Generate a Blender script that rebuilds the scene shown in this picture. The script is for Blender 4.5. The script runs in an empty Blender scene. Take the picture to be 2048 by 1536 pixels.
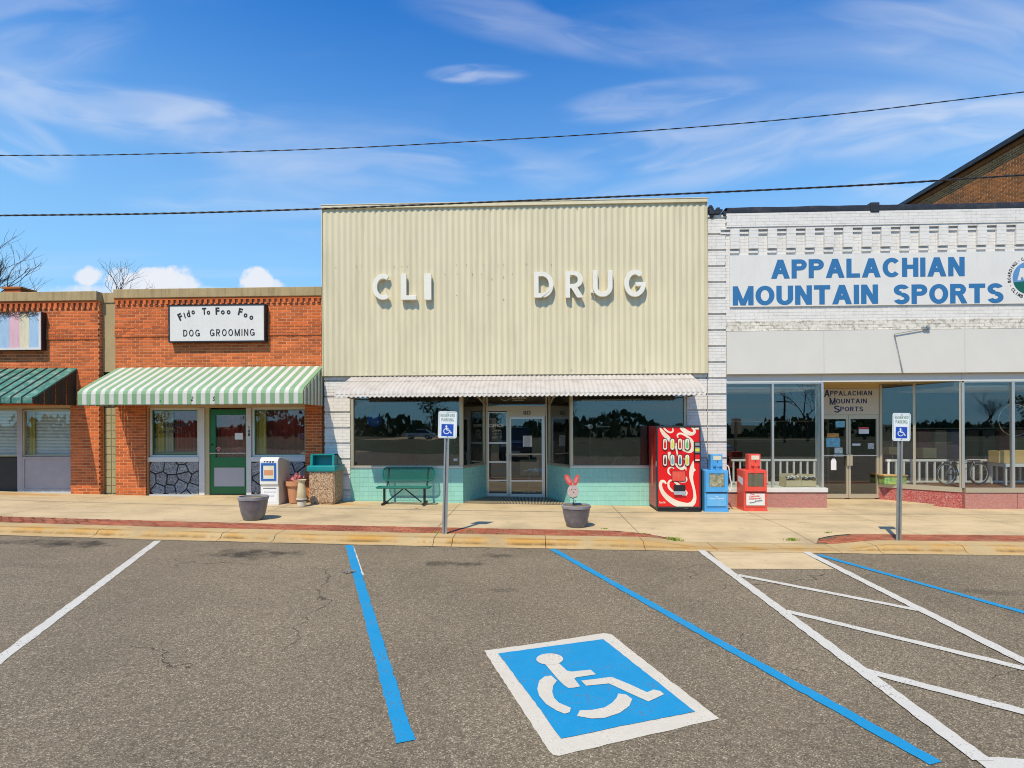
import bpy, bmesh, math, random
from mathutils import Vector, Matrix, noise
random.seed(7)
scn = bpy.context.scene
COL = scn.collection
R = math.radians

# ------------------------------------------------------------------ camera, world, sun, exposure
FPX, CX, CY = 1100.0, 1024.0, 850.0            # focal length and principal point for a 2048 px wide picture
YAW, ROLL, EYE = R(2.1), -0.0044, 1.93
cam_d = bpy.data.cameras.new('camera'); cam = bpy.data.objects.new('camera', cam_d); COL.objects.link(cam)
cam_d.sensor_width = 36; cam_d.lens = FPX / 2048 * 36; cam_d.shift_y = (CY - 768) / 2048
cam_d.clip_start = 0.05; cam_d.clip_end = 3000
cam.matrix_world = (Matrix.Translation((0, 0, EYE)) @ Matrix.Rotation(YAW, 4, 'Z') @ Matrix.Rotation(R(90), 4, 'X')
                    @ Matrix.Rotation(ROLL, 4, 'Z'))
scn.camera = cam

SUN_TO = Vector((-0.42, -1.0, 1.64)).normalized()
sun_el = math.asin(SUN_TO.z); sun_az = math.atan2(SUN_TO.x, SUN_TO.y)
sl = bpy.data.lights.new('sun', 'SUN'); sl.energy = 4.95; sl.angle = R(0.53); sl.color = (1.0, 0.865, 0.64)
so = bpy.data.objects.new('sun', sl); COL.objects.link(so)
so.rotation_euler = SUN_TO.to_track_quat('Z', 'Y').to_euler(); so.location = (0, 0, 30)

scn.view_settings.view_transform = 'Standard'; scn.view_settings.look = 'None'
scn.view_settings.gamma = 1.0; scn.view_settings.exposure = 0.0; scn.view_settings.use_curve_mapping = False
scn.cycles.max_bounces = 8; scn.cycles.filter_width = 1.05; scn.cycles.transparent_max_bounces = 16; scn.cycles.use_denoising = True
scn.cycles.caustics_reflective = False; scn.cycles.caustics_refractive = False; scn.cycles.sample_clamp_indirect = 6

F_ = Vector((-math.sin(YAW), math.cos(YAW), 0)); R_ = Vector((math.cos(YAW), math.sin(YAW), 0)); U_ = Vector((0, 0, 1))
def ray(px, py):
    xc = (px - CX) / FPX; yc = (CY - py) / FPX
    x = xc * math.cos(ROLL) - yc * math.sin(ROLL); y = xc * math.sin(ROLL) + yc * math.cos(ROLL)
    return F_ + R_ * x + U_ * y
def at(px, py, Y):
    "world (X, Z) where the plane Y = const is seen at that spot of the photograph"
    d = ray(px, py); t = Y / d.y
    return d.x * t, EYE + d.z * t
def X_(px, Y, py=850): return at(px, py, Y)[0]
def Z_(py, Y, px=1024): return at(px, py, Y)[1]
def g(X):
    X = max(-18.0, min(12.3, X))
    return .006 - .0155 * X + .00063 * X * X
def hs(X, Y):
    "sidewalk height: 10 cm over the road, with the kerb ramp"
    def sm(a, b, x):
        t = max(0, min(1, (x - a) / (b - a))); return t * t * (3 - 2 * t)
    r = sm(1.75, 2.75, X) * (1 - sm(4.75, 5.6, X))
    f = max(0, min(1, 1 - (Y - 8.8) / 1.5))
    return g(X) + .1 - .092 * r * f
def G(px, py, off=0.0):
    "point of the road seen at that spot"
    d = ray(px, py); z = 0
    for _ in range(12):
        t = (EYE - z) / (-d.z); z = g(d.x * t) + off
    return Vector((d.x * t, d.y * t, z))

def nodes_new(nt, typ, **kw):
    n = nt.nodes.new(typ)
    for k, v in kw.items():
        if k.startswith('i_'): n.inputs[k[2:].replace('_', ' ')].default_value = v
        else: setattr(n, k, v)
    return n

world = bpy.data.worlds.new('World'); scn.world = world; world.use_nodes = True
def build_world():
    nt = world.node_tree; nt.nodes.clear(); L = nt.links.new
    N = lambda t, **k: nodes_new(nt, t, **k)
    def math_(op, a, b=None, clamp=False):
        n = N('ShaderNodeMath', operation=op, use_clamp=clamp)
        for i, v in enumerate((a, b)):
            if v is None: continue
            if isinstance(v, (int, float)): n.inputs[i].default_value = v
            else: L(v, n.inputs[i])
        return n.outputs[0]
    sky = N('ShaderNodeTexSky', sky_type='NISHITA', sun_disc=False, sun_elevation=sun_el, sun_rotation=sun_az,
            altitude=300, air_density=1.0, dust_density=0.6, ozone_density=2.2)
    hsv = N('ShaderNodeHueSaturation', i_Saturation=1.18, i_Value=0.98); L(sky.outputs[0], hsv.inputs['Color'])
    mul = N('ShaderNodeMix', data_type='RGBA', blend_type='MULTIPLY'); mul.inputs[0].default_value = 1
    L(hsv.outputs[0], mul.inputs[6]); mul.inputs[7].default_value = (.10, 1.34, 2.30, 1)
    tc = N('ShaderNodeTexCoord'); sep = N('ShaderNodeSeparateXYZ'); L(tc.outputs['Generated'], sep.inputs[0])
    dx, dy, dz = sep.outputs
    # pale band of haze low over the horizon, the same all round
    hz = N('ShaderNodeMapRange', interpolation_type='SMOOTHERSTEP'); L(dz, hz.inputs[0]); hz.inputs[1].default_value = .0; hz.inputs[2].default_value = .78
    hz.inputs[3].default_value = .86; hz.inputs[4].default_value = .0
    hm = N('ShaderNodeMix', data_type='RGBA'); L(hz.outputs[0], hm.inputs[0]); L(mul.outputs[2], hm.inputs[6]); hm.inputs[7].default_value = (4.0, 7.4, 10.2, 1)
    skycol = hm.outputs[2]
    # high thin cirrus: noise on a plane far above, stretched along one direction
    zz = math_('ADD', math_('MAXIMUM', dz, 0.0), 0.10)
    u = math_('DIVIDE', dx, zz); v = math_('DIVIDE', dy, zz)
    comb = N('ShaderNodeCombineXYZ'); L(math_('MULTIPLY', u, 0.55), comb.inputs[0]); L(math_('MULTIPLY', v, 1.5), comb.inputs[1])
    warp = N('ShaderNodeTexNoise', i_Scale=0.7, i_Detail=2.0); L(comb.outputs[0], warp.inputs['Vector'])
    addv = N('ShaderNodeVectorMath', operation='MULTIPLY_ADD'); L(warp.outputs['Color'], addv.inputs[0])
    addv.inputs[1].default_value = (1.6, 1.6, 0); L(comb.outputs[0], addv.inputs[2])
    n1 = N('ShaderNodeTexNoise', i_Scale=0.85, i_Detail=7.0, i_Roughness=0.52); L(addv.outputs[0], n1.inputs['Vector'])
    mr = N('ShaderNodeMapRange', interpolation_type='SMOOTHSTEP'); L(n1.outputs[0], mr.inputs[0])
    mr.inputs[1].default_value = .46; mr.inputs[2].default_value = .85; mr.inputs[3].default_value = 0; mr.inputs[4].default_value = .42
    total = mr.outputs[0]
    # clouds with a place of their own
    a = math_('DIVIDE', dx, math_('MAXIMUM', dy, .05)); b = math_('DIVIDE', dz, math_('MAXIMUM', dy, .05))
    front = math_('GREATER_THAN', dy, .12)
    cb = N('ShaderNodeCombineXYZ'); L(a, cb.inputs[0]); L(b, cb.inputs[1])
    nb = N('ShaderNodeTexNoise', i_Scale=17.0, i_Detail=9.0, i_Roughness=.6); L(cb.outputs[0], nb.inputs['Vector'])
    nbo = math_('SUBTRACT', nb.outputs[0], .5)
    cs = N('ShaderNodeCombineXYZ'); L(math_('MULTIPLY', a, .45), cs.inputs[0]); L(b, cs.inputs[1])
    ns = N('ShaderNodeTexNoise', i_Scale=6.0, i_Detail=5.0, i_Roughness=.5); L(cs.outputs[0], ns.inputs['Vector'])
    nso = math_('SUBTRACT', ns.outputs[0], .5)
    def blob(px, py, rx, ry, tilt, amp, nz, noise_out, soft):
        nonlocal total
        d = ray(px, py); u0, v0 = d.x / d.y, d.z / d.y
        c, s = math.cos(tilt), math.sin(tilt)
        du = math_('SUBTRACT', a, u0); dv = math_('SUBTRACT', b, v0)
        p = math_('DIVIDE', math_('ADD', math_('MULTIPLY', du, c), math_('MULTIPLY', dv, s)), rx / FPX)
        q = math_('DIVIDE', math_('SUBTRACT', math_('MULTIPLY', dv, c), math_('MULTIPLY', du, s)), ry / FPX)
        e = math_('ADD', math_('MULTIPLY', p, p), math_('MULTIPLY', q, q))
        f = math_('SUBTRACT', math_('ADD', 1.0, math_('MULTIPLY', noise_out, nz)), e)
        m = N('ShaderNodeMapRange', interpolation_type='SMOOTHSTEP'); L(f, m.inputs[0])
        m.inputs[1].default_value = 0; m.inputs[2].default_value = soft; m.inputs[3].default_value = 0; m.inputs[4].default_value = amp
        total = math_('MAXIMUM', total, math_('MULTIPLY', m.outputs[0], front))
    def wisp(px, py, rx, ry, tilt, amp, sc=1.0, seed=0.0):
        "soft streaked veil: stretched, warped noise inside a feathered ellipse"
        nonlocal total
        d = ray(px, py); u0, v0 = d.x / d.y, d.z / d.y; c, s_ = math.cos(tilt), math.sin(tilt)
        du = math_('SUBTRACT', a, u0); dv = math_('SUBTRACT', b, v0)
        p = math_('ADD', math_('MULTIPLY', du, c), math_('MULTIPLY', dv, s_)); q = math_('SUBTRACT', math_('MULTIPLY', dv, c), math_('MULTIPLY', du, s_))
        pn = math_('DIVIDE', p, rx / FPX); qn = math_('DIVIDE', q, ry / FPX); e = math_('ADD', math_('MULTIPLY', pn, pn), math_('MULTIPLY', qn, qn))
        m = N('ShaderNodeMapRange', interpolation_type='SMOOTHERSTEP'); L(e, m.inputs[0]); m.inputs[1].default_value = 1.0; m.inputs[2].default_value = 0.0
        cv = N('ShaderNodeCombineXYZ'); L(math_('MULTIPLY', p, 2.2 * sc), cv.inputs[0]); L(math_('MULTIPLY', q, 9.0 * sc), cv.inputs[1]); cv.inputs[2].default_value = seed
        w1 = N('ShaderNodeTexNoise', i_Scale=1.6, i_Detail=1.0); L(cv.outputs[0], w1.inputs['Vector'])
        wa = N('ShaderNodeVectorMath', operation='MULTIPLY_ADD'); L(w1.outputs['Color'], wa.inputs[0]); wa.inputs[1].default_value = (1.1, 1.1, 0); L(cv.outputs[0], wa.inputs[2])
        n2 = N('ShaderNodeTexNoise', i_Scale=1.7, i_Detail=4.0, i_Roughness=.5); L(wa.outputs[0], n2.inputs['Vector'])
        k = N('ShaderNodeMapRange', interpolation_type='SMOOTHSTEP'); L(n2.outputs[0], k.inputs[0]); k.inputs[1].default_value = .32; k.inputs[2].default_value = .76
        v_ = math_('MULTIPLY', math_('MULTIPLY', m.outputs[0], k.outputs[0]), math_('MULTIPLY', front, amp * .56))
        total = math_('ADD', total, math_('MULTIPLY', v_, math_('SUBTRACT', 1.0, total)))
    for q in [(330, 235, 330, 75, -.08, .85, 1, 1), (110, 195, 330, 70, -.24, .7, 1, 2), (955, 149, 120, 26, -.03, .85, 2.0, 3), (30, 285, 170, 70, -.5, .75, 1, 4),
              (1480, 285, 520, 95, .18, .75, 1, 5), (1890, 250, 360, 90, .08, .8, 1, 6), (1960, 70, 380, 120, -.2, .5, 1, 7), (1320, 200, 240, 50, .1, .6, 1.4, 8), (1150, 60, 420, 70, -.2, .4, 1, 12),
              (50, 70, 300, 170, .1, .36, 1, 9), (780, 320, 520, 80, -.1, .55, 1, 10), (1840, 368, 170, 34, .05, .8, 1.6, 11), (560, 395, 420, 60, .0, .4, 1, 13)]: wisp(*q)
    for q in [(335, 560, 70, 34, 0, .95, 3.4, nbo, .7), (270, 566, 100, 26, 0, .9, 3.4, nbo, .8), (178, 552, 36, 26, 0, .9, 3.6, nbo, .8),
              (508, 560, 40, 28, 0, .92, 3.6, nbo, .7), (200, 585, 170, 22, 0, .75, 3, nbo, 1.0), (300, 548, 34, 18, 0, .9, 3.4, nbo, .7), (365, 568, 50, 22, 0, .9, 3.4, nbo, .8), (240, 545, 30, 14, 0, .6, 3.4, nbo, 1.0), (522, 572, 60, 16, 0, .8, 3.4, nbo, .9), (420, 580, 90, 12, 0, .6, 3, nbo, 1.2)]:
        blob(*q)
    mix = N('ShaderNodeMix', data_type='RGBA'); L(total, mix.inputs[0]); L(skycol, mix.inputs[6])
    mix.inputs[7].default_value = (8.9, 9.1, 9.7, 1)
    bg = N('ShaderNodeBackground'); bg.inputs[1].default_value = 0.097; L(mix.outputs[2], bg.inputs[0])
    out = N('ShaderNodeOutputWorld'); L(bg.outputs[0], out.inputs[0])
build_world()
world.cycles.sampling_method = 'MANUAL'; world.cycles.sample_map_resolution = 512

# ------------------------------------------------------------------ materials
def new_mat(name):
    m = bpy.data.materials.new(name); m.use_nodes = True; nt = m.node_tree
    return m, nt, nt.nodes['Principled BSDF']
def pm(name, col, rough=.7, metal=0, var=.12, vscale=2.5, bump=.0, bscale=60, dirt=None, damt=.35, dscale=1.4, fine=.06, fscale=90,
       spec=.5, island=0.0, streak=False, coat=0):
    "painted / mineral surface: base colour with large and fine mottling, optional dirt patches, bump, per-piece variation"
    m, nt, bs = new_mat(name); L = nt.links.new
    N = lambda t, **k: nodes_new(nt, t, **k)
    geo = N('ShaderNodeNewGeometry')
    n1 = N('ShaderNodeTexNoise', i_Scale=vscale, i_Detail=5.0); L(geo.outputs['Position'], n1.inputs['Vector'])
    n2 = N('ShaderNodeTexNoise', i_Scale=fscale, i_Detail=2.0); L(geo.outputs['Position'], n2.inputs['Vector'])
    def mul(fac_sock, lo, hi, src):
        mr = N('ShaderNodeMapRange'); L(fac_sock, mr.inputs[0]); mr.inputs[1].default_value = .25; mr.inputs[2].default_value = .75
        mr.inputs[3].default_value = lo; mr.inputs[4].default_value = hi
        vm = N('ShaderNodeVectorMath', operation='SCALE'); L(src, vm.inputs[0]); L(mr.outputs[0], vm.inputs[3]); return vm.outputs[0]
    rgb = N('ShaderNodeRGB'); rgb.outputs[0].default_value = (*col, 1)
    c = mul(n1.outputs[0], 1 - var, 1 + var, rgb.outputs[0]); c = mul(n2.outputs[0], 1 - fine, 1 + fine, c)
    if island:
        oi = N('ShaderNodeObjectInfo'); ad = N('ShaderNodeMath', operation='ADD'); L(geo.outputs['Random Per Island'], ad.inputs[0]); L(oi.outputs['Random'], ad.inputs[1])
        fr = N('ShaderNodeMath', operation='FRACT'); L(ad.outputs[0], fr.inputs[0])
        mr = N('ShaderNodeMapRange'); L(fr.outputs[0], mr.inputs[0]); mr.inputs[3].default_value = 1 - island; mr.inputs[4].default_value = 1 + island
        vm = N('ShaderNodeVectorMath', operation='SCALE'); L(c, vm.inputs[0]); L(mr.outputs[0], vm.inputs[3]); c = vm.outputs[0]
    if dirt:
        mp = N('ShaderNodeMapping'); L(geo.outputs['Position'], mp.inputs[0])
        if streak: mp.inputs['Scale'].default_value = (3.5, 3.5, .35)
        n3 = N('ShaderNodeTexNoise', i_Scale=dscale, i_Detail=7.0, i_Roughness=.62); L(mp.outputs[0], n3.inputs['Vector'])
        mr = N('ShaderNodeMapRange'); L(n3.outputs[0], mr.inputs[0]); mr.inputs[1].default_value = .48; mr.inputs[2].default_value = .78
        mr.inputs[4].default_value = damt
        mx = N('ShaderNodeMix', data_type='RGBA'); L(mr.outputs[0], mx.inputs[0]); L(c, mx.inputs[6]); mx.inputs[7].default_value = (*dirt, 1); c = mx.outputs[2]
    L(c, bs.inputs['Base Color'])
    bs.inputs['Roughness'].default_value = rough; bs.inputs['Metallic'].default_value = metal
    bs.inputs['Specular IOR Level'].default_value = spec; bs.inputs['Coat Weight'].default_value = coat
    if bump:
        n4 = N('ShaderNodeTexNoise', i_Scale=bscale, i_Detail=4.0); L(geo.outputs['Position'], n4.inputs['Vector'])
        b = N('ShaderNodeBump', i_Strength=bump, i_Distance=.004); L(n4.outputs[0], b.inputs['Height']); L(b.outputs[0], bs.inputs['Normal'])
    return m

MT = {}
MT['brick'] = pm('brick_red', (.54, .122, .026), .85, var=.13, vscale=1.6, island=.30, bump=.5, bscale=120, fine=.18, fscale=160, dirt=(.22, .045, .02), damt=.35, dscale=3)
MT['mortar'] = pm('mortar_pink', (.74, .34, .16), .95, var=.12, bump=.6, bscale=150, fine=.15)
MT['brick_dark'] = pm('brick_old_brown', (.46, .135, .02), .9, var=.25, vscale=1.2, island=.35, bump=.6, bscale=120, fine=.2, dirt=(.10, .035, .015), damt=.5)
MT['mortar_old'] = pm('mortar_buff', (.66, .46, .22), .95, var=.2, bump=.5)
MT['white_brick'] = pm('brick_painted_white', (.72, .70, .67), .8, var=.05, island=.02, bump=.6, bscale=70, fine=.05, dirt=(.30, .25, .18), damt=.28, dscale=9)
MT['white_brick_base'] = pm('painted_joint', (.68, .65, .61), .85, var=.1, bump=.5, dirt=(.2, .16, .11), damt=.5, dscale=12)
MT['peeling'] = pm('painted_brick_peeling', (.70, .66, .58), .8, var=.1, island=.06, bump=.9, bscale=50, dirt=(.12, .08, .04), damt=1.0, dscale=11)
MT['coping'] = pm('coping_render', (.40, .30, .155), .9, var=.15, bump=.5, bscale=30, dirt=(.14, .10, .05), damt=.6, dscale=3, streak=True)
MT['tan_render'] = pm('tan_render', (.38, .29, .15), .9, var=.08, bump=.3, dirt=(.2, .15, .08), damt=.3, streak=True)
MT['siding'] = pm('siding_enamel_cream', (.66, .59, .40), .5, var=.05, vscale=.8, fine=.02, island=.018, dirt=(.42, .38, .25), damt=.45, dscale=1.6, streak=True)
MT['letter'] = pm('letter_white', (.78, .755, .67), .45, var=.03, dirt=(.5, .45, .35), damt=.25, dscale=5)
MT['awning_white'] = pm('awning_offwhite', (.48, .445, .41), .6, var=.06, dirt=(.30, .26, .21), damt=.75, dscale=4.5, streak=False, fine=.08)
MT['stripe_green'] = pm('awning_green', (.19, .345, .18), .5, var=.08, dirt=(.32, .34, .26), damt=.3, dscale=5)
MT['stripe_white'] = pm('awning_stripe_white', (.57, .57, .52), .5, var=.05, dirt=(.4, .36, .28), damt=.3, dscale=5)
MT['awning_dark'] = pm('awning_faded_teal', (.035, .17, .13), .55, var=.3, vscale=4, dirt=(.30, .36, .30), damt=.95, dscale=7, fine=.2)
MT['awning_slat_dark'] = pm('awning_dark_enamel', (.012, .03, .025), .5, var=.3)
MT['teal'] = pm('tile_teal', (.27, .58, .50), .22, var=.03, island=.035, fine=.02, spec=.5)
MT['grout'] = pm('grout_pale', (.50, .68, .60), .8)
MT['wood_white'] = pm('trim_white_paint', (.66, .65, .62), .6, var=.05, dirt=(.40, .36, .30), damt=.3, dscale=5)
MT['trim_tan'] = pm('trim_tan_paint', (.52, .44, .26), .6, var=.06, dirt=(.3, .24, .13), damt=.3)
MT['trim_mauve'] = pm('trim_mauve_paint', (.42, .36, .36), .6, var=.06, dirt=(.6, .55, .5), damt=.25, dscale=5)
MT['alu'] = pm('aluminium', (.62, .60, .56), .35, metal=.75, var=.05)
MT['alu_tan'] = pm('aluminium_champagne', (.55, .47, .34), .38, metal=.55, var=.05)
MT['door_green'] = pm('door_green_paint', (.012, .15, .045), .35, var=.08)
MT['door_grey'] = pm('door_panel_grey', (.45, .42, .43), .6, var=.05)
MT['black'] = pm('black_paint', (.012, .012, .013), .5, var=.2)
MT['membrane'] = pm('roof_membrane_black', (.022, .020, .021), .38, var=.3, vscale=3, bump=.9, bscale=9, dirt=(.16, .14, .13), damt=.35, dscale=5)
MT['blue_letter'] = pm('letter_blue', (.028, .155, .36), .5, var=.04)
MT['navy'] = pm('letter_navy', (.015, .03, .10), .6)
MT['sign_white'] = pm('sign_board_white', (.70, .685, .65), .5, var=.03, dirt=(.5, .46, .4), damt=.2, dscale=3, streak=True)
MT['fascia'] = pm('fascia_panel', (.63, .61, .56), .6, var=.025, fine=.02, dirt=(.55, .52, .48), damt=.2, dscale=1.2)
MT['soffit_tan'] = pm('soffit_tan', (.62, .47, .23), .7, var=.06)
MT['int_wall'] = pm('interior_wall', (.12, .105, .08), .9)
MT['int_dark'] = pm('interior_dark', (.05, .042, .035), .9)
MT['int_floor'] = pm('interior_floor', (.20, .15, .09), .5)
MT['int_ceil'] = pm('interior_ceiling', (.45, .42, .34), .9)
MT['curtain_red'] = pm('curtain_red', (.34, .045, .04), .9, var=.15)
MT['curtain_yellow'] = pm('curtain_yellow', (.62, .50, .12), .9)
MT['curtain_cream'] = pm('curtain_cream', (.62, .56, .42), .9)
MT['cloth_green'] = pm('cloth_green', (.01, .25, .14), .7)
MT['blind'] = pm('blind_white', (.8, .8, .78), .7)
MT['paper'] = pm('paper', (.72, .72, .74), .8)
MT['cardboard'] = pm('cardboard', (.50, .33, .13), .85, var=.1)
MT['cardboard_pale'] = pm('cardboard_pale', (.55, .46, .28), .85, var=.1)
MT['galv'] = pm('galvanised_steel', (.42, .42, .40), .45, metal=.7, var=.2, vscale=6, dirt=(.25, .22, .17), damt=.4, dscale=6)
MT['sign_face'] = pm('sign_reflective_white', (.74, .78, .80), .4, var=.03, dirt=(.35, .35, .30), damt=.3, dscale=12)
MT['sign_blue'] = pm('sign_blue', (.012, .07, .42), .4)
MT['sign_green'] = pm('sign_text_green', (.10, .20, .12), .5)
MT['red'] = pm('machine_red', (.70, .006, .008), .25, var=.03, fine=.02, coat=.3)
MT['red_dark'] = pm('machine_shade_red', (.42, .006, .006), .3)
MT['cream'] = pm('swirl_cream', (.76, .68, .55), .35)
MT['charcoal'] = pm('charcoal_plastic', (.03, .03, .032), .45)
MT['coral'] = pm('newsbox_red', (.72, .075, .045), .35, var=.06, dirt=(.6, .25, .2), damt=.3, dscale=7)
MT['news_blue'] = pm('newsbox_blue', (.07, .33, .66), .4, var=.06, dirt=(.3, .5, .65), damt=.35, dscale=7)
MT['plastic_white'] = pm('newsbox_white', (.72, .72, .69), .4, var=.03, dirt=(.45, .38, .28), damt=.3, dscale=5)
MT['plastic_beige'] = pm('newsbox_side', (.56, .49, .38), .5, var=.05)
MT['blue_frame'] = pm('blue_frame', (.02, .12, .42), .4)
MT['teal_plastic'] = pm('bin_lid_teal', (.0, .23, .24), .4, var=.06, dirt=(.1, .3, .3), damt=.3)
MT['terracotta'] = pm('terracotta', (.56, .26, .13), .8, var=.1, bump=.3)
MT['pot_white'] = pm('pot_cream', (.68, .60, .48), .6)
MT['bench_green'] = pm('bench_green', (.0, .125, .085), .3, var=.05, coat=.3)
MT['soil'] = pm('soil', (.16, .12, .06), .95, bump=.8, bscale=40)
MT['pink'] = pm('bunny_pink', (.62, .20, .20), .7, var=.15, vscale=20)
MT['bunny'] = pm('bunny_grey_pink', (.52, .40, .36), .8, var=.2, vscale=25)
MT['rubber'] = pm('cable_black', (.018, .018, .02), .5)
MT['bark'] = pm('bark', (.075, .055, .042), .95, var=.3, bump=.5)
MT['leaf'] = pm('leaf', (.12, .17, .035), .8, var=.4, vscale=.6, island=.4)
MT['leaf_dark'] = pm('needle_dark', (.05, .09, .03), .9, var=.4, island=.4)
MT['weed'] = pm('weed', (.20, .26, .03), .8, var=.3, island=.4)
MT['xmas'] = pm('tree_tinsel_green', (.05, .20, .12), .6, var=.2, island=.3)
MT['grass'] = pm('grass', (.06, .066, .018), .95, var=.35, vscale=.4, fine=.3, fscale=12)
MT['white_gravel'] = pm('white_pebbles', (.62, .64, .58), .8, var=.15, vscale=30, fine=.3, fscale=60, bump=1, bscale=40)
MT['mulch'] = pm('bark_mulch', (.16, .055, .02), .9, var=.4, vscale=25, fine=.4, fscale=60, bump=1, bscale=30)
MT['lamp_tube'] = pm('lamp_tube', (.7, .7, .68), .4)
MT['glassblock'] = None
MT['paver'] = pm('paver_brick', (.30, .085, .04), .9, var=.22, vscale=1.4, island=.25, bump=.6, bscale=60, dirt=(.34, .24, .14), damt=.55, dscale=3.0, fine=.15)
MT['slat_metal'] = pm('floor_grille', (.55, .46, .30), .5, metal=.3)
MT['rough_wall'] = pm('side_wall', (.35, .27, .2), .9, var=.1)

def glass_mat(name, tint=(.93, .955, .945), ior=1.52, boost=1.0, rough=0.0):
    m = bpy.data.materials.new(name); m.use_nodes = True; nt = m.node_tree; nt.nodes.clear(); L = nt.links.new
    N = lambda t, **k: nodes_new(nt, t, **k)
    # Schlick reflectance from the unsigned angle, the same on both faces of the pane
    ge = N('ShaderNodeNewGeometry'); dp = N('ShaderNodeVectorMath', operation='DOT_PRODUCT'); L(ge.outputs['Incoming'], dp.inputs[0]); L(ge.outputs['Normal'], dp.inputs[1])
    ab = N('ShaderNodeMath', operation='ABSOLUTE'); L(dp.outputs['Value'], ab.inputs[0]); om = N('ShaderNodeMath', operation='SUBTRACT'); om.inputs[0].default_value = 1; L(ab.outputs[0], om.inputs[1])
    pw = N('ShaderNodeMath', operation='POWER'); L(om.outputs[0], pw.inputs[0]); pw.inputs[1].default_value = 5
    f0 = .045 * boost; mu = N('ShaderNodeMath', operation='MULTIPLY_ADD', use_clamp=True); L(pw.outputs[0], mu.inputs[0]); mu.inputs[1].default_value = 1 - f0; mu.inputs[2].default_value = f0
    tr = N('ShaderNodeBsdfTransparent'); tr.inputs[0].default_value = (*tint, 1)
    gl = N('ShaderNodeBsdfGlossy'); gl.inputs['Roughness'].default_value = rough; gl.inputs['Color'].default_value = (1, 1, 1, 1)
    geo = N('ShaderNodeNewGeometry'); nz = N('ShaderNodeTexNoise', i_Scale=.9, i_Detail=1.0); L(geo.outputs['Position'], nz.inputs['Vector'])
    b = N('ShaderNodeBump', i_Strength=.25, i_Distance=.004); L(nz.outputs[0], b.inputs['Height']); L(b.outputs[0], gl.inputs['Normal'])
    mx = N('ShaderNodeMixShader'); L(mu.outputs[0], mx.inputs[0]); L(tr.outputs[0], mx.inputs[1]); L(gl.outputs[0], mx.inputs[2])
    o = N('ShaderNodeOutputMaterial'); L(mx.outputs[0], o.inputs[0]); return m
MT['glass'] = glass_mat('window_glass', boost=1.7)
MT['glass_tint'] = glass_mat('window_glass_tinted', tint=(.62, .68, .66), boost=1.6)

def aggregate(name, cols, scale, rough=.8, base=None, bump=.6):
    m, nt, bs = new_mat(name); L = nt.links.new; N = lambda t, **k: nodes_new(nt, t, **k)
    geo = N('ShaderNodeNewGeometry'); vo = N('ShaderNodeTexVoronoi', i_Scale=scale); L(geo.outputs['Position'], vo.inputs['Vector'])
    sx = N('ShaderNodeSeparateXYZ'); L(vo.outputs['Color'], sx.inputs[0])
    cr = N('ShaderNodeValToRGB'); cr.color_ramp.interpolation = 'CONSTANT'
    while len(cr.color_ramp.elements) < len(cols): cr.color_ramp.elements.new(.5)
    for i, c in enumerate(cols):
        cr.color_ramp.elements[i].position = i / len(cols); cr.color_ramp.elements[i].color = (*c, 1)
    L(sx.outputs[0], cr.inputs[0]); L(cr.outputs[0], bs.inputs['Base Color']); bs.inputs['Roughness'].default_value = rough
    b = N('ShaderNodeBump', i_Strength=bump, i_Distance=.006, invert=True); L(vo.outputs['Distance'], b.inputs['Height']); L(b.outputs[0], bs.inputs['Normal'])
    return m
MT['pebble'] = aggregate('bin_aggregate', [(.40, .25, .14), (.50, .37, .25), (.24, .13, .06), (.44, .27, .15), (.56, .44, .31), (.17, .10, .05)], 60)
MT['pink_pebble'] = aggregate('bulkhead_pebbledash', [(.46, .17, .13), (.50, .22, .17), (.38, .15, .13), (.42, .26, .22), (.48, .18, .13), (.33, .18, .17)], 75)
MT['red_pebble'] = aggregate('bulkhead_pebbledash_red', [(.40, .06, .05), (.44, .10, .08), (.34, .05, .05), (.42, .18, .15), (.38, .06, .05), (.46, .26, .22)], 75)
MT['stone'] = pm('stone_painted', (.24, .24, .25), .7, var=.9, vscale=38, fine=.5, fscale=110, bump=1, bscale=45, island=.15)
MT['stone_joint'] = pm('stone_joint_black', (.012, .012, .014), .6)
MT['planter'] = pm('planter_grey', (.15, .14, .145), .45, var=.2, vscale=9, bump=1, bscale=90, fine=.25, fscale=130, dirt=(.34, .32, .33), damt=.45, dscale=6)
MT['planter_top'] = pm('planter_rim_grey', (.24, .235, .25), .5, var=.2, vscale=9, dirt=(.45, .43, .42), damt=.5, dscale=8)

def glassblock_mat():
    m, nt, bs = new_mat('glass_block'); L = nt.links.new; N = lambda t, **k: nodes_new(nt, t, **k)
    geo = N('ShaderNodeNewGeometry'); wv = N('ShaderNodeTexWave', i_Scale=14.0, i_Distortion=2.0); L(geo.outputs['Position'], wv.inputs['Vector'])
    bs.inputs['Base Color'].default_value = (.34, .30, .15, 1); bs.inputs['Roughness'].default_value = .12; bs.inputs['Specular IOR Level'].default_value = .8
    b = N('ShaderNodeBump', i_Strength=.6, i_Distance=.006); L(wv.outputs[1], b.inputs['Height']); L(b.outputs[0], bs.inputs['Normal'])
    mx = N('ShaderNodeMix', data_type='RGBA'); L(wv.outputs[1], mx.inputs[0]); mx.inputs[6].default_value = (.26, .23, .11, 1); mx.inputs[7].default_value = (.50, .45, .25, 1)
    L(mx.outputs[2], bs.inputs['Base Color']); return m
MT['glassblock'] = glassblock_mat()

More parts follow.
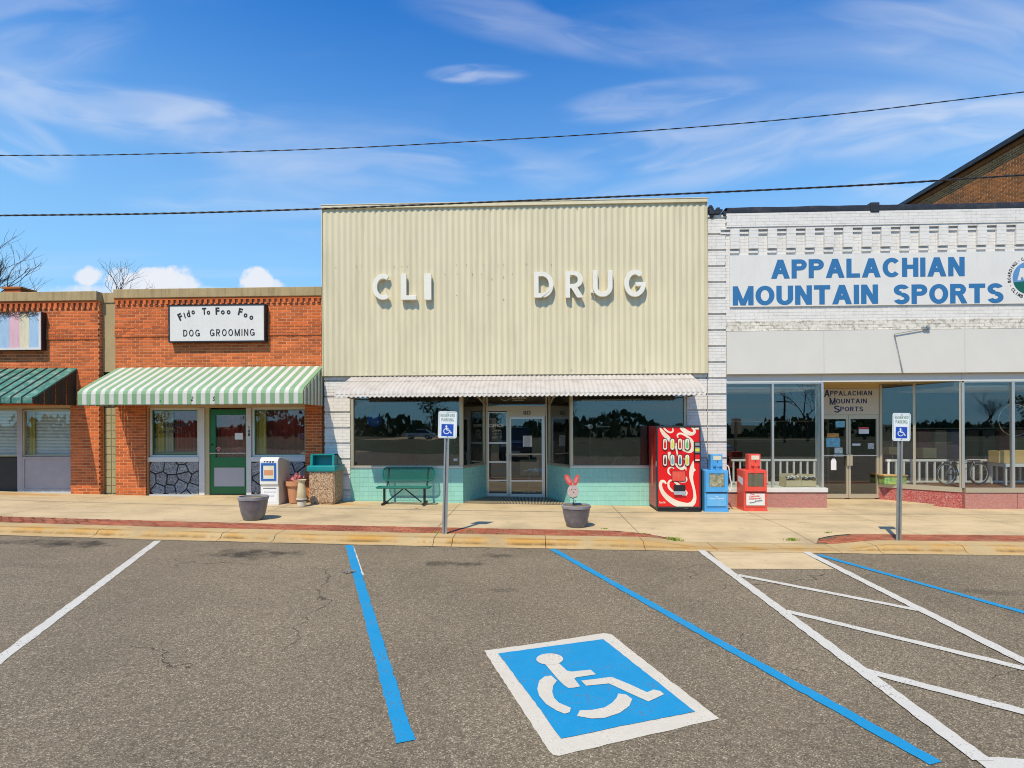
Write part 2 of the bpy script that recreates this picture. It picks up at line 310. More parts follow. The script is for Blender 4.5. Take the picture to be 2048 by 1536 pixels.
STAINS = []   # (x, y, rx, ry, strength) oil stains on the asphalt
def asphalt_mat():
    m, nt, bs = new_mat('asphalt'); L = nt.links.new; N = lambda t, **k: nodes_new(nt, t, **k)
    def math_(op, a, b=None, c=None):
        n = N('ShaderNodeMath', operation=op)
        for i, v in enumerate((a, b, c)):
            if v is None: continue
            if isinstance(v, (int, float)): n.inputs[i].default_value = v
            else: L(v, n.inputs[i])
        return n.outputs[0]
    geo = N('ShaderNodeNewGeometry'); P = geo.outputs['Position']
    vo = N('ShaderNodeTexVoronoi', i_Scale=130.0, i_Randomness=1.0); L(P, vo.inputs['Vector'])
    sx = N('ShaderNodeSeparateXYZ'); L(vo.outputs['Color'], sx.inputs[0])
    cr = N('ShaderNodeValToRGB'); e = cr.color_ramp.elements
    e[0].position = 0; e[0].color = (.095, .075, .048, 1); e[1].position = 1; e[1].color = (.42, .36, .255, 1)
    for p, c in ((.4, (.150, .121, .080)), (.72, (.195, .158, .106)), (.9, (.27, .223, .152))):
        x = e.new(p); x.color = (*c, 1)
    L(sx.outputs[0], cr.inputs[0])
    n1 = N('ShaderNodeTexNoise', i_Scale=.5, i_Detail=6.0, i_Roughness=.6); L(P, n1.inputs['Vector'])
    mr = N('ShaderNodeMapRange'); L(n1.outputs[0], mr.inputs[0]); mr.inputs[1].default_value = .3; mr.inputs[2].default_value = .7; mr.inputs[3].default_value = .88; mr.inputs[4].default_value = 1.26
    n5 = N('ShaderNodeTexNoise', i_Scale=28.0, i_Detail=3.0); L(P, n5.inputs['Vector'])
    mr5 = N('ShaderNodeMapRange'); L(n5.outputs[0], mr5.inputs[0]); mr5.inputs[1].default_value = .3; mr5.inputs[2].default_value = .7; mr5.inputs[3].default_value = .82; mr5.inputs[4].default_value = 1.18
    val = math_('MULTIPLY', mr.outputs[0], mr5.outputs[0])
    # oil stains
    sp = N('ShaderNodeSeparateXYZ'); L(P, sp.inputs[0])
    ns = N('ShaderNodeTexNoise', i_Scale=3.2, i_Detail=7.0, i_Roughness=.65); L(P, ns.inputs['Vector'])
    no = math_('MULTIPLY', math_('SUBTRACT', ns.outputs[0], .5), 4.0)
    st = None
    for (x, y, rx, ry, k) in STAINS:
        a = math_('DIVIDE', math_('SUBTRACT', sp.outputs[0], x), rx); b = math_('DIVIDE', math_('SUBTRACT', sp.outputs[1], y), ry)
        ee = math_('SUBTRACT', math_('ADD', 1.0, no), math_('ADD', math_('MULTIPLY', a, a), math_('MULTIPLY', b, b)))
        q = N('ShaderNodeMapRange', interpolation_type='SMOOTHSTEP'); L(ee, q.inputs[0]); q.inputs[1].default_value = 0; q.inputs[2].default_value = 1.2; q.inputs[4].default_value = k
        st = q.outputs[0] if st is None else math_('MAXIMUM', st, q.outputs[0])
    val = math_('MULTIPLY', val, math_('SUBTRACT', 1.0, st))
    # cracks: thin voronoi cell borders, broken by a mask
    wn = N('ShaderNodeTexNoise', i_Scale=1.6, i_Detail=5.0); L(P, wn.inputs['Vector'])
    wa = N('ShaderNodeVectorMath', operation='MULTIPLY_ADD'); L(wn.outputs['Color'], wa.inputs[0]); wa.inputs[1].default_value = (.9, .9, 0); L(P, wa.inputs[2])
    ve = N('ShaderNodeTexVoronoi', feature='DISTANCE_TO_EDGE', i_Scale=.33); L(wa.outputs[0], ve.inputs['Vector'])
    ck = math_('LESS_THAN', ve.outputs['Distance'], .0017)
    mn = N('ShaderNodeTexNoise', i_Scale=.45, i_Detail=2.0); L(P, mn.inputs['Vector'])
    ck = math_('MULTIPLY', ck, math_('GREATER_THAN', mn.outputs[0], .50))
    val = math_('MULTIPLY', val, math_('SUBTRACT', 1.0, math_('MULTIPLY', ck, .62)))
    vm = N('ShaderNodeVectorMath', operation='SCALE'); L(cr.outputs[0], vm.inputs[0]); L(val, vm.inputs[3])
    tan = N('ShaderNodeMix', data_type='RGBA'); tn = N('ShaderNodeTexNoise', i_Scale=.28, i_Detail=4.0); L(P, tn.inputs['Vector'])
    tr = N('ShaderNodeMapRange'); L(tn.outputs[0], tr.inputs[0]); tr.inputs[1].default_value = .52; tr.inputs[2].default_value = .75; tr.inputs[4].default_value = .35
    L(tr.outputs[0], tan.inputs[0]); L(vm.outputs[0], tan.inputs[6]); tan.inputs[7].default_value = (.21, .16, .10, 1)
    L(tan.outputs[2], bs.inputs['Base Color']); bs.inputs['Roughness'].default_value = .82; bs.inputs['Specular IOR Level'].default_value = .35
    b = N('ShaderNodeBump', i_Strength=.8, i_Distance=.004); L(vo.outputs['Distance'], b.inputs['Height']); L(b.outputs[0], bs.inputs['Normal'])
    return m

def concrete_mat(name, col, kerb=False, rust=()):
    m, nt, bs = new_mat(name); L = nt.links.new; N = lambda t, **k: nodes_new(nt, t, **k)
    geo = N('ShaderNodeNewGeometry'); P = geo.outputs['Position']
    n1 = N('ShaderNodeTexNoise', i_Scale=.9, i_Detail=8.0, i_Roughness=.6); L(P, n1.inputs['Vector'])
    cr = N('ShaderNodeValToRGB'); e = cr.color_ramp.elements
    k = [(.3, .72), (.5, 1.0), (.7, 1.14)]
    e[0].position = .3; e[0].color = tuple(c * .74 for c in col) + (1,); e[1].position = .72; e[1].color = tuple(c * 1.13 for c in col) + (1,)
    x = e.new(.5); x.color = (*col, 1)
    L(n1.outputs[0], cr.inputs[0]); c = cr.outputs[0]
    # long smears along the walk
    mp = N('ShaderNodeMapping'); mp.inputs['Scale'].default_value = (.5, 3.2, 1); L(P, mp.inputs[0])
    n2 = N('ShaderNodeTexNoise', i_Scale=1.6, i_Detail=6.0, i_Roughness=.62); L(mp.outputs[0], n2.inputs['Vector'])
    mr = N('ShaderNodeMapRange'); L(n2.outputs[0], mr.inputs[0]); mr.inputs[1].default_value = .5; mr.inputs[2].default_value = .72; mr.inputs[4].default_value = .55 if not kerb else .3
    mx = N('ShaderNodeMix', data_type='RGBA'); L(mr.outputs[0], mx.inputs[0]); L(c, mx.inputs[6]); mx.inputs[7].default_value = (col[0] * .62, col[1] * .60, col[2] * .56, 1); c = mx.outputs[2]
    n6 = N('ShaderNodeTexNoise', i_Scale=5.0, i_Detail=9.0, i_Roughness=.75); L(P, n6.inputs['Vector'])
    m6 = N('ShaderNodeMapRange'); L(n6.outputs[0], m6.inputs[0]); m6.inputs[1].default_value = .58; m6.inputs[2].default_value = .70; m6.inputs[4].default_value = .45
    x6 = N('ShaderNodeMix', data_type='RGBA'); L(m6.outputs[0], x6.inputs[0]); L(c, x6.inputs[6]); x6.inputs[7].default_value = (.17, .13, .08, 1); c = x6.outputs[2]
    if kerb:   # worn yellow paint
        n3 = N('ShaderNodeTexNoise', i_Scale=1.8, i_Detail=8.0, i_Roughness=.68); L(P, n3.inputs['Vector'])
        m3 = N('ShaderNodeMapRange'); L(n3.outputs[0], m3.inputs[0]); m3.inputs[1].default_value = .40; m3.inputs[2].default_value = .62; m3.inputs[4].default_value = .72
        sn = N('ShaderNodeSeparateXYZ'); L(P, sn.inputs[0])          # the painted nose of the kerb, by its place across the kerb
        db = N('ShaderNodeMath', operation='ABSOLUTE'); sb_ = N('ShaderNodeMath', operation='SUBTRACT'); L(sn.outputs[1], sb_.inputs[0]); sb_.inputs[1].default_value = 8.775; L(sb_.outputs[0], db.inputs[0])
        fc = N('ShaderNodeMapRange', interpolation_type='SMOOTHSTEP'); L(db.outputs[0], fc.inputs[0]); fc.inputs[1].default_value = .06; fc.inputs[2].default_value = .19; fc.inputs[3].default_value = 1.25; fc.inputs[4].default_value = .12
        mm = N('ShaderNodeMath', operation='MULTIPLY'); L(m3.outputs[0], mm.inputs[0]); L(fc.outputs[0], mm.inputs[1])
        x3 = N('ShaderNodeMix', data_type='RGBA'); L(mm.outputs[0], x3.inputs[0]); L(c, x3.inputs[6]); x3.inputs[7].default_value = (.47, .25, .05, 1); c = x3.outputs[2]
        for (yc, wd, k_, nz_) in ((8.70, .035, .75, n3), (8.56, .03, .6, n6), (9.115, .02, .5, n6), (8.80, .05, .55, n1)):     # painted seam shadow and dirt in the kerb foot; dirt along the asphalt and behind
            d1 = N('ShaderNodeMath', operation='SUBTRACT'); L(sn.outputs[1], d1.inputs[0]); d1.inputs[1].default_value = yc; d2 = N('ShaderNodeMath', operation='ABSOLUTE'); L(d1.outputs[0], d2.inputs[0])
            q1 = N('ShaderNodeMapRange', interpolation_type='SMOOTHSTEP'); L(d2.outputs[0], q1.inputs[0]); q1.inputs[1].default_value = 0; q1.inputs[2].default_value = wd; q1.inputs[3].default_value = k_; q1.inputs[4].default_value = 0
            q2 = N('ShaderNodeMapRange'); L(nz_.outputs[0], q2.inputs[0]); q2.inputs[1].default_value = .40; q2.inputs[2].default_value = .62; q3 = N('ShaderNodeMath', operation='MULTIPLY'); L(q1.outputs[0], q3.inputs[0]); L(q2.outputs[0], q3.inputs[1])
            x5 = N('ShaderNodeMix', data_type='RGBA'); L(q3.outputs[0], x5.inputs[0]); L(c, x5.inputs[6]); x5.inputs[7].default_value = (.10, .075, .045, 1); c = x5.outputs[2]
    if rust:
        sp = N('ShaderNodeSeparateXYZ'); L(P, sp.inputs[0])
        def M(op, a, b):
            n = N('ShaderNodeMath', operation=op)
            for i, v in enumerate((a, b)):
                if isinstance(v, (int, float)): n.inputs[i].default_value = v
                else: L(v, n.inputs[i])
            return n.outputs[0]
        for (rx0, ry0, ra, rb) in rust:
            a = M('DIVIDE', M('SUBTRACT', sp.outputs[0], rx0), ra); b = M('DIVIDE', M('SUBTRACT', sp.outputs[1], ry0), rb)
            ee = M('SUBTRACT', M('ADD', M('MULTIPLY', M('SUBTRACT', n6.outputs[0], .5), 3.0), 1.0), M('ADD', M('MULTIPLY', a, a), M('MULTIPLY', b, b)))
            q = N('ShaderNodeMapRange'); L(ee, q.inputs[0]); q.inputs[1].default_value = 0; q.inputs[2].default_value = 1; q.inputs[4].default_value = .7
            x4 = N('ShaderNodeMix', data_type='RGBA'); L(q.outputs[0], x4.inputs[0]); L(c, x4.inputs[6]); x4.inputs[7].default_value = (.50, .24, .06, 1); c = x4.outputs[2]
    gv = N('ShaderNodeTexVoronoi', i_Scale=2.6); L(P, gv.inputs['Vector']); gm = N('ShaderNodeMapRange', interpolation_type='SMOOTHSTEP'); L(gv.outputs['Distance'], gm.inputs[0]); gm.inputs[1].default_value = .03; gm.inputs[2].default_value = .055; gm.inputs[3].default_value = .5; gm.inputs[4].default_value = 0
    xg = N('ShaderNodeMix', data_type='RGBA'); L(gm.outputs[0], xg.inputs[0]); L(c, xg.inputs[6]); xg.inputs[7].default_value = (.12, .09, .06, 1); c = xg.outputs[2]
    fn = N('ShaderNodeTexNoise', i_Scale=140.0, i_Detail=2.0); L(P, fn.inputs['Vector'])
    fr = N('ShaderNodeMapRange'); L(fn.outputs[0], fr.inputs[0]); fr.inputs[1].default_value = .3; fr.inputs[2].default_value = .7; fr.inputs[3].default_value = .87; fr.inputs[4].default_value = 1.13
    vm = N('ShaderNodeVectorMath', operation='SCALE'); L(c, vm.inputs[0]); L(fr.outputs[0], vm.inputs[3])
    L(vm.outputs[0], bs.inputs['Base Color']); bs.inputs['Roughness'].default_value = .88; bs.inputs['Specular IOR Level'].default_value = .3
    b = N('ShaderNodeBump', i_Strength=.4, i_Distance=.003); L(fn.outputs[0], b.inputs['Height']); L(b.outputs[0], bs.inputs['Normal'])
    return m

def paint_mat(name, col, wear=.5):
    "road paint: worn thin where the aggregate shows through"
    m, nt, bs = new_mat(name); L = nt.links.new; N = lambda t, **k: nodes_new(nt, t, **k)
    geo = N('ShaderNodeNewGeometry'); P = geo.outputs['Position']
    vo = N('ShaderNodeTexVoronoi', i_Scale=105.0); L(P, vo.inputs['Vector']); sx = N('ShaderNodeSeparateXYZ'); L(vo.outputs['Color'], sx.inputs[0])
    n1 = N('ShaderNodeTexNoise', i_Scale=3.0, i_Detail=6.0, i_Roughness=.7); L(P, n1.inputs['Vector'])
    ad = N('ShaderNodeMath', operation='MULTIPLY'); L(sx.outputs[0], ad.inputs[0]); L(n1.outputs[0], ad.inputs[1])
    mr = N('ShaderNodeMapRange'); L(ad.outputs[0], mr.inputs[0]); mr.inputs[1].default_value = .46; mr.inputs[2].default_value = .54; mr.inputs[4].default_value = wear
    n2 = N('ShaderNodeMapRange'); L(n1.outputs[0], n2.inputs[0]); n2.inputs[1].default_value = .3; n2.inputs[2].default_value = .7; n2.inputs[3].default_value = .9; n2.inputs[4].default_value = 1.07
    vm = N('ShaderNodeVectorMath', operation='SCALE'); vm.inputs[0].default_value = col; L(n2.outputs[0], vm.inputs[3])
    mx = N('ShaderNodeMix', data_type='RGBA'); L(mr.outputs[0], mx.inputs[0]); L(vm.outputs[0], mx.inputs[6]); mx.inputs[7].default_value = (.13, .11, .085, 1)
    L(mx.outputs[2], bs.inputs['Base Color']); bs.inputs['Roughness'].default_value = .7; bs.inputs['Specular IOR Level'].default_value = .35
    b = N('ShaderNodeBump', i_Strength=.5, i_Distance=.003); L(vo.outputs['Distance'], b.inputs['Height']); L(b.outputs[0], bs.inputs['Normal'])
    return m
MT['paint_white'] = paint_mat('road_paint_white', (.56, .545, .49), .75)
MT['paint_cream'] = paint_mat('road_paint_cream', (.58, .54, .45), .35)
MT['paint_blue'] = paint_mat('road_paint_blue', (.006, .25, .50), .7)

# ------------------------------------------------------------------ object helpers
WM = {}      # world matrix of every object made here
def setp(o, parent=None, local=False):
    COL.objects.link(o)
    if parent is None: WM[o.name] = o.matrix_basis.copy(); return o
    o.parent = parent
    pw = WM[parent.name]
    if local: o.matrix_parent_inverse = Matrix(); WM[o.name] = pw @ o.matrix_basis
    else: o.matrix_parent_inverse = pw.inverted(); WM[o.name] = o.matrix_basis.copy()
    return o
def tag(o, label=None, cat=None, group=None, kind=None):
    if label: o['label'] = label
    if cat: o['category'] = cat
    if group: o['group'] = group
    if kind: o['kind'] = kind
    return o
def root(name, loc, label, cat, group=None, rz=0):
    o = bpy.data.objects.new(name, None); o.empty_display_size = .1
    o.matrix_basis = Matrix.Translation(loc) @ Matrix.Rotation(rz, 4, 'Z')
    setp(o); return tag(o, label, cat, group)
class MB:
    def __init__(s): s.v = []; s.f = []
    def box(s, x0, x1, y0, y1, z0, z1):
        if x0 > x1: x0, x1 = x1, x0
        if y0 > y1: y0, y1 = y1, y0
        if z0 > z1: z0, z1 = z1, z0
        b = len(s.v)
        s.v += [(x0, y0, z0), (x1, y0, z0), (x1, y1, z0), (x0, y1, z0), (x0, y0, z1), (x1, y0, z1), (x1, y1, z1), (x0, y1, z1)]
        s.f += [tuple(b + i for i in q) for q in ((0, 3, 2, 1), (4, 5, 6, 7), (0, 1, 5, 4), (1, 2, 6, 5), (2, 3, 7, 6), (3, 0, 4, 7))]
        return s
    def face(s, pts):
        b = len(s.v); s.v += [tuple(p) for p in pts]; s.f.append(tuple(range(b, b + len(pts)))); return s
    def extr(s, pts, off):
        "closed prism: polygon pts (3d) moved by off"
        off = Vector(off); n = len(pts); b = len(s.v)
        s.v += [tuple(p) for p in pts] + [tuple(Vector(p) + off) for p in pts]
        s.f.append(tuple(range(b, b + n))[::-1]); s.f.append(tuple(range(b + n, b + 2 * n)))
        for i in range(n):
            j = (i + 1) % n; s.f.append((b + i, b + j, b + n + j, b + n + i))
        return s
    def tube(s, pts, r, n=8, cap=True):
        pts = [Vector(p) for p in pts]; rs = r if isinstance(r, (list, tuple)) else [r] * len(pts); rings = []
        for i, p in enumerate(pts):
            t = (pts[min(i + 1, len(pts) - 1)] - pts[max(i - 1, 0)]).normalized()
            a = t.cross(Vector((0, 0, 1)));
            if a.length < .1: a = t.cross(Vector((0, 1, 0)))
            a.normalize(); c = a.cross(t); b = len(s.v); rings.append(b)
            for k in range(n):
                w = 2 * math.pi * k / n; s.v.append(tuple(p + (a * math.cos(w) + c * math.sin(w)) * rs[i]))
        for i in range(len(rings) - 1):
            for k in range(n):
                j = (k + 1) % n; s.f.append((rings[i] + k, rings[i] + j, rings[i + 1] + j, rings[i + 1] + k))
        if cap: s.f.append(tuple(rings[0] + k for k in range(n))[::-1]); s.f.append(tuple(rings[-1] + k for k in range(n)))
        return s
    def lathe(s, prof, c=(0, 0, 0), n=32, wob=0):
        b = len(s.v)
        for (r, z) in prof:
            for k in range(n):
                w = 2 * math.pi * k / n; rr = r * (1 + wob * math.sin(3 * w + z * 20))
                s.v.append((c[0] + rr * math.cos(w), c[1] + rr * math.sin(w), c[2] + z))
        for i in range(len(prof) - 1):
            for k in range(n):
                j = (k + 1) % n; s.f.append((b + i * n + k, b + i * n + j, b + (i + 1) * n + j, b + (i + 1) * n + k))
        s.f.append(tuple(b + k for k in range(n))[::-1]); s.f.append(tuple(b + (len(prof) - 1) * n + k for k in range(n)))
        return s
    def bar(s, p, q, w, h=None):
        "rectangular bar from p to q"
        p, q = Vector(p), Vector(q); h = h or w; t = (q - p).normalized(); a = t.cross(Vector((0, 0, 1)))
        if a.length < .05: a = Vector((1, 0, 0))
        a.normalize(); c = a.cross(t).normalized(); o = [a * (w / 2) + c * (h / 2), -a * (w / 2) + c * (h / 2), -a * (w / 2) - c * (h / 2), a * (w / 2) - c * (h / 2)]
        return s.extr([p + x for x in o], q - p)
    def mesh(s, name, mat, smooth=False, bevel=0, recalc=True):
        me = bpy.data.meshes.new(name); me.from_pydata(s.v, [], s.f)
        if recalc or bevel:
            bm = bmesh.new(); bm.from_mesh(me)
            if recalc: bmesh.ops.recalc_face_normals(bm, faces=bm.faces)
            if bevel:
                es = [e for e in bm.edges if len(e.link_faces) == 2 and e.calc_face_angle(0) > .5]
                bmesh.ops.bevel(bm, geom=es, offset=bevel, segments=2, profile=.6, affect='EDGES', clamp_overlap=True)
            bm.to_mesh(me); bm.free()
        me.materials.append(mat)
        if smooth:
            for p in me.polygons: p.use_smooth = True
            try: me.set_sharp_from_angle(angle=R(40))
            except Exception: pass
        return me
    def done(s, name, mat, parent=None, local=False, smooth=False, bevel=0, recalc=True, kind=None, label=None):
        if isinstance(mat, str): mat = MT[mat]
        o = bpy.data.objects.new(name, s.mesh(name, mat, smooth, bevel, recalc)); setp(o, parent, local)
        return tag(o, label, kind=kind)
def boxo(name, mat, b, parent=None, **k): return MB().box(*b).done(name, mat, parent, **k)

def text_verts(s, bold=0.0, res=3):
    cu = bpy.data.curves.new('tmp_text', 'FONT'); cu.body = s; cu.size = 1; cu.offset = bold; cu.resolution_u = res
    o = bpy.data.objects.new('tmp_text', cu); COL.objects.link(o)
    dg = bpy.context.evaluated_depsgraph_get(); me = bpy.data.meshes.new_from_object(o.evaluated_get(dg))
    v = [tuple(x.co) for x in me.vertices]; f = [tuple(p.vertices) for p in me.polygons]
    bpy.data.objects.remove(o); bpy.data.curves.remove(cu); bpy.data.meshes.remove(me); return v, f
def add_text(mb, s, x0, x1, z0, z1, Y, bold=0, depth=.003, rot=0, keep=False, xf=None, thick=0):
    if thick:
        e = 0
        for ddx, ddz in ((-1, 0), (1, 0), (-.5, 0), (.5, 0), (0, 0), (-.75, -.0), (.75, 0)):
            e += 1; add_text(mb, s, x0 + thick + ddx * thick, x1 - thick + ddx * thick, z0, z1, Y, bold, depth + e * .00025, rot)
        return mb
    return add_text1(mb, s, x0, x1, z0, z1, Y, bold, depth, rot, keep, xf)
def add_text1(mb, s, x0, x1, z0, z1, Y, bold=0, depth=.003, rot=0, keep=False, xf=None):
    "letters filling the rectangle, facing -Y, standing `depth` proud of plane Y"
    v, f = text_verts(s, bold)
    if not v: return
    xs = [p[0] for p in v]; ys = [p[1] for p in v]; ax, bx, ay, by = min(xs), max(xs), min(ys), max(ys)
    sx = (x1 - x0) / max(1e-6, bx - ax); sy = (z1 - z0) / max(1e-6, by - ay); cx, cz = (x0 + x1) / 2, (z0 + z1) / 2
    b = len(mb.v)
    P = []
    for p in v:
        x = (p[0] - (ax + bx) / 2) * sx; z = (p[1] - (ay + by) / 2) * sy
        P.append((cx + x * math.cos(rot) - z * math.sin(rot), cz + x * math.sin(rot) + z * math.cos(rot)))
    n = len(P)
    pts = [(x, Y - depth, z) for x, z in P] + [(x, Y, z) for x, z in P]
    if xf: pts = [xf(p) for p in pts]
    mb.v += pts
    cnt = {}
    for q in f:
        mb.f.append(tuple(b + i for i in q))
        for i in range(len(q)):
            e = (q[i], q[(i + 1) % len(q)]); k = tuple(sorted(e)); cnt.setdefault(k, []).append(e)
    for k, es in cnt.items():
        if len(es) == 1:
            i, j = es[0]; mb.f.append((b + j, b + i, b + n + i, b + n + j))
    return mb

CAMP = Vector((0, 0, EYE))
def bricks(rects, frame, parent, mat='brick', L=.203, H=.0677, J=.017, proud=.006, deep=.03, nparts=300, jit=.0015, groove=None, off=0.0, name='brick', xjoint=None, z0=0.0):
    """running bond laid on a global grid, clipped to rects (u0,u1,z0,z1). frame(u,d,z)->world, d outwards.
    the nearest whole stretchers become parts sharing one mesh, everything else is one joined part"""
    full = []; rest = MB(); xj = J if xjoint is None else xjoint
    def brick_verts(w, h):
        return [(-w / 2, 0, -h / 2), (w / 2, 0, -h / 2), (w / 2, 0, h / 2), (-w / 2, 0, h / 2), (-w / 2, deep, -h / 2), (w / 2, deep, -h / 2), (w / 2, deep, h / 2), (-w / 2, deep, h / 2)]
    FC = [(0, 1, 2, 3), (4, 0, 3, 7), (1, 5, 6, 2), (3, 2, 6, 7), (4, 5, 1, 0)]
    for (u0, u1, r0, r1) in rects:
        k0 = int(math.floor((r0 - z0) / H)); k1 = int(math.ceil((r1 - z0) / H))
        for k in range(k0, k1):
            a, b = z0 + k * H + J / 2, z0 + (k + 1) * H - J / 2
            if groove and (k % groove[0]) == groove[2]: b -= groove[1]
            a2, b2 = max(a, r0), min(b, r1)
            if b2 - a2 < .014: continue
            ph = (k % 2) * L / 2 + off
            i = math.floor((u0 - ph) / L)
            while i * L + ph < u1:
                c, d = i * L + ph + xj / 2, (i + 1) * L + ph - xj / 2; c2, d2 = max(c, u0), min(d, u1); i += 1
                if d2 - c2 < .02: continue
                whole = abs(c - c2) + abs(d - d2) + abs(a2 - (z0 + k * H + J / 2)) + abs(b2 - (z0 + (k + 1) * H - J / 2)) < 1e-6
                uc, zc, w, h = (c2 + d2) / 2, (a2 + b2) / 2, d2 - c2, b2 - a2
                pr = proud + random.uniform(-jit, jit)
                if whole: full.append((uc, zc, w, h, pr))
                else:
                    bb = len(rest.v)
                    rest.v += [tuple(frame(uc + x, pr - y, zc + z)) for x, y, z in brick_verts(w, h)]
                    rest.f += [tuple(bb + q for q in fc) for fc in FC]
    full.sort(key=lambda q: (Vector(frame(q[0], 0, q[1])) - CAMP).length)
    if full and nparts:
        w, h = full[0][2], full[0][3]
        o0 = Vector(frame(0, 0, 0)); me = bpy.data.meshes.new(name)
        me.from_pydata([tuple(Vector(frame(x, -y, z)) - o0) for x, y, z in brick_verts(w, h)], [], FC); me.materials.append(MT[mat])
        for q in full[:nparts]:
            o = bpy.data.objects.new(name, me); o.location = frame(q[0], q[4], q[1]); setp(o, parent)
    for q in full[nparts:]:
        bb = len(rest.v)
        rest.v += [tuple(frame(q[0] + x, q[4] - y, q[1] + z)) for x, y, z in brick_verts(q[2], q[3])]
        rest.f += [tuple(bb + i for i in fc) for fc in FC]
    if rest.v: rest.done(name + 'work', mat, parent, recalc=False, kind='stuff')

def front(Y): return lambda u, d, z: (u, Y - d, z)

def catmull(pts, n=8):
    out = []; P = [pts[0]] + list(pts) + [pts[-1]]
    for i in range(1, len(P) - 2):
        for k in range(n):
            t = k / n; q = []
            for a, b, c, d in zip(P[i - 1], P[i], P[i + 1], P[i + 2]):
                q.append(.5 * (2 * b + (c - a) * t + (2 * a - 5 * b + 4 * c - d) * t * t + (3 * b - a - 3 * c + d) * t ** 3))
            out.append(tuple(q))
    out.append(tuple(pts[-1])); return out
def ribbon(mb, pts, mapf, y, depth=.002, n=8):
    c = catmull(pts, n); L, Rr = [], []
    for i, (x, z, w) in enumerate(c):
        a = c[max(0, i - 1)]; b = c[min(len(c) - 1, i + 1)]; dx, dz = b[0] - a[0], b[1] - a[1]; l = math.hypot(dx, dz) or 1
        nx, nz = -dz / l * max(w, 1) / 2, dx / l * max(w, 1) / 2
        L.append(mapf(x + nx, z + nz)); Rr.append(mapf(x - nx, z - nz))
    for i in range(len(c) - 1):
        mb.face([(L[i][0], y, L[i][1]), (L[i + 1][0], y, L[i + 1][1]), (Rr[i + 1][0], y, Rr[i + 1][1]), (Rr[i][0], y, Rr[i][1])])

# ------------------------------------------------------------------ ground, lot, kerb, sidewalk
YF = 12.65                     # street front plane
YG, YK0, YK1, YKB, YS = 8.55, 8.70, 8.76, 9.12, 9.62   # asphalt edge, kerb foot, kerb top edge, kerb back, brick strip back
def sheet(name, mat, xs, ys, zf, parent=None, kind=None, thick=0):
    mb = MB(); n = len(ys)
    for x in xs:
        for y in ys: mb.v.append((x, y, zf(x, y)))
    for i in range(len(xs) - 1):
        for j in range(n - 1): mb.f.append((i * n + j, (i + 1) * n + j, (i + 1) * n + j + 1, i * n + j + 1))
    return mb.done(name, mat, parent, kind=kind, recalc=False)
def frange(a, b, s):
    n = max(1, int(math.ceil((b - a) / s))); return [a + (b - a) * i / n for i in range(n + 1)]

def gnd_z(x, y):
    if y < -16: return g(x) - .12 - min(1.5, max(0, (-y - 30)) * .02)
    return g(x) - .12
sheet('ground', 'grass', [-1500, -400, -150, -80, -50] + frange(-30, 30, 3) + [50, 80, 150, 400, 1500],
      [-1500, -400, -150, -90, -70, -60, -50, -40, -30, -16, 0, 8.5, 14, 40, 150, 400, 1500], gnd_z, kind='structure')
for (px, py, rx, ry, k) in [(500, 1107, .78, .34, .78), (110, 1087, 1.0, .26, .72), (905, 1128, .42, .2, .7), (985, 1112, .5, .17, .5), (1010, 1180, .2, .1, .3),
                            (1985, 1185, .5, .15, .3), (60, 1130, .5, .2, .15), (1390, 1255, .06, .03, .6)]:
    q = G(px, py); STAINS.append((q.x, q.y, rx, ry, k))
MT['asphalt'] = asphalt_mat()
lot = sheet('parking_lot', 'asphalt', [-60, -40] + frange(-26, 26, .5) + [40, 60], [-9, -5, -2] + frange(0, 8.6, .8), lambda x, y: g(x), kind='structure')

def gquad(mb, a, b, w, off=.004, seg=14, jit=.006):
    "painted line between two photo spots a, b on the lot, w metres wide"
    A, B = G(*a), G(*b); d = (B - A); d.z = 0; L = d.length; d.normalize(); n = Vector((-d.y, d.x, 0)); m = max(2, int(L / .07)); base = len(mb.v)
    for i in range(m + 1):
        p = A + (B - A) * (i / m)
        for s_ in (-1, 1):
            q = p + n * (s_ * (w / 2 + random.uniform(-jit, jit))); mb.v.append((q.x, q.y, g(q.x) + off))
    for i in range(m): k = base + 2 * i; mb.f.append((k, k + 2, k + 3, k + 1))
def line(a, b, w, mat, off=.004, ext=0):
    A, B = G(*a), G(*b)
    mb = MB(); gquad(mb, a, b, w, off); return mb.done('parking_line', mat, lot, recalc=False)
pl = line((315.5, 1082), (-230, 1491), .105, 'paint_white'); tag(pl, 'white stall line at the far left')
line((698, 1091), (811, 1485), .11, 'paint_blue', .006)
line((704.5, 1091), (726, 1150), .03, 'paint_white', .003)
line((1105, 1099), (1872, 1528), .105, 'paint_blue', .006)
line((1402, 1102), (1966, 1524), .115, 'paint_white', .010)
line((1612, 1105), (2290, 1446), .115, 'paint_white', .010)
line((1636, 1110), (2300, 1296), .10, 'paint_blue', .006)
line((1476, 1151), (1846, 1223), .10, 'paint_white', .008)
line((1572, 1223), (2180, 1370), .10, 'paint_white', .008)
line((1724, 1341), (2300, 1491), .11, 'paint_white', .008)
line((1958, 1527), (2300, 1545), .12, 'paint_white', .008)
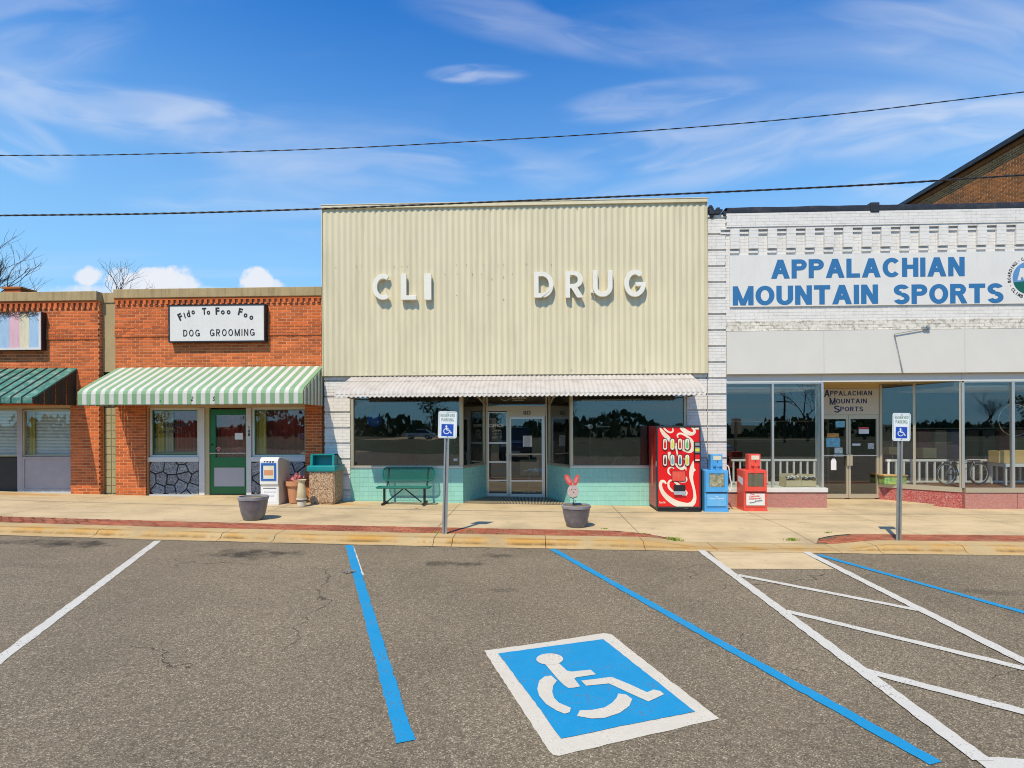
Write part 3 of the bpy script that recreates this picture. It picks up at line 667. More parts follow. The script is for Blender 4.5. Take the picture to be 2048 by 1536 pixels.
# accessible bay emblem
def poly_ground(name, pts, mat, off, parent, jag=0):
    P = []
    n = len(pts)
    for i in range(n):
        a, b = G(*pts[i]), G(*pts[(i + 1) % n]); m = max(1, int((b - a).length / .05)) if jag else 1
        for k in range(m):
            q = a + (b - a) * (k / m)
            if jag and k: q += Vector((random.uniform(-jag, jag), random.uniform(-jag, jag), 0))
            P.append((q.x, q.y, g(q.x) + off))
    return MB().face(P).done(name, mat, parent, recalc=False)
C7 = lambda x, y: (940 + x / 3.938, 1240 + y / 3.938)
em = poly_ground('wheelchair_marking', [(968, 1302), (1085, 1286), (1208, 1267), (1222, 1269), (1230, 1275), (1330, 1354), (1439, 1438), (1260, 1480), (1118, 1513), (1106, 1511), (1098, 1503), (1030, 1398)], 'paint_cream', .004, lot, .004)
tag(em, 'blue and white wheelchair emblem in the accessible bay')
poly_ground('blue_field', [C7(220, 270), C7(640, 212), C7(1050, 157), C7(1420, 450), C7(1775, 730), C7(1250, 832), C7(717, 942), C7(470, 600)], 'paint_blue', .008, em, .004)
wc = MB()
def wpoly(pts, off=.012):
    P = [G(*C7(*p)) for p in pts]; b = len(wc.v)
    wc.v.extend([(q.x, q.y, g(q.x) + off) for q in P]); wc.f.append(tuple(range(b, b + len(P))))
wpoly([(628 + 106 * math.cos(t * math.pi / 12), 320 + 45 * math.sin(t * math.pi / 12)) for t in range(24)], .013)
wpoly([(580, 345), (660, 345), (700, 352), (745, 392), (762, 410), (800, 418), (950, 403), (993, 440), (835, 464), (822, 475), (868, 535), (820, 545), (775, 548), (740, 525), (690, 475), (640, 415)])
wpoly([(875, 490), (1000, 475), (1115, 460), (1250, 515), (1395, 582), (1445, 560), (1500, 572), (1528, 598), (1405, 655), (1250, 585), (1095, 512), (915, 530)])
wpoly([(640, 450), (685, 490), (655, 530), (648, 580), (662, 625), (700, 665), (795, 705), (785, 740), (745, 752), (680, 725), (600, 675), (545, 610), (530, 555), (545, 490), (590, 455)])
wpoly([(843, 770), (865, 725), (960, 722), (1060, 702), (1120, 665), (1155, 625), (1168, 592), (1230, 600), (1278, 635), (1255, 690), (1180, 745), (1060, 785), (960, 790)])
wc.done('wheelchair_symbol', 'paint_cream', em, recalc=False)

MT['concrete'] = concrete_mat('concrete_walk', (.53, .415, .25), rust=[(X_(690, 12.2), 12.1, .55, .22), (X_(20, 12), 12.3, 1.2, .2)])
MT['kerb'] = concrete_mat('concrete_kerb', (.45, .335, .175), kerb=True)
MT['concrete_dark'] = pm('joint_dirt', (.13, .10, .06), .95, var=.3)
# concrete apron let into the asphalt at the ramp
A4 = [G(1416, 1101), G(1601, 1103), G(1669, 1139), G(1454, 1138)]
MB().face([(q.x, q.y, g(q.x) + .004) for q in A4]).done('ramp_apron', 'concrete', lot, recalc=False)
# kerb with gutter, in cast lengths
kerb = boxo('kerb', 'concrete_dark', (-28, 28, YG + .05, YKB, -.8, -.35), kind='structure')
def kerb_profile(X):
    r = (hs(X, YK1) - g(X)) / .1         # 1 = full height, .08 on the ramp
    h = .1 * r
    return [(YG, .006), (YK0 - .04, .014), (YK0, .018 + h * .12), (YK1 - .02, max(.016, h * .82)), (YK1 + .04, max(.017, h * 1.0)), (YKB, None)]
def kerb_piece(x0, x1):
    mb = MB(); xs = frange(x0, x1, .22); n = 6
    for x in xs:
        for (y, h) in kerb_profile(x):
            z = hs(x, YKB) if h is None else g(x) + h
            mb.v.append((x, y + noise.noise(Vector((x * 1.5, y, 3))) * .012, z + noise.noise(Vector((x * 2.2, y * 3, 0))) * .004))
    for i in range(len(xs) - 1):
        for j in range(n - 1): mb.f.append((i * n + j, (i + 1) * n + j, (i + 1) * n + j + 1, i * n + j + 1))
    m0 = len(mb.v)
    for e in (0, len(xs) - 1):          # end faces so the joint has depth
        x = xs[e]; b = len(mb.v); mb.v += [(x, YG, g(x) - .1), (x, YKB, g(x) - .1)]
        ring = [e * n + j for j in range(n)] + [b + 1, b]; mb.f.append(tuple(ring if e else ring[::-1]))
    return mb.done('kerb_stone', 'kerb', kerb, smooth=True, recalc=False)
kj = [-28, -25, -22, -19, -16, -13.2, -10.5] + [X_(p, 8.8) for p in (200, 447, 553, 868, 905, 1090)] + [1.75, 2.85, 4.72, 5.35, X_(1920, 8.8), 9.4, 12.4, 15.4, 18.4, 22, 28]
kj = [k for i, k in enumerate(kj) if i == 0 or k > kj[i - 1]]
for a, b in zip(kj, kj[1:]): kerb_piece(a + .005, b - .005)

walk = sheet('sidewalk', 'concrete_dark', frange(-28, 28, .5), [YKB - .3, YKB, 9.7, 10.5, 11.5, YF + 2.2], lambda x, y: hs(x, y) - .03, kind='structure')
sj = [-28, -24, -20.5, -17, -14] + [X_(-60, 11.4, 1020), X_(150, 11.4, 1020), X_(560, 11.4, 1020), X_(905, 11.4, 1020), X_(1244, 11.2, 1035), X_(1525, 11.2, 1035), X_(1730, 11.2, 1035), X_(1960, 11.4, 1020)] + [13, 16, 19.5, 23, 28]
def strip_back(X):
    "inner edge of the brick strip"
    if X < 1.45: return YS
    if X < 2.75: return YS - (X - 1.45) / 1.3 * .62
    if X < 4.62: return YKB - .01
    if X < 5.4: return YKB + (YS - YKB) * math.sqrt(max(0, 1 - ((5.4 - X) / .78) ** 2))
    return YS
def slab(x0, x1, y0, y1):
    mb = MB(); xs = frange(x0, x1, .2); ys = frange(y0 if y0 else 0, y1, .3) if y0 else None; n = 0
    rows = []
    for x in xs:
        lo = y0 if y0 else min(y1 - .3, strip_back(x) + .004 if not (2.75 < x < 4.62) else YKB + .004)
        yy = [lo + (y1 - lo) * i / 7 for i in range(8)]; rows.append([(x, y, hs(x, y) + noise.noise(Vector((x * .9, y * .9, 7))) * .003) for y in yy])
    for r in rows: mb.v += r
    for i in range(len(rows) - 1):
        for j in range(7): mb.f.append((i * 8 + j, (i + 1) * 8 + j, (i + 1) * 8 + j + 1, i * 8 + j + 1))
    o = mb.done('slab', 'concrete', walk, recalc=False)
    return o
for a, b in zip(sj, sj[1:]):
    slab(a + .005, b - .005, None, 11.0); slab(a + .005, b - .005, 11.008, YF + .02 if b < 6.9 or a > 12 else YF + 1.6)
slab(X_(925.7, YF) + .01, X_(1140.4, YF) - .01, YF + .025, YF + 1.3)
# strip of brick pavers
strip = sheet('paving_strip', 'concrete_dark', frange(-16, 14, .25), [YKB - .05, YS + .02], lambda x, y: hs(x, y) - .012, kind='structure')
pv = []
for row in range(5):
    y0 = YKB + .006 + row * .1
    i = -80
    while i * .2 < 13.8:
        x0 = i * .2 + (row % 2) * .1; i += 1; xc, yc = x0 + .1, y0 + .048
        if 2.62 < xc < 4.72 or yc + .03 > strip_back(xc) or yc + .03 > strip_back(xc - .1): continue
        pv.append((xc, yc))
pv.sort(key=lambda q: (Vector((q[0], q[1], 0)) - CAMP).length)
pme = MB().box(-.097, .097, -.0465, .0465, -.03, .0).mesh('paver', MT['paver'], bevel=.004)
rest = MB()
for k, (x, y) in enumerate(pv):
    z = hs(x, y) + .003 + random.uniform(-.002, .002); tilt = math.atan(hs(x + .1, y) - hs(x - .1, y)) * 5
    if k < 300:
        o = bpy.data.objects.new('paver', pme); o.matrix_basis = Matrix.Translation((x, y, z)) @ Matrix.Rotation(-math.atan((hs(x + .1, y) - hs(x - .1, y)) / .2), 4, 'Y'); setp(o, strip)
    else: rest.box(x - .097, x + .097, y - .0465, y + .0465, z - .03, z)
rest.done('pavers', 'paver', strip, kind='stuff')

# ------------------------------------------------------------------ storefront helpers (facade objects are written in world coordinates)
def rect_px(x0, y0, x1, y1, Y):
    "world rectangle (x0,x1,z0,z1) of a photo rectangle on plane Y"
    a = at(x0, (y0 + y1) / 2, Y)[0]; b = at(x1, (y0 + y1) / 2, Y)[0]; xm = (x0 + x1) / 2
    return a, b, at(xm, y1, Y)[1], at(xm, y0, Y)[1]
def pane(name, x0, x1, z0, z1, Y, parent, mat='glass', t=.006): return boxo(name, mat, (x0, x1, Y, Y + t, z0, z1), parent)
def frame_rect(name, x0, x1, z0, z1, Y, w, d, mat, parent, bevel=.002, ws=None, **k):
    l, r, b, t = ws or (w, w, w, w); mb = MB()
    mb.box(x0, x0 + l, Y, Y + d, z0, z1); mb.box(x1 - r, x1, Y, Y + d, z0, z1)
    mb.box(x0 + l, x1 - r, Y, Y + d, z0, z0 + b); mb.box(x0 + l, x1 - r, Y, Y + d, z1 - t, z1)
    return mb.done(name, mat, parent, **k)
def window(x0, x1, z0, z1, Y, parent, frame='wood_white', w=.045, d=.06, mat='glass', label=None, bars=()):
    f = frame_rect('window', x0, x1, z0, z1, Y, w, d, frame, parent, label=label)
    pane('pane', x0 + w, x1 - w, z0 + w, z1 - w, Y + d * .55, f, mat)
    return f
def room(parent, x0, x1, y0, y1, z0, z1, wall='int_wall', floor='int_floor', ceil='int_ceil', yL=None):
    t = .05
    boxo('interior_floor', floor, (x0, x1, y0, y1, z0 - t, z0), parent)
    boxo('interior_ceiling', ceil, (x0, x1, y0, y1, z1, z1 + t), parent)
    mb = MB(); mb.box(x0 - t, x0, yL or y0, y1, z0 - t, z1 + t); mb.box(x1, x1 + t, yL or y0, y1, z0 - t, z1 + t); mb.box(x0 - t, x1 + t, y1, y1 + t, z0 - t, z1 + t)
    mb.done('interior_wall', wall, parent)
def curtain(name, x0, x1, z0, z1, Y, mat, parent=None, waves=8, amp=.03, **k):
    mb = MB(); n = waves * 6
    for i in range(n + 1):
        x = x0 + (x1 - x0) * i / n; y = Y + amp * math.sin(i / n * waves * 2 * math.pi) + random.uniform(-.004, .004)
        mb.v += [(x, y, z0), (x, y + .008 * math.sin(i), z1)]
    for i in range(n): mb.f.append((2 * i, 2 * i + 2, 2 * i + 3, 2 * i + 1))
    return mb.done(name, mat, parent, smooth=True, recalc=False, **k)

def course(z, H=.0677, z0=0.0): return z0 + round((z - z0) / H) * H
def wall_of(rects, Y, t, mat, parent, name='wall'):
    mb = MB()
    for (a, b, c, d) in rects: mb.box(a, b, Y, Y + t, c, d)
    return mb.done(name, mat, parent)
def tiles(rects, frame, parent, S=.1065, J=.007, mat='teal', nparts=300, z0=0, u0=0):
    L = []
    for (a, b, c, d) in rects:
        i = math.floor((a - u0) / S)
        while u0 + i * S < b - .004:
            x0, x1 = max(a, u0 + i * S + J / 2), min(b, u0 + (i + 1) * S - J / 2); i += 1
            if x1 - x0 < .012: continue
            k = math.floor((c - z0) / S)
            while z0 + k * S < d - .004:
                y0, y1 = max(c, z0 + k * S + J / 2), min(d, z0 + (k + 1) * S - J / 2); k += 1
                if y1 - y0 < .012: continue
                L.append(((x0 + x1) / 2, (y0 + y1) / 2, x1 - x0, y1 - y0))
    return L
FC5 = [(0, 1, 2, 3), (4, 0, 3, 7), (1, 5, 6, 2), (3, 2, 6, 7), (4, 5, 1, 0)]
def place_tiles(sets, parent, nparts, mat='teal', name='tile', S=.1065, J=.004, proud=.004):
    allt = [(q, fr) for L, fr in sets for q in L]
    allt.sort(key=lambda t: (Vector(t[1](t[0][0], 0, t[0][1])) - CAMP).length); rest = MB(); cache = {}; n = 0
    for (u, z, w, h), fr in allt:
        vv = [(-w / 2, -proud, -h / 2), (w / 2, -proud, -h / 2), (w / 2, -proud, h / 2), (-w / 2, -proud, h / 2), (-w / 2, .004, -h / 2), (w / 2, .004, -h / 2), (w / 2, .004, h / 2), (-w / 2, .004, h / 2)]
        tl = random.uniform(-.0006, .0006)
        vv = [(x, y + (tl if y < 0 and x > 0 else 0), zz) for x, y, zz in vv]
        if n < nparts and abs(w - h) < .003 and w > S * .9:
            key = id(fr)
            if key not in cache:
                o0 = Vector(fr(0, 0, 0)); me = bpy.data.meshes.new(name); me.from_pydata([tuple(Vector(fr(x, -y, zz)) - o0) for x, y, zz in vv], [], FC5); me.materials.append(MT[mat]); cache[key] = me
            o = bpy.data.objects.new(name, cache[key]); o.location = fr(u, 0, z); setp(o, parent); n += 1
        else:
            b = len(rest.v); rest.v += [tuple(fr(u + x, -y, z + zz)) for x, y, zz in vv]; rest.f += [tuple(b + i for i in fc) for fc in FC5]
    if rest.v: rest.done(name + 's', mat, parent, recalc=False, kind='stuff')

# ------------------------------------------------------------------ shop A: far left brick shop
YA, YB = YF, YF + .12
XAL = -15.0; XA1 = X_(198, YA); ZG = -.5
zcopA, zcopB = Z_(584, YA, 150), Z_(603, YA, 100)          # coping top / bottom
A = root('brick_shop', (X_(100, YA), YA, g(-10)), 'orange brick shop under a faded dark green awning at the far left', 'shop building')
zh = Z_(811, YA, 100); xp0 = X_(141.5, YA, 900)
band0, band1 = course(Z_(678.5, YA, 130)), course(Z_(655, YA, 130))
dz0, dz1 = Z_(617, YA, 100), zcopB
wall_of([(XAL, XA1, zh, zcopB), (xp0, XA1, ZG, zh)], YA, .3, 'mortar', A)
boxo('wall_return', 'mortar', (XA1 - .006, XA1 + .0, YA + .3, YA + .5, ZG, zcopB), A)
boxo('wall_band', 'mortar', (XAL, XA1, YA - .016, YA, band0 + .01, band1 - .006), A)
bricks([(XAL, XA1, course(zh), band0), (XAL, XA1, band1, dz0), (xp0, XA1, g(-11) + .08, course(zh))], front(YA), A, nparts=240)
bricks([(XAL, XA1, band0, band1)], front(YA), A, proud=.026, nparts=60, groove=(2, .006, 0))
def dentils(parent, x0, x1, z0, z1, Y, period=.134):
    boxo('corbel_course', 'brick', (x0, x1, Y - .045, Y, z1 - .05, z1), parent)
    me = MB().box(-.034, .034, -.042, 0, -(z1 - .05 - z0) / 2, (z1 - .05 - z0) / 2 - .002).mesh('dentil_brick', MT['brick'])
    n = int((x1 - x0) / period)
    for i in range(n):
        o = bpy.data.objects.new('dentil_brick', me); o.location = (x0 + (i + .5) * (x1 - x0) / n + random.uniform(-.003, .003), Y - .001, (z0 + z1 - .05) / 2); setp(o, parent)
dentils(A, XAL + 1.5, XA1, dz0, dz1, YA)
mb = MB(); mb.box(XAL, XA1 + .01, YA - .075, YA + .35, zcopB, zcopA); mb.done('coping', 'coping', A, bevel=.012)
bricks([(YA + .012, YA + .118, g(-11) + .08, zcopB)], lambda u, d, z: (XA1 + d, u, z), A, nparts=0, proud=.003)
# concrete strip and glass block slot between the shops
xs1 = X_(231.5, YB)
boxo('pilaster_panel', 'tan_render', (XA1, xs1, YB + .002, YB + .3, Z_(744, YB, 220), Z_(606, YB, 220)), A)
boxo('pilaster_coping', 'coping', (XA1 + .012, xs1, YB - .02, YB + .3, Z_(605.5, YB, 220), zcopA - .005), A)
boxo('slot_lintel', 'black', (XA1, xs1, YB + .03, YB + .3, Z_(815, YB, 220), Z_(744, YB, 220) - .002), A)
gx0, gx1, gz0, gz1 = XA1 + .02, xs1 - .005, Z_(987, YB, 220), Z_(815, YB, 220)
boxo('block_grid', 'mortar_old', (gx0, gx1, YB + .05, YB + .14, gz0 - .3, gz1), A)
nr = 11; gh = (gz1 - gz0) / nr; gmid = gx0 + (gx1 - gx0) * .54
for c, (a, b) in enumerate(((gx0 + .006, gmid - .006), (gmid + .006, gx1 - .004))):
    me = MB().box(-(b - a) / 2, (b - a) / 2, -.015, .02, -gh / 2 + .007, gh / 2 - .007).mesh('glass_block', MT['glassblock'], bevel=.006)
    for r_ in range(nr):
        o = bpy.data.objects.new('glass_block', me); o.location = ((a + b) / 2, YB + .045, gz0 + (r_ + .5) * gh); setp(o, A)
# storefront A
YW = YA + .10
hx0 = XAL
boxo('storefront_header', 'trim_tan', (hx0, xp0, YW - .03, YW + .06, Z_(817, YW, 90), zh), A)
w1 = rect_px(36, 817, 46, 990, YW); boxo('post', 'trim_mauve', (w1[0], w1[1], YW - .02, YW + .06, ZG, Z_(817, YW, 40)), A)
r1 = rect_px(46, 819, 141.5, 912, YW); window(r1[0], xp0, r1[2], r1[3], YW, A, 'trim_tan', .03)
r2 = rect_px(-60, 819, 36, 913, YW); window(r2[0], r2[1], r2[2], r2[3], YW, A, 'trim_tan', .03)
r3 = rect_px(46, 914, 141.5, 981, YW); mb = MB().box(r3[0], xp0, YW - .005, YW + .05, r3[2], r3[3] - .02)
mb.done('stall_panel', 'trim_mauve', A)
frame_rect('panel_trim', r3[0], xp0, r3[2], r3[3], YW - .02, .05, .014, 'trim_mauve', A)
boxo('panel_base', 'wood_white', (r3[0], xp0, YW - .01, YW + .05, ZG, r3[2]), A)
r4 = rect_px(-60, 915, 36, 987, YW); boxo('door', 'int_dark', (r4[0], r4[1], YW + .0, YW + .05, r4[2], r4[3]), A, label='dark recessed lower door panel'); boxo('threshold', 'concrete', (XAL, r4[1], YW - .04, YW + .1, ZG, r4[2]), A)
boxo('sill', 'trim_mauve', (r3[0] - .01, xp0, YW - .04, YW + .04, r3[3] - .02, r3[3] + .012), A)
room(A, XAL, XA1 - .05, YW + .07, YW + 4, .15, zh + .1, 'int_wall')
bl = MB(); z = r1[2] + .02
while z < r1[3]: bl.box(XAL, xp0 - .02, YW + .16, YW + .175, z, z + .028); z += .035
bl.done('blind', 'blind', A)
curtain('curtain', r1[0] + .04, r1[0] + .19, r1[2] - .02, r1[3], YW + .12, 'curtain_yellow', A, waves=2)
boxo('roof', 'membrane', (XAL, XA1 - .02, YA + .36, YA + 12, zcopA - .6, zcopA - .5), A)
wall_of([(XA1 - .3, XA1 - .01, ZG, zcopA - .1)], YA + .52, 11.5, 'rough_wall', A, 'party_wall')

# ------------------------------------------------------------------ shop B: dog grooming
B = root('grooming_shop', (X_(450, YB), YB, g(-7)), 'orange brick grooming shop with a green door beneath the striped awning', 'shop building')
XB0, XB1 = xs1, X_(644.5, YB) 
zcT, zcBt = Z_(577, YB, 440), Z_(595, YB, 440)
zhB = Z_(809, YB, 450)
xl0, xl1 = X_(292, YB, 900), X_(610.5, YB, 900)
bnd0, bnd1 = course(Z_(676.5, YB, 260)), course(Z_(653.5, YB, 260)); dB0 = zcBt - .15
wall_of([(XB0, XB1, zhB, zcBt), (XB0, xl0, ZG, zhB), (xl1, XB1, ZG, zhB)], YB, .3, 'mortar', B)
boxo('wall_band', 'mortar', (XB0, XB1, YB - .016, YB, bnd0 + .01, bnd1 - .006), B)
bricks([(XB0, XB1, course(zhB), bnd0), (XB0, XB1, bnd1, dB0), (XB0, xl0, g(-9) + .07, course(zhB)), (xl1, XB1, g(-4) + .07, course(zhB))], front(YB), B, nparts=240)
bricks([(XB0, XB1, bnd0, bnd1)], front(YB), B, proud=.026, nparts=60, groove=(2, .006, 0))
dentils(B, XB0, XB1, dB0, zcBt, YB)
MB().box(XB0 + .003, XB1 + .02, YB - .07, YB + .35, zcBt, zcT).done('coping', 'coping', B, bevel=.012)
YWB = YB + .11
bricks([(YB + .004, YWB, g(-9) + .06, zhB)], lambda u, d, z: (xl0 + d - .004, u, z), B, nparts=0, proud=.001)
boxo('storefront_header', 'trim_tan', (xl0, xl1, YWB - .02, YWB + .08, Z_(815.5, YWB, 450), zhB), B)
zs0 = Z_(914, YWB, 450); ztop = Z_(815.5, YWB, 450)
a = rect_px(293, 816, 398, 914, YWB); bw = rect_px(503, 816, 610, 914, YWB); xw1 = X_(399, YWB); xd0, xd1 = X_(418, YWB), X_(493.5, YWB); xp2 = X_(503, YWB)
for (x0, x1) in ((xl0, xw1), (xp2, xl1)):
    f = window(x0 + .02, x1 - .005, zs0, ztop, YWB, B, 'wood_white', .05)
    frame_rect('inner_frame', x0 + .07, x1 - .055, zs0 + .05, ztop - .05, YWB + .02, .018, .04, 'door_green', f)
    boxo('sill', 'wood_white', (x0 - .0, x1, YWB - .05, YWB + .05, zs0 - .11, zs0), B)
    boxo('base_board', 'wood_white', (x0 + .003, x1, YWB - .045, YWB + .03, ZG, Z_(988.5, YWB, 340)), B)
mb = MB(); mb.box(xw1, xd0 - .1, YWB - .03, YWB + .08, ZG, ztop); mb.done('post', 'wood_white', B)
boxo('door_jamb', 'trim_tan', (xd0 - .1, xd0, YWB + .0, YWB + .10, ZG, ztop), B)
boxo('post', 'wood_white', (xd1, xp2, YWB - .03, YWB + .08, ZG, ztop), B)
zd0 = Z_(988, YWB, 455)
D = MB(); dY = YWB + .03; dt = Z_(818.5, YWB, 455)
gx_0, gx_1 = X_(429.5, YWB), X_(489.5, YWB); ga, gb = Z_(915, YWB, 455), Z_(830, YWB, 455)
D.box(xd0, gx_0, dY, dY + .045, zd0, dt); D.box(gx_1, xd1, dY, dY + .045, zd0, dt); D.box(gx_0, gx_1, dY, dY + .045, zd0, ga); D.box(gx_0, gx_1, dY, dY + .045, gb, dt)
door = D.done('door', 'door_green', B, label='green door with a large glass light and grey kick panel')
pane('door_glass', gx_0, gx_1, ga, gb, dY + .02, door)
kp = rect_px(428.5, 935, 489.5, 973, dY); frame_rect('panel_moulding', kp[0] - .012, kp[1] + .012, kp[2] - .012, kp[3] + .012, dY - .01, .014, .01, 'door_green', door); boxo('kick_panel', 'door_grey', (kp[0], kp[1], dY - .006, dY, kp[2], kp[3]), door)
zb_ = Z_(906, dY, 455); MB().tube([(xd0 + .02, dY - .045, zb_), (xd1 - .02, dY - .045, zb_)], .012).box(xd0 + .02, xd0 + .05, dY - .045, dY, zb_ - .012, zb_ + .012).box(xd1 - .05, xd1 - .02, dY - .045, dY, zb_ - .012, zb_ + .012).done('push_bar', 'alu', door)
MB().tube([(xd0 + .06, dY - .03, zb_ + .2), (xd0 + .06, dY, zb_ + .2)], .022, 12).done('door_lock', 'charcoal', door)
boxo('step', 'concrete', (xw1 - .1, xp2 + .02, YWB - .30, YWB + .1, ZG, hs(-6.5, YF) + .055), B, bevel=.008)
# painted flagstone panels: irregular stones proud of a black joint
def stone_panel(x0, x1, z0, z1, Y, parent, seed):
    rnd = random.Random(seed); boxo('stone_backing', 'stone_joint', (x0, x1, Y, Y + .05, z0, z1), parent)
    pts = []; nx = max(3, int((x1 - x0) / .27)); nz = 3
    for i in range(-1, nx + 1):
        for j in range(-1, nz + 1): pts.append((x0 + (i + .5 + (j % 2) * .4 + rnd.uniform(-.36, .36)) * (x1 - x0) / nx, z0 + (j + .5 + rnd.uniform(-.34, .34)) * (z1 - z0) / nz))
    for p in pts:
        poly = [(x0 + .006, z0 + .006), (x1 - .006, z0 + .006), (x1 - .006, z1 - .006), (x0 + .006, z1 - .006)]
        for q in pts:
            if q is p or abs(q[0] - p[0]) > .6: continue
            mx, mz = (p[0] + q[0]) / 2, (p[1] + q[1]) / 2; nx_, nz_ = q[0] - p[0], q[1] - p[1]; l = math.hypot(nx_, nz_); nx_ /= l; nz_ /= l
            mx -= nx_ * .014; mz -= nz_ * .014; out = []
            for i in range(len(poly)):
                a_, b_ = poly[i], poly[(i + 1) % len(poly)]; da = (a_[0] - mx) * nx_ + (a_[1] - mz) * nz_; db = (b_[0] - mx) * nx_ + (b_[1] - mz) * nz_
                if da <= 0: out.append(a_)
                if da * db < 0: t = da / (da - db); out.append((a_[0] + (b_[0] - a_[0]) * t, a_[1] + (b_[1] - a_[1]) * t))
            poly = out
            if len(poly) < 3: break
        if len(poly) < 3: continue
        ar = abs(sum(poly[i][0] * poly[(i + 1) % len(poly)][1] - poly[(i + 1) % len(poly)][0] * poly[i][1] for i in range(len(poly)))) / 2
        if ar < .0012: continue
        MB().extr([(x, Y, z) for x, z in poly], (0, -.022 - rnd.uniform(0, .008), 0)).done('stone', 'stone', parent, bevel=.007)
stone_panel(xl0 + .03, xw1 - .01, Z_(988.5, YWB, 340), zs0 - .11, YWB, B, 3)
stone_panel(xp2, xl1 - .01, Z_(988.5, YWB, 340), zs0 - .11, YWB, B, 8)
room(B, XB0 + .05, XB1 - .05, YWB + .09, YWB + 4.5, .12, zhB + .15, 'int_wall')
# what hangs and lies behind the glass
zc0, zc1 = zs0 - .02, ztop + .02
cu = curtain('window_curtain', xl0 + .95 * (xw1 - xl0) * .42, xw1 - .02, zc0, zc1, YWB + .22, 'curtain_red', waves=7); tag(cu, 'dark red curtain behind the window with the black lettering', 'curtain', 'curtains of the grooming shop')
cu = curtain('window_curtain', xl0 + .02, xl0 + .24, zc0, zc1, YWB + .2, 'curtain_yellow', waves=2); tag(cu, 'narrow yellow curtain at the left edge of the left grooming shop window', 'curtain', 'curtains of the grooming shop')
cu = curtain('window_curtain', xl0 + .22, xl0 + .44, zc0, zc1, YWB + .24, 'curtain_cream', waves=3); tag(cu, 'cream curtain hanging between the yellow and the red one', 'curtain', 'curtains of the grooming shop')
cu = curtain('window_curtain', xd0 + .03, xd1 - .03, .9, zc1, YWB + .3, 'curtain_red', waves=6); tag(cu, 'red curtain behind the glass of the green door', 'curtain', 'curtains of the grooming shop')
cu = curtain('window_curtain', xp2 + .02, xl1 - .02, zc0, zc1, YWB + .55, 'curtain_red', waves=8); tag(cu, 'dark red curtain deep inside the window behind the free paper box', 'curtain', 'curtains of the grooming shop')
cu = curtain('window_curtain', xp2 + .02, xp2 + .26, zc0, zc1, YWB + .2, 'curtain_yellow', waves=2); tag(cu, 'dull yellow curtain just right of the green door', 'curtain', 'curtains of the grooming shop')
MT['drape'] = MT['cloth_green']
mb = MB(); n = 24
for i in range(n + 1):
    x = xl0 + .06 + (xw1 - xl0 - .14) * i / n
    for j, (yy, zz) in enumerate(((YWB + .09, -.02), (YWB + .1, .05), (YWB + .15, .07), (YWB + .2, .03))): mb.v.append((x, yy, zs0 + .05 + zz + .02 * noise.noise(Vector((x * 9, j, 1)))))
for i in range(n):
    for j in range(3): k = i * 4 + j; mb.f.append((k, k + 4, k + 5, k + 1))
tag(mb.done('window_cloth', 'cloth_green', smooth=True, recalc=False), 'rumpled green cloth along the bottom of the left grooming window', 'cloth')
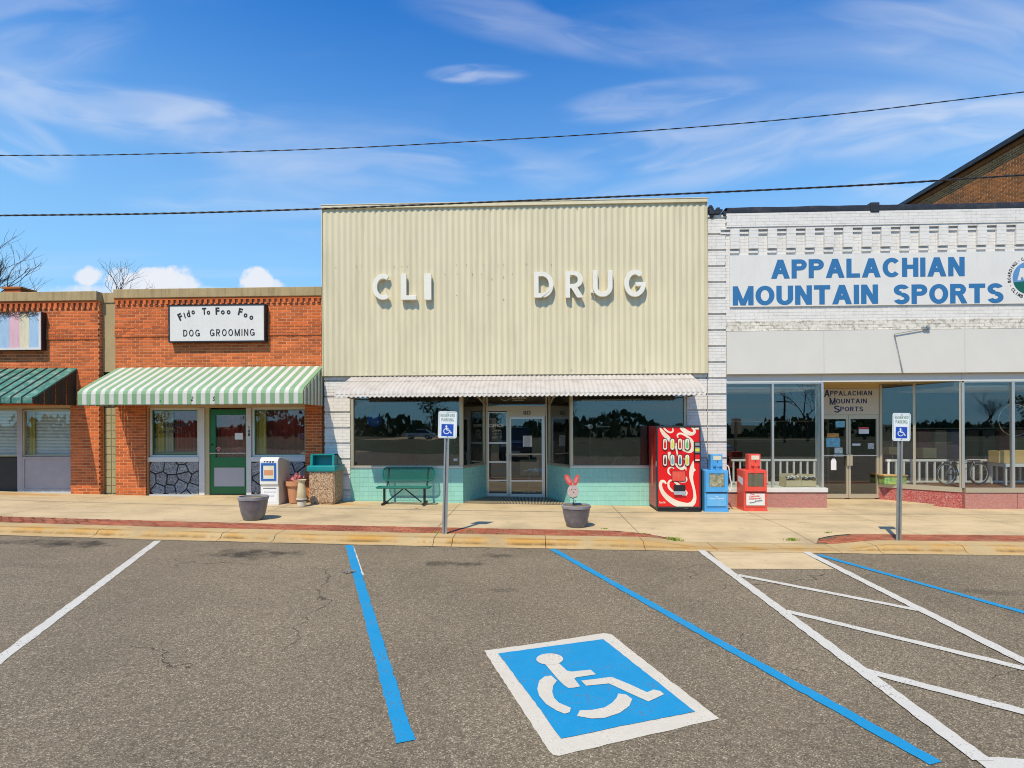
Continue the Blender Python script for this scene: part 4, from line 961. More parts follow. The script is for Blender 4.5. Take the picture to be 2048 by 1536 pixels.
# lettering on glass and post
t = MB(); yy = YWB + .026
def tpx(mb, s, x0, y0, x1, y1, Y, bold=0, depth=.003, rot=0, thick=0):
    r = rect_px(x0, y0, x1, y1, Y); add_text(mb, s, r[0], r[1], r[2], r[3], Y, bold, depth, rot, thick=thick)
def glyph(ch, t=.2):
    "polygons of a bold sans capital in a box 1 high; returns (polys, width)"
    P = []; vt = t * .92
    def V(x, y0=0, y1=1): P.append([(x, y0), (x + t, y0), (x + t, y1), (x, y1)])
    def H(y, x0, x1): P.append([(x0, y), (x1, y), (x1, y + vt), (x0, y + vt)])
    def D(x0, y0, x1, y1, w=None):
        w = w or t * 1.08; P.append([(x0, y0), (x0 + w, y0), (x1 + w, y1), (x1, y1)])
    def A(cx, cy, rx, ry, a0, a1, n=None):
        n = n or max(6, int(abs(a1 - a0) / 12)); o = []; q = []
        for i in range(n + 1):
            a = R(a0 + (a1 - a0) * i / n); o.append((cx + rx * math.cos(a), cy + ry * math.sin(a))); q.append((cx + (rx - t) * math.cos(a), cy + (ry - vt) * math.sin(a)))
        for i in range(n): P.append(('s', [o[i], o[i + 1], q[i + 1], q[i]]))
    W = .74
    if ch == 'A': W = .86; D(0, 0, W / 2 - t * .54, 1); D(W - t * 1.08, 0, W / 2 - t * .54, 1); H(.24, .2, W - .2)
    elif ch == 'B': V(0); H(0, t, .42); H(1 - vt, t, .40); H(.46, t, .42); A(.40, .745, .30, .255, -90, 90); A(.42, .275, .32, .275, -90, 90); W = .74
    elif ch == 'C': W = .80; A(W / 2 + .02, .5, W / 2 + .02, .51, 42, 318)
    elif ch == 'D': V(0); H(0, t, .34); H(1 - vt, t, .34); A(.34, .5, .42, .5, -90, 90); W = .76
    elif ch == 'E': V(0); H(0, t, .66); H(1 - vt, t, .66); H(.42, t, .62); W = .66
    elif ch == 'F': V(0); H(1 - vt, t, .63); H(.42, t, .57); W = .63
    elif ch == 'G': W = .84; A(W / 2, .5, W / 2, .51, 42, 330); H(.36, .44, W); P.append([(W - t * .95, .06), (W, .06), (W, .40), (W - t * .95, .40)])
    elif ch == 'H': V(0); V(W - t); H(.42, t, W - t)
    elif ch == 'I': V(0); W = t
    elif ch == 'K': V(0); D(.50, 1 - 1, t * .6, .5); D(t * .5, .42, .50, 1)
    elif ch == 'L': V(0); H(0, t, .62); W = .62
    elif ch == 'M': W = .92; V(0); V(W - t); D(0, 1, W / 2 - t * .5, 0, t * .95); D(W - t * .95, 1, W / 2 - t * .5, 0, t * .95)
    elif ch == 'N': V(0); V(W - t); D(0, 1, W - t * 1.05, 0, t * 1.05)
    elif ch == 'O' or ch == '0': W = .84 if ch == 'O' else .6; A(W / 2, .5, W / 2, .51, 0, 360, 32)
    elif ch in 'PR':
        V(0); H(1 - vt, t, .40); H(.42, t, .40); A(.40, .71, .30, .29, -90, 90); W = .70
        if ch == 'R': D(.50, 0, .30, .44); W = .74
    elif ch == 'S': W = .72; A(W / 2, .725, W / 2 - .015, .285, 22, 270); A(W / 2, .29, W / 2, .30, 90, -158)
    elif ch == 'T': W = .72; V(W / 2 - t / 2, 0, 1 - vt); H(1 - vt, 0, W)
    elif ch == 'U': V(0, .34, 1); V(W - t, .34, 1); A(W / 2, .35, W / 2, .36, 180, 360)
    elif ch == 'V': W = .82; D(W / 2 - t * .54, 0, 0, 1); D(W / 2 - t * .54, 0, W - t * 1.08, 1)
    elif ch == 'Y': W = .8; V(W / 2 - t / 2, 0, .45); D(W / 2 - t * .54, .4, 0, 1); D(W / 2 - t * .54, .4, W - t * 1.08, 1)
    elif ch == '1': W = .34; V(W - t); D(0, .70, W - t, 1 - .02, t)
    elif ch == '6': W = .6; A(W / 2, .31, W / 2, .32, 0, 360, 24); A(W / 2 + .05, .5, W / 2 + .05, .51, 60, 190)
    elif ch in '83': W = .6; A(W / 2, .73, W / 2 - .02, .28, 0 if ch == '8' else -90, 360 if ch == '8' else 150, 20); A(W / 2, .29, W / 2, .30, 0 if ch == '8' else -150, 360 if ch == '8' else 90, 20)
    elif ch == '2': W = .6; A(W / 2, .70, W / 2, .31, -20, 160); H(0, 0, W); D(0, vt * .6, W - t * 1.3, .62)
    elif ch == '.': W = t; P.append([(0, 0), (t, 0), (t, t), (0, t)])
    elif ch == '-': W = .4; H(.4, 0, .4)
    else: W = .35
    return P, W
def block(mb, s, x0, x1, z0, z1, Y, t=.2, depth=.003, gap=.13, rot=0, xf=None, slant=0, each=None):
    "block capitals filling the rectangle, every stroke a hair prouder than the one below so that none are coplanar"
    G_ = [(c, glyph(c, t)) for c in s]; tot = sum(g_[1] for c, g_ in G_) + gap * (len(s) - 1); sx = (x1 - x0) / tot; sz = z1 - z0; u = 0; cx, cz = (x0 + x1) / 2, (z0 + z1) / 2
    for c, (P, W) in G_:
        m = MB() if each else mb; lay = 0
        for p in P:
            smooth_ = p[0] == 's'
            if not smooth_: lay += 1
            q = p[1] if smooth_ else p; d = depth + (0 if smooth_ else lay * .00035)
            pts = []
            for (a, b) in q:
                X = x0 + (u + a + slant * b) * sx; Z = z0 + b * sz; dx, dz = X - cx, Z - cz; X, Z = cx + dx * math.cos(rot) - dz * math.sin(rot), cz + dx * math.sin(rot) + dz * math.cos(rot); pts.append((X, Z))
            ar = sum(pts[i][0] * pts[(i + 1) % len(pts)][1] - pts[(i + 1) % len(pts)][0] * pts[i][1] for i in range(len(pts)))
            if ar < 0: pts = pts[::-1]
            F = [(X, Y - d, Z) for X, Z in pts]; Bk = [(X, Y, Z) for X, Z in pts]
            if xf: F = [xf(v) for v in F]; Bk = [xf(v) for v in Bk]
            b = len(m.v); n = len(F); m.v += F + Bk; m.f.append(tuple(range(b, b + n)))
            if not smooth_ or True:
                for i in range(n):
                    j = (i + 1) % n; m.f.append((b + j, b + i, b + n + i, b + n + j))
        if each and P: each(m)
        u += W + gap
    return mb
def bpx(mb, s, x0, y0, x1, y1, Y, **k): r = rect_px(x0, y0, x1, y1, Y); return block(mb, s, r[0], r[1], r[2], r[3], Y, **k)
ADV = {}
def word(s, x0, y0, x1, y1, Y, mat, parent, bold=.03, depth=.004, thick=0):
    "every letter of the word a part of its own, spaced as the whole word would be"
    r = rect_px(x0, y0, x1, y1, Y); ext = []
    cu = 0
    def ex(q):
        v, f = text_verts(q, bold); return min(p[0] for p in v), max(p[0] for p in v)
    base = ex(s); W = base[1] - base[0]
    for i, ch in enumerate(s):
        if ch == ' ': continue
        a = ex(s[:i + 1])[1]; w = ex(ch); b = a - (w[1] - w[0])
        u0 = r[0] + (b - base[0]) / W * (r[1] - r[0]); u1 = r[0] + (a - base[0]) / W * (r[1] - r[0])
        rnd = ch in 'OCGSU'; o = (r[3] - r[2]) * .012 if rnd else 0
        t = MB(); add_text(t, ch, u0, u1, r[2] - o, r[3] + (o if ch != 'U' else 0), Y, bold, depth, thick=thick); t.done('letter', mat, parent)
bpx(t, 'DOG', 304, 834, 325, 843, yy, t=.2, gap=.3, rot=-.05); bpx(t, 'GROOMING', 326, 845, 378, 854, yy, t=.2, gap=.25, rot=-.02); tpx(t, '828  758-9311', 318, 861, 372, 866, yy, .03)
t.done('window_lettering', 'black', B, kind='stuff')
t = MB()
for i, ch in enumerate('108'): bpx(t, ch, 496.5 if ch == '1' else 495.7, 852.5 + i * 7, 498.7 if ch == '1' else 500.3, 858.3 + i * 7, YWB - .03, t=.2)
t.done('house_number', 'black', B, kind='stuff')
r_ = rect_px(470, 866, 486, 879, dY + .02); tag(boxo('door_notice', 'paper', (r_[0], r_[1], dY + .012, dY + .0145, r_[2], r_[3])), 'pale paper notice taped inside the green door glass', 'notice')
t = MB(); r_ = rect_px(431, 893, 443, 904, dY + .015)
cx_, cz_ = (r_[0] + r_[1]) / 2, (r_[2] + r_[3]) / 2
for (dx_, dz_, rr) in ((0, -.02, .035), (-.045, .02, .017), (-.018, .042, .018), (.018, .042, .018), (.045, .02, .017)):
    t.tube([(cx_ + dx_, dY + .012, cz_ + dz_), (cx_ + dx_, dY + .015, cz_ + dz_)], rr, 12)
tag(t.done('paw_sticker', 'pink'), 'small pink paw print sticker on the green door glass', 'sticker')
boxo('roof', 'membrane', (XB0, XB1 - .02, YB + .36, YB + 12, zcT - .6, zcT - .5), B)

# sign board of shop B
def sign_board(name, px, Y, d, face, frame, label, cat, fw=.03):
    r = rect_px(*px, Y); o = root(name, ((r[0] + r[1]) / 2, Y, r[2]), label, cat)
    boxo('board', face, (r[0] + fw, r[1] - fw, Y + .01, Y + d, r[2] + fw, r[3] - fw), o)
    if frame: frame_rect('frame', r[0], r[1], r[2], r[3], Y, fw, d, frame, o)
    return o, r
ys = YB - .15
sb, r = sign_board('shop_sign', (336.5, 608.5, 530, 684), ys, .14, 'sign_white', 'black', 'white framed sign board lettered FIDO TO FOO FOO DOG GROOMING', 'sign')
t = MB()
c8 = lambda x, y: (0 + x / 3.103, 440 + y / 3.103)
for ch, x, y, w, h, ro in [('F', 1119, 601, 24, 44, .45), ('i', 1146, 592, 7, 36, .3), ('d', 1169, 582, 20, 42, .2), ('o', 1199, 573, 20, 25, .1), ('T', 1268, 566, 26, 42, .05), ('o', 1294, 575, 20, 25, 0),
                           ('F', 1350, 565, 24, 44, .03), ('o', 1383, 573, 23, 26, 0), ('o', 1419, 572, 23, 26, 0), ('F', 1492, 570, 24, 44, -.25), ('o', 1524, 592, 23, 26, -.3), ('o', 1560, 606, 23, 26, -.35)]:
    a_, b_ = c8(x - w / 2, y - h / 2), c8(x + w / 2, y + h / 2); t = MB(); tpx(t, ch, a_[0], a_[1], b_[0], b_[1], ys + .01, .035, .006, ro); t.done('letter', 'black', sb)
for s_, x0, y0, x1, y1 in (('DOG', 1138, 681, 1240, 722), ('GROOMING', 1303, 677, 1580, 719)):
    a_, b_ = c8(x0, y0), c8(x1, y1); r = rect_px(a_[0], a_[1], b_[0], b_[1], ys + .01); block(None, s_, r[0], r[1], r[2], r[3], ys + .01, t=.15, depth=.006, gap=.34, each=lambda m: m.done('letter', 'black', sb, recalc=False))
# striped sign of shop A with weathered top
ysa = YA - .16
r = rect_px(-60, 624, 82, 700, ysa); sa = root('faded_sign', (r[0], ysa, r[2]), 'white framed sign box with faded blue, pink and cream stripes on the far left shop', 'sign')
boxo('box_body', 'black', (r[0], r[1] - .004, ysa + .006, ysa + .15, r[2] + .004, r[3]), sa)
mbf = MB(); mbf.box(r[0], r[1], ysa - .01, ysa + .006, r[2], r[2] + .05); mbf.box(r[1] - .05, r[1], ysa - .01, ysa + .006, r[2] + .05, r[3]); mbf.done('frame', 'wood_white', sa)
SC = {'faded_blue': (.34, .50, .68), 'faded_pink': (.68, .42, .48), 'faded_cream': (.66, .60, .42)}
for k, c in SC.items(): MT[k] = pm('sign_' + k, c, .7, var=.06, dirt=(.12, .11, .09), damt=.35, dscale=7, streak=True)
sx = [(-60, 18, 'faded_blue'), (0, 18.5, 'faded_blue'), (18.5, 39.5, 'faded_pink'), (39.5, 58.5, 'faded_cream'), (58.5, 77.5, 'faded_blue')]
for a_, b_, m_ in sx[1:]:
    q = rect_px(a_, 628, b_, 696, ysa); boxo('stripe', m_, (q[0] if a_ else r[0], q[1], ysa - .002, ysa + .006, r[2] + .05, r[3] - .01 - random.uniform(0, .04)), sa)
vine = MB(); rv = random.Random(4)
for i in range(150):
    x = rv.uniform(r[1] - 1.15, r[1] - .1); z = r[3] - abs(rv.gauss(0, .07)); q = (x + rv.uniform(-.12, .12), ysa - .03 + rv.uniform(-.01, .02), z + rv.uniform(-.05, .05))
    vine.tube([(x, ysa - .02, z), ((x + q[0]) / 2, ysa - .035, z + .02), q], .0035, 4, False)
MT['dry'] = pm('dry_vine', (.16, .09, .045), .9, var=.3)
tag(vine.done('dry_vine', 'dry', recalc=False), 'dry brown vine hanging over the top of the faded striped sign', 'vine', kind='stuff')
# chimney behind shop A
q = at(38, 583, 17); CH = root('brick_chimney', (q[0], 17, 3), 'small brick chimney behind the far left parapet', 'chimney')
z1 = at(38, 577, 17)[1]
MB().box(q[0] - .3, q[0] + .24, 16.8, 17.3, 3, z1 - .06).done('stack', 'brick', CH); MB().box(q[0] - .34, q[0] + .28, 16.76, 17.34, z1 - .06, z1).done('cap', 'brick_dark', CH)

# ------------------------------------------------------------------ awnings
def awning_profile(zt, zk, zb, p, Y):
    "side profile (y, z) from wall top out to the hem"
    return [(Y, zt), (Y - p * .5, zt + (zk - zt) * .49), (Y - p * .93, zt + (zk - zt) * .92), (Y - p * .985, zk - .015), (Y - p, zk - .07), (Y - p, zb)]
def slat(x0, x1, prof, th=.010, crown=.008):
    mb = MB(); n = len(prof); xs = [(x0, 0), (x0 + (x1 - x0) * .12, crown), (x1 - (x1 - x0) * .12, crown), (x1, 0)]
    for (x, c) in xs:
        for (y, z) in prof: mb.v.append((x, y - c * .5, z + c))
    for (x, c) in xs:
        for (y, z) in prof: mb.v.append((x, y + th * .6, z - th))
    m = len(xs)
    for o_, fl in ((0, 0), (m * n, 1)):
        for i in range(m - 1):
            for j in range(n - 1):
                q = (o_ + i * n + j, o_ + (i + 1) * n + j, o_ + (i + 1) * n + j + 1, o_ + i * n + j + 1); mb.f.append(q[::-1] if fl else q)
    for j in range(n - 1):
        mb.f.append((j, j + 1, m * n + j + 1, m * n + j)); e = (m - 1) * n; mb.f.append((e + j, m * n + e + j, m * n + e + j + 1, e + j + 1))
    return mb
# striped awning
xa0, xa1 = X_(153.5, YB - 1.2, 800), X_(605, YB - 1.2, 800); Yaw = YB - .01
zt, zk, zb = Z_(734, Yaw, 450), Z_(780, Yaw - 1.17, 450), Z_(808, Yaw - 1.17, 450)
aw = root('striped_awning', ((xa0 + xa1) / 2, Yaw, zt), 'green and white striped metal awning over the grooming shop front', 'awning')
n = 49; w = (xa1 - xa0) / n; prof = awning_profile(zt, zk, zb, 1.17, Yaw); ms = {}
for c in ('stripe_green', 'stripe_white'):
    m_ = slat(0, w - .0015, prof, crown=.006 if c == 'stripe_white' else .0); ms[c] = m_.mesh('slat', MT[c], recalc=False)
for i in range(n):
    o = bpy.data.objects.new('slat', ms['stripe_green' if i % 2 == 0 else 'stripe_white']); o.location = (xa0 + i * w, 0, 0); setp(o, aw)
for xe, sgn in ((xa0, -1), (xa1, 1)):
    npz = 12
    for i in range(npz):
        y0 = Yaw - 1.15 * i / npz - .004; y1 = Yaw - 1.15 * (i + 1) / npz + .003
        def zat(y):
            for (ya, za), (yb, zb2) in zip(prof, prof[1:]):
                if yb <= y <= ya and ya != yb: return za + (zb2 - za) * (ya - y) / (ya - yb)
            return zk - .05
        dd = .012 * (i % 2)
        MB().extr([(xe + sgn * dd, y0, zb - .01), (xe + sgn * dd, y1, zb - .01), (xe + sgn * dd, y1, zat(y1) - .014), (xe + sgn * dd, y0, zat(y0) - .014)], (sgn * .006, 0, 0)).done('side_slat', 'stripe_green' if i % 2 == 0 else 'stripe_white', aw)
MB().tube([(xa0, Yaw - .42, zt + (zk - zt) * .40 + .018), (xa1, Yaw - .42, zt + (zk - zt) * .40 + .018)], .006, 6).tube([(xa0, Yaw - .78, zt + (zk - zt) * .70 + .016), (xa1, Yaw - .78, zt + (zk - zt) * .70 + .016)], .008, 6).done('cross_rib', 'stripe_green', aw)
mb = MB()
for k in range(5):
    x = xa0 + .1 + (xa1 - xa0 - .2) * k / 4; mb.bar((x, Yaw, zb + .1), (x, Yaw - 1.12, zb + .05), .02, .025)
mb.bar((xa0 + .05, Yaw - 1.13, zb + .05), (xa1 - .05, Yaw - 1.13, zb + .05), .02, .025); mb.done('support_frame', 'alu', aw)
t = MB()
for ch, px in (('.', 322), ('2', 384), ('S', 427)): bpx(t, ch, px - 1.5, 793, px + (2.5 if ch != '.' else 0), 802 if ch != '.' else 803, Yaw - 1.172, t=.2, rot=-.2)
t.done('old_lettering', 'black', aw, kind='stuff')
# dark green awning, far left
xb1 = X_(64, YA - 1.17, 800); xb0 = XAL + .2; Yd = YA - .01; zt2, zk2, zb2 = Z_(737, Yd, 100), Z_(792, Yd - 1.16, 60), Z_(806, Yd - 1.16, 60)
ad = root('green_awning', (xb1 - 1, Yd, zt2), 'dark green metal awning with peeling paint on the far left shop', 'awning')
prof = [(Yd, zt2), (Yd - .58, (zt2 + zk2) / 2 - .01), (Yd - 1.12, zk2), (Yd - 1.16, zk2 - .03), (Yd - 1.16, zb2)]
w = .245; n = int((xb1 - xb0) / w); xb0 = xb1 - n * w
me = slat(0, w - .035, prof, crown=.004).mesh('slat', MT['awning_dark'], recalc=False); me2 = slat(0, .034, [(y, z + .018) for y, z in prof], crown=.004).mesh('batten', MT['awning_slat_dark'], recalc=False)
for i in range(n):
    o = bpy.data.objects.new('slat', me); o.location = (xb0 + i * w + .035, 0, 0); setp(o, ad)
    o = bpy.data.objects.new('batten', me2); o.location = (xb0 + i * w, 0, 0); setp(o, ad)
for i in range(8):     # hanging side slats with rounded feet
    y0 = Yd - .01 - i * .145; y1 = y0 - .125; zz0 = zt2 + (zk2 - zt2) * ((Yd - y0) / 1.12) - .02; zz1 = zt2 + (zk2 - zt2) * ((Yd - y1) / 1.12) - .02
    MB().extr([(xb1 + .012 * (i % 2), y0, zb2 + .0), (xb1 + .012 * (i % 2), y0 - .02, zb2 - .018), (xb1 + .012 * (i % 2), y1 + .02, zb2 - .018), (xb1 + .012 * (i % 2), y1, zb2), (xb1 + .012 * (i % 2), y1, zz1), (xb1 + .012 * (i % 2), y0, zz0)], (.006, 0, 0)).done('side_slat', 'awning_slat_dark', ad)
MB().bar((xb1 + .004, Yd, zt2 - .02), (xb1 + .004, Yd - 1.13, zk2 - .02), .03, .03).bar((xb0, Yd - 1.12, zb2 + .05), (xb1, Yd - 1.12, zb2 + .05), .02, .02).done('side_rail', 'awning_dark', ad)

# ------------------------------------------------------------------ drug store
YD = YF; YSD = YF - .10
D_ = root('drug_store', (X_(1030, YD), YD, g(0)), 'drug store with cream corrugated front over teal tiled windows', 'shop building')
XD0, XD1 = X_(645, YSD, 600), X_(1414.3, YSD, 600); zs_t, zs_b = Z_(412, YSD, 645), Z_(749, YSD, 1030); zs_t = (Z_(412, YSD, 645) + Z_(396.5, YSD, 1414)) / 2
XR = X_(1374, YD, 900); XL = X_(700.5, YD, 900); xE = X_(1413.5, YD, 800)
wall_of([(XD0 + .01, XD1 - .01, zs_b + .02, zs_t - .02)], YSD + .06, .3, 'rough_wall', D_)
P_ = .1395; ncor = round((XD1 - XD0) / P_); P_ = (XD1 - XD0) / ncor; dep = .019; per = 7
i = 0
while i < ncor:
    m_ = min(per, ncor - i); mb = MB(); xs = []
    for k in range(m_):
        x = XD0 + (i + k) * P_; xs += [(x, 0), (x + P_ * .06, 0), (x + P_ * .5, dep), (x + P_ * .56, dep)]
    xs.append((XD0 + (i + m_) * P_, 0)); zt_ = zs_t - .085 
    xs = [(x, YSD + .0 + (dep - d)) for x, d in xs]
    for (x, y) in xs: mb.v += [(x, y, zs_b), (x, y, zt_)]
    for k in range(len(xs) - 1): mb.f.append((2 * k, 2 * k + 2, 2 * k + 3, 2 * k + 1))
    mb.done('siding_sheet', 'siding', D_, recalc=False); i += m_
# zigzag: flats replaced by folded faces give the light / dark ribbing
mb = MB(); mb.box(XD0 - .012, XD1 + .012, YSD - .035, YSD + .12, zs_t - .085, zs_t - .004); mb.box(XD0 - .02, XD1 + .03, YSD - .045, YSD + .3, zs_t - .004, zs_t + .012); mb.done('cap_flashing', 'siding', D_, bevel=.003)
mb = MB(); mb.box(XD0 - .015, XD0, YSD - .006, YSD + .1, zs_b, zs_t - .085); mb.box(XD1, XD1 + .012, YSD - .006, YSD + .1, zs_b, zs_t - .085); mb.done('edge_trim', 'siding', D_)
boxo('edge_trim', 'siding', (XD0, XD1, YSD + .03, YSD + .06, zs_b - .012, zs_b), D_)
HW = .0726; zw0 = Z_(658.5, YD, 1432)
zh_d = Z_(800, YD, 1030) + .33      # window head, hidden behind the awning
ptop = zs_b + .05
WR = dict(mat='white_brick', H=HW, L=.21, J=.0035, proud=.004, z0=zw0, jit=.001)
for (a_, b_, gx_) in ((XD0, XL, -3.5), (XR, xE, 3.8)):
    wall_of([(a_, b_, ZG, ptop)], YD + .03, .3, 'white_brick_base', D_, 'pier_core')
bricks([(XD0, XL, g(-3.7) + .06, ptop), (XR, xE, g(4) + .06, ptop)], front(YD - .012), D_, nparts=160, groove=(5, .042, 4), deep=.06, **WR)
wall_of([(XL, XR, zh_d, ptop)], YD + .02, .3, 'white_brick_base', D_, 'lintel')
# teal tiled stall walls, sills, windows
c0, c1 = X_(926, YD, 970), X_(1140.5, YD, 970); YI = YD + 1.16; i0, i1 = X_(972.6, YI, 900), X_(1094.6, YI, 900)
zsill = Z_(934, YD, 830); zg0 = -.15
def splay(xa, ya, xb, yb):
    d = Vector((xb - xa, yb - ya, 0)); L = d.length; d.normalize(); nrm = Vector((d.y, -d.x, 0)); 
    return L, (lambda u, dd, z: tuple(Vector((xa, ya, z)) + d * u + nrm * dd))
Ll, fl = splay(c0, YD, i0, YI); Lr, frr = splay(i1, YI, c1, YD)
fr0 = front(YD)
wall_of([(XL, c0, zg0 - .3, zsill - .03), (c1, XR, zg0 - .3, zsill - .03)], YD + .002, .12, 'grout', D_, 'stall_wall')
for L_, f_ in ((Ll, fl), (Lr, frr)):
    MB().extr([f_(0, -.002, zg0 - .3), f_(L_, -.002, zg0 - .3), f_(L_, -.12, zg0 - .3), f_(0, -.12, zg0 - .3)], (0, 0, zsill - .03 - zg0 + .3)).done('stall_wall', 'grout', D_)
place_tiles([(tiles([(XL, c0, hs(-2.5, YD) - .02, zsill - .03)], fr0, D_, z0=zsill - .03, u0=XL), fr0), (tiles([(c1, XR, hs(2.5, YD) - .04, zsill - .03)], fr0, D_, z0=zsill - .03, u0=c1), fr0),
             (tiles([(0, Ll, hs(0, YD) - .02, zsill - .03)], fl, D_, z0=zsill - .03), fl), (tiles([(0, Lr, hs(0, YD) - .03, zsill - .03)], frr, D_, z0=zsill - .03), frr)], D_, 300)
for (a_, b_) in ((XL, c0), (c1, XR)): boxo('sill', 'alu', (a_, b_ + .0, YD - .02, YD + .12, zsill - .03, zsill + .012), D_)
for L_, f_ in ((Ll, fl), (Lr, frr)): MB().extr([f_(0.02, .012, zsill - .03), f_(L_, .012, zsill - .03), f_(L_, -.1, zsill - .03), f_(0.02, -.1, zsill - .03)], (0, 0, .04)).done('sill', 'alu_tan', D_)
zwb = zsill + .012
def d_window(x0, x1, wl, wr): 
    f = frame_rect('window', x0, x1, zwb, zh_d, YD + .01, .04, .07, 'alu_tan', D_, ws=(wl, wr, .02, .05)); pane('pane', x0 + wl, x1 - wr, zwb + .02, zh_d - .05, YD + .05, f)
    return f
d_window(XL, c0, .075, .08); d_window(c1, XR, .07, .06)
for L_, f_ in ((Ll, fl), (Lr, frr)):
    mb = MB()
    for (u0, u1, z0_, z1_) in ((0.03, .07, zwb, zh_d), (L_ - .07, L_ - .0, zwb, zh_d), (.07, L_ - .07, zwb, zwb + .02), (.07, L_ - .07, zh_d - .05, zh_d)):
        mb.extr([f_(u0, -.01, z0_), f_(u1, -.01, z0_), f_(u1, -.06, z0_), f_(u0, -.06, z0_)], (0, 0, z1_ - z0_))
    f2 = mb.done('window', 'alu_tan', D_); MB().extr([f_(.07, -.03, zwb + .02), f_(L_ - .07, -.03, zwb + .02), f_(L_ - .07, -.036, zwb + .02), f_(.07, -.036, zwb + .02)], (0, 0, zh_d - zwb - .07)).done('pane', 'glass', f2)
# entrance: transom, sidelight, door
zt0, zt1 = Z_(822, YI, 1030), Z_(812, YI, 1030); ent = MB(); zfl = hs(.2, YI)
xa, xb_, xc_, xd_ = i0, X_(976, YI, 900), X_(1014.5, YI, 900), X_(1018.5, YI, 900)
ent.box(i0, xb_ + .005, YI, YI + .08, zfl - .1, zh_d); ent.box(X_(1091.5, YI, 900), i1, YI, YI + .08, zfl - .1, zh_d); ent.box(xb_, X_(1092, YI, 900), YI - .01, YI + .07, zt0 + .0, zt1)
ent.box(xc_, xd_, YI, YI + .07, zfl, zt0)
ef = ent.done('entrance_frame', 'alu_tan', D_)
zz = [Z_(p, YI, 995) for p in (996, 987, 961, 924, 886, 824)]
sl_ = MB(); sx0, sx1 = xb_ + .004, xc_
sl_.box(sx0, sx0 + .02, YI + .01, YI + .06, zz[0], zz[5]); sl_.box(sx1 - .02, sx1, YI + .01, YI + .06, zz[0], zz[5])
for zc_ in zz[2:5]: sl_.box(sx0 + .02, sx1 - .02, YI + .005, YI + .06, zc_ - .018, zc_ + .018)
sl_.box(sx0 + .02, sx1 - .02, YI + .01, YI + .05, zz[0], zz[1]); sl_.box(sx0 + .02, sx1 - .02, YI + .01, YI + .06, zz[5] - .02, zz[5])
sd = sl_.done('sidelight', 'alu', D_); pane('pane', sx0 + .02, sx1 - .02, zz[1], zz[5] - .02, YI + .035, sd)
dx0, dx1 = xd_ + .004, X_(1091.5, YI, 900) - .004; dgl, dgr = X_(1022.5, YI, 900), X_(1083.5, YI, 900); dz_ = [Z_(p, YI, 1055) for p in (995, 988, 961.5, 908, 838, 833)]
dr = MB(); dr.box(dx0, dgl, YI + .0, YI + .05, dz_[0], dz_[5]); dr.box(dgr, dx1 - .02, YI, YI + .05, dz_[0], dz_[5]); dr.box(dgl, dgr, YI, YI + .05, dz_[0], dz_[1]); dr.box(dgl, dgr, YI, YI + .05, dz_[4], dz_[5]); dr.box(dgl, dgr, YI - .003, YI + .05, dz_[2] - .02, dz_[2] + .02)
drr = dr.done('door', 'alu', D_, label='aluminium framed glass entrance door'); pane('door_glass', dgl, dgr, dz_[1], dz_[4], YI + .025, drr)
MB().box(dgl, dgr, YI - .05, YI - .025, dz_[3] - .012, dz_[3] + .012).done('push_bar', 'alu_tan', drr); MB().tube([(dgl - .03, YI - .05, dz_[3] - .16), (dgl - .03, YI - .05, dz_[3] + .02)], .012).done('door_handle', 'alu', drr)
boxo('transom_panel', 'alu_tan', (xd_, X_(1091.5, YI, 900) - .004, YI + .01, YI + .05, dz_[5] + .002, zt0 - .002), D_)
pane('transom_pane', xb_ + .01, X_(1091.5, YI, 900), zt1, zh_d, YI + .03, D_)
nb = rect_px(1047, 821.5, 1060.8, 829, YI); pl_ = boxo('number_plate', 'black', (nb[0], nb[1], YI + .002, YI + .01, nb[2], nb[3]), D_)
t = MB(); block(t, '106', nb[0] + .02, nb[1] - .02, nb[2] + .015, nb[3] - .015, YI + .002, t=.2, depth=.002, gap=.3); t.done('number', 'wood_white', pl_)
t = MB(); q9 = lambda x, y: (860 + x / 5.907, 780 + y / 5.907)
def tp9(mb, s, x0, y0, x1, y1, Y, bold=.02, rot=0):
    a_, b_ = q9(x0, y0), q9(x1, y1); tpx(mb, s, a_[0], a_[1], b_[0], b_[1], Y, bold, .0015, rot)
tp9(t, 'OFFICE', 700, 400, 868, 440, YI + .03); tp9(t, 'HOURS', 755, 468, 835, 482, YI + .03)
for k, s_ in enumerate(('MON 9 - 5', 'TUE 9 - 5', 'WED 9 - 5', 'THU 9 - 5', 'FRI 9 - 5')): tp9(t, s_, 735, 490 + k * 18, 845, 500 + k * 18, YI + .03)
t.done('hours_lettering', 'sign_white', sd, kind='stuff')
t = MB(); mf = lambda x, y: at(*q9(x, y), YI + .028)
ribbon(t, [(835, 85, 3), (850, 115, 5), (900, 122, 5), (960, 98, 3)], mf, YI + .027); tp9(t, 'Clinic', 965, 72, 1140, 104, YI + .03, .01); tp9(t, 'CENTER', 975, 115, 1108, 130, YI + .03)
t.done('transom_lettering', 'sign_white', D_, kind='stuff')
q = rect_px(1046, 871.5, 1064, 893.5, YI); nt_ = root('paper_notice', ((q[0] + q[1]) / 2, YI + .018, q[2]), 'white paper notice on the drug store door glass', 'notice'); boxo('sheet', 'paper', (q[0], q[1], YI + .019, YI + .021, q[2], q[3]), nt_)
MT['ink'] = pm('printed_ink', (.22, .21, .26), .8)
t = MB()
for k in range(11): t.box(q[0] + .02, q[1] - .02 - .03 * random.random(), YI + .0175, YI + .019, q[3] - .03 - k * .024, q[3] - .022 - k * .024)
t.done('printed_lines', 'ink', nt_)
boxo('porch_ceiling', 'trim_tan', (c0 - .1, c1 + .1, YD + .09, YI + .1, zh_d + .0, zh_d + .05), D_)
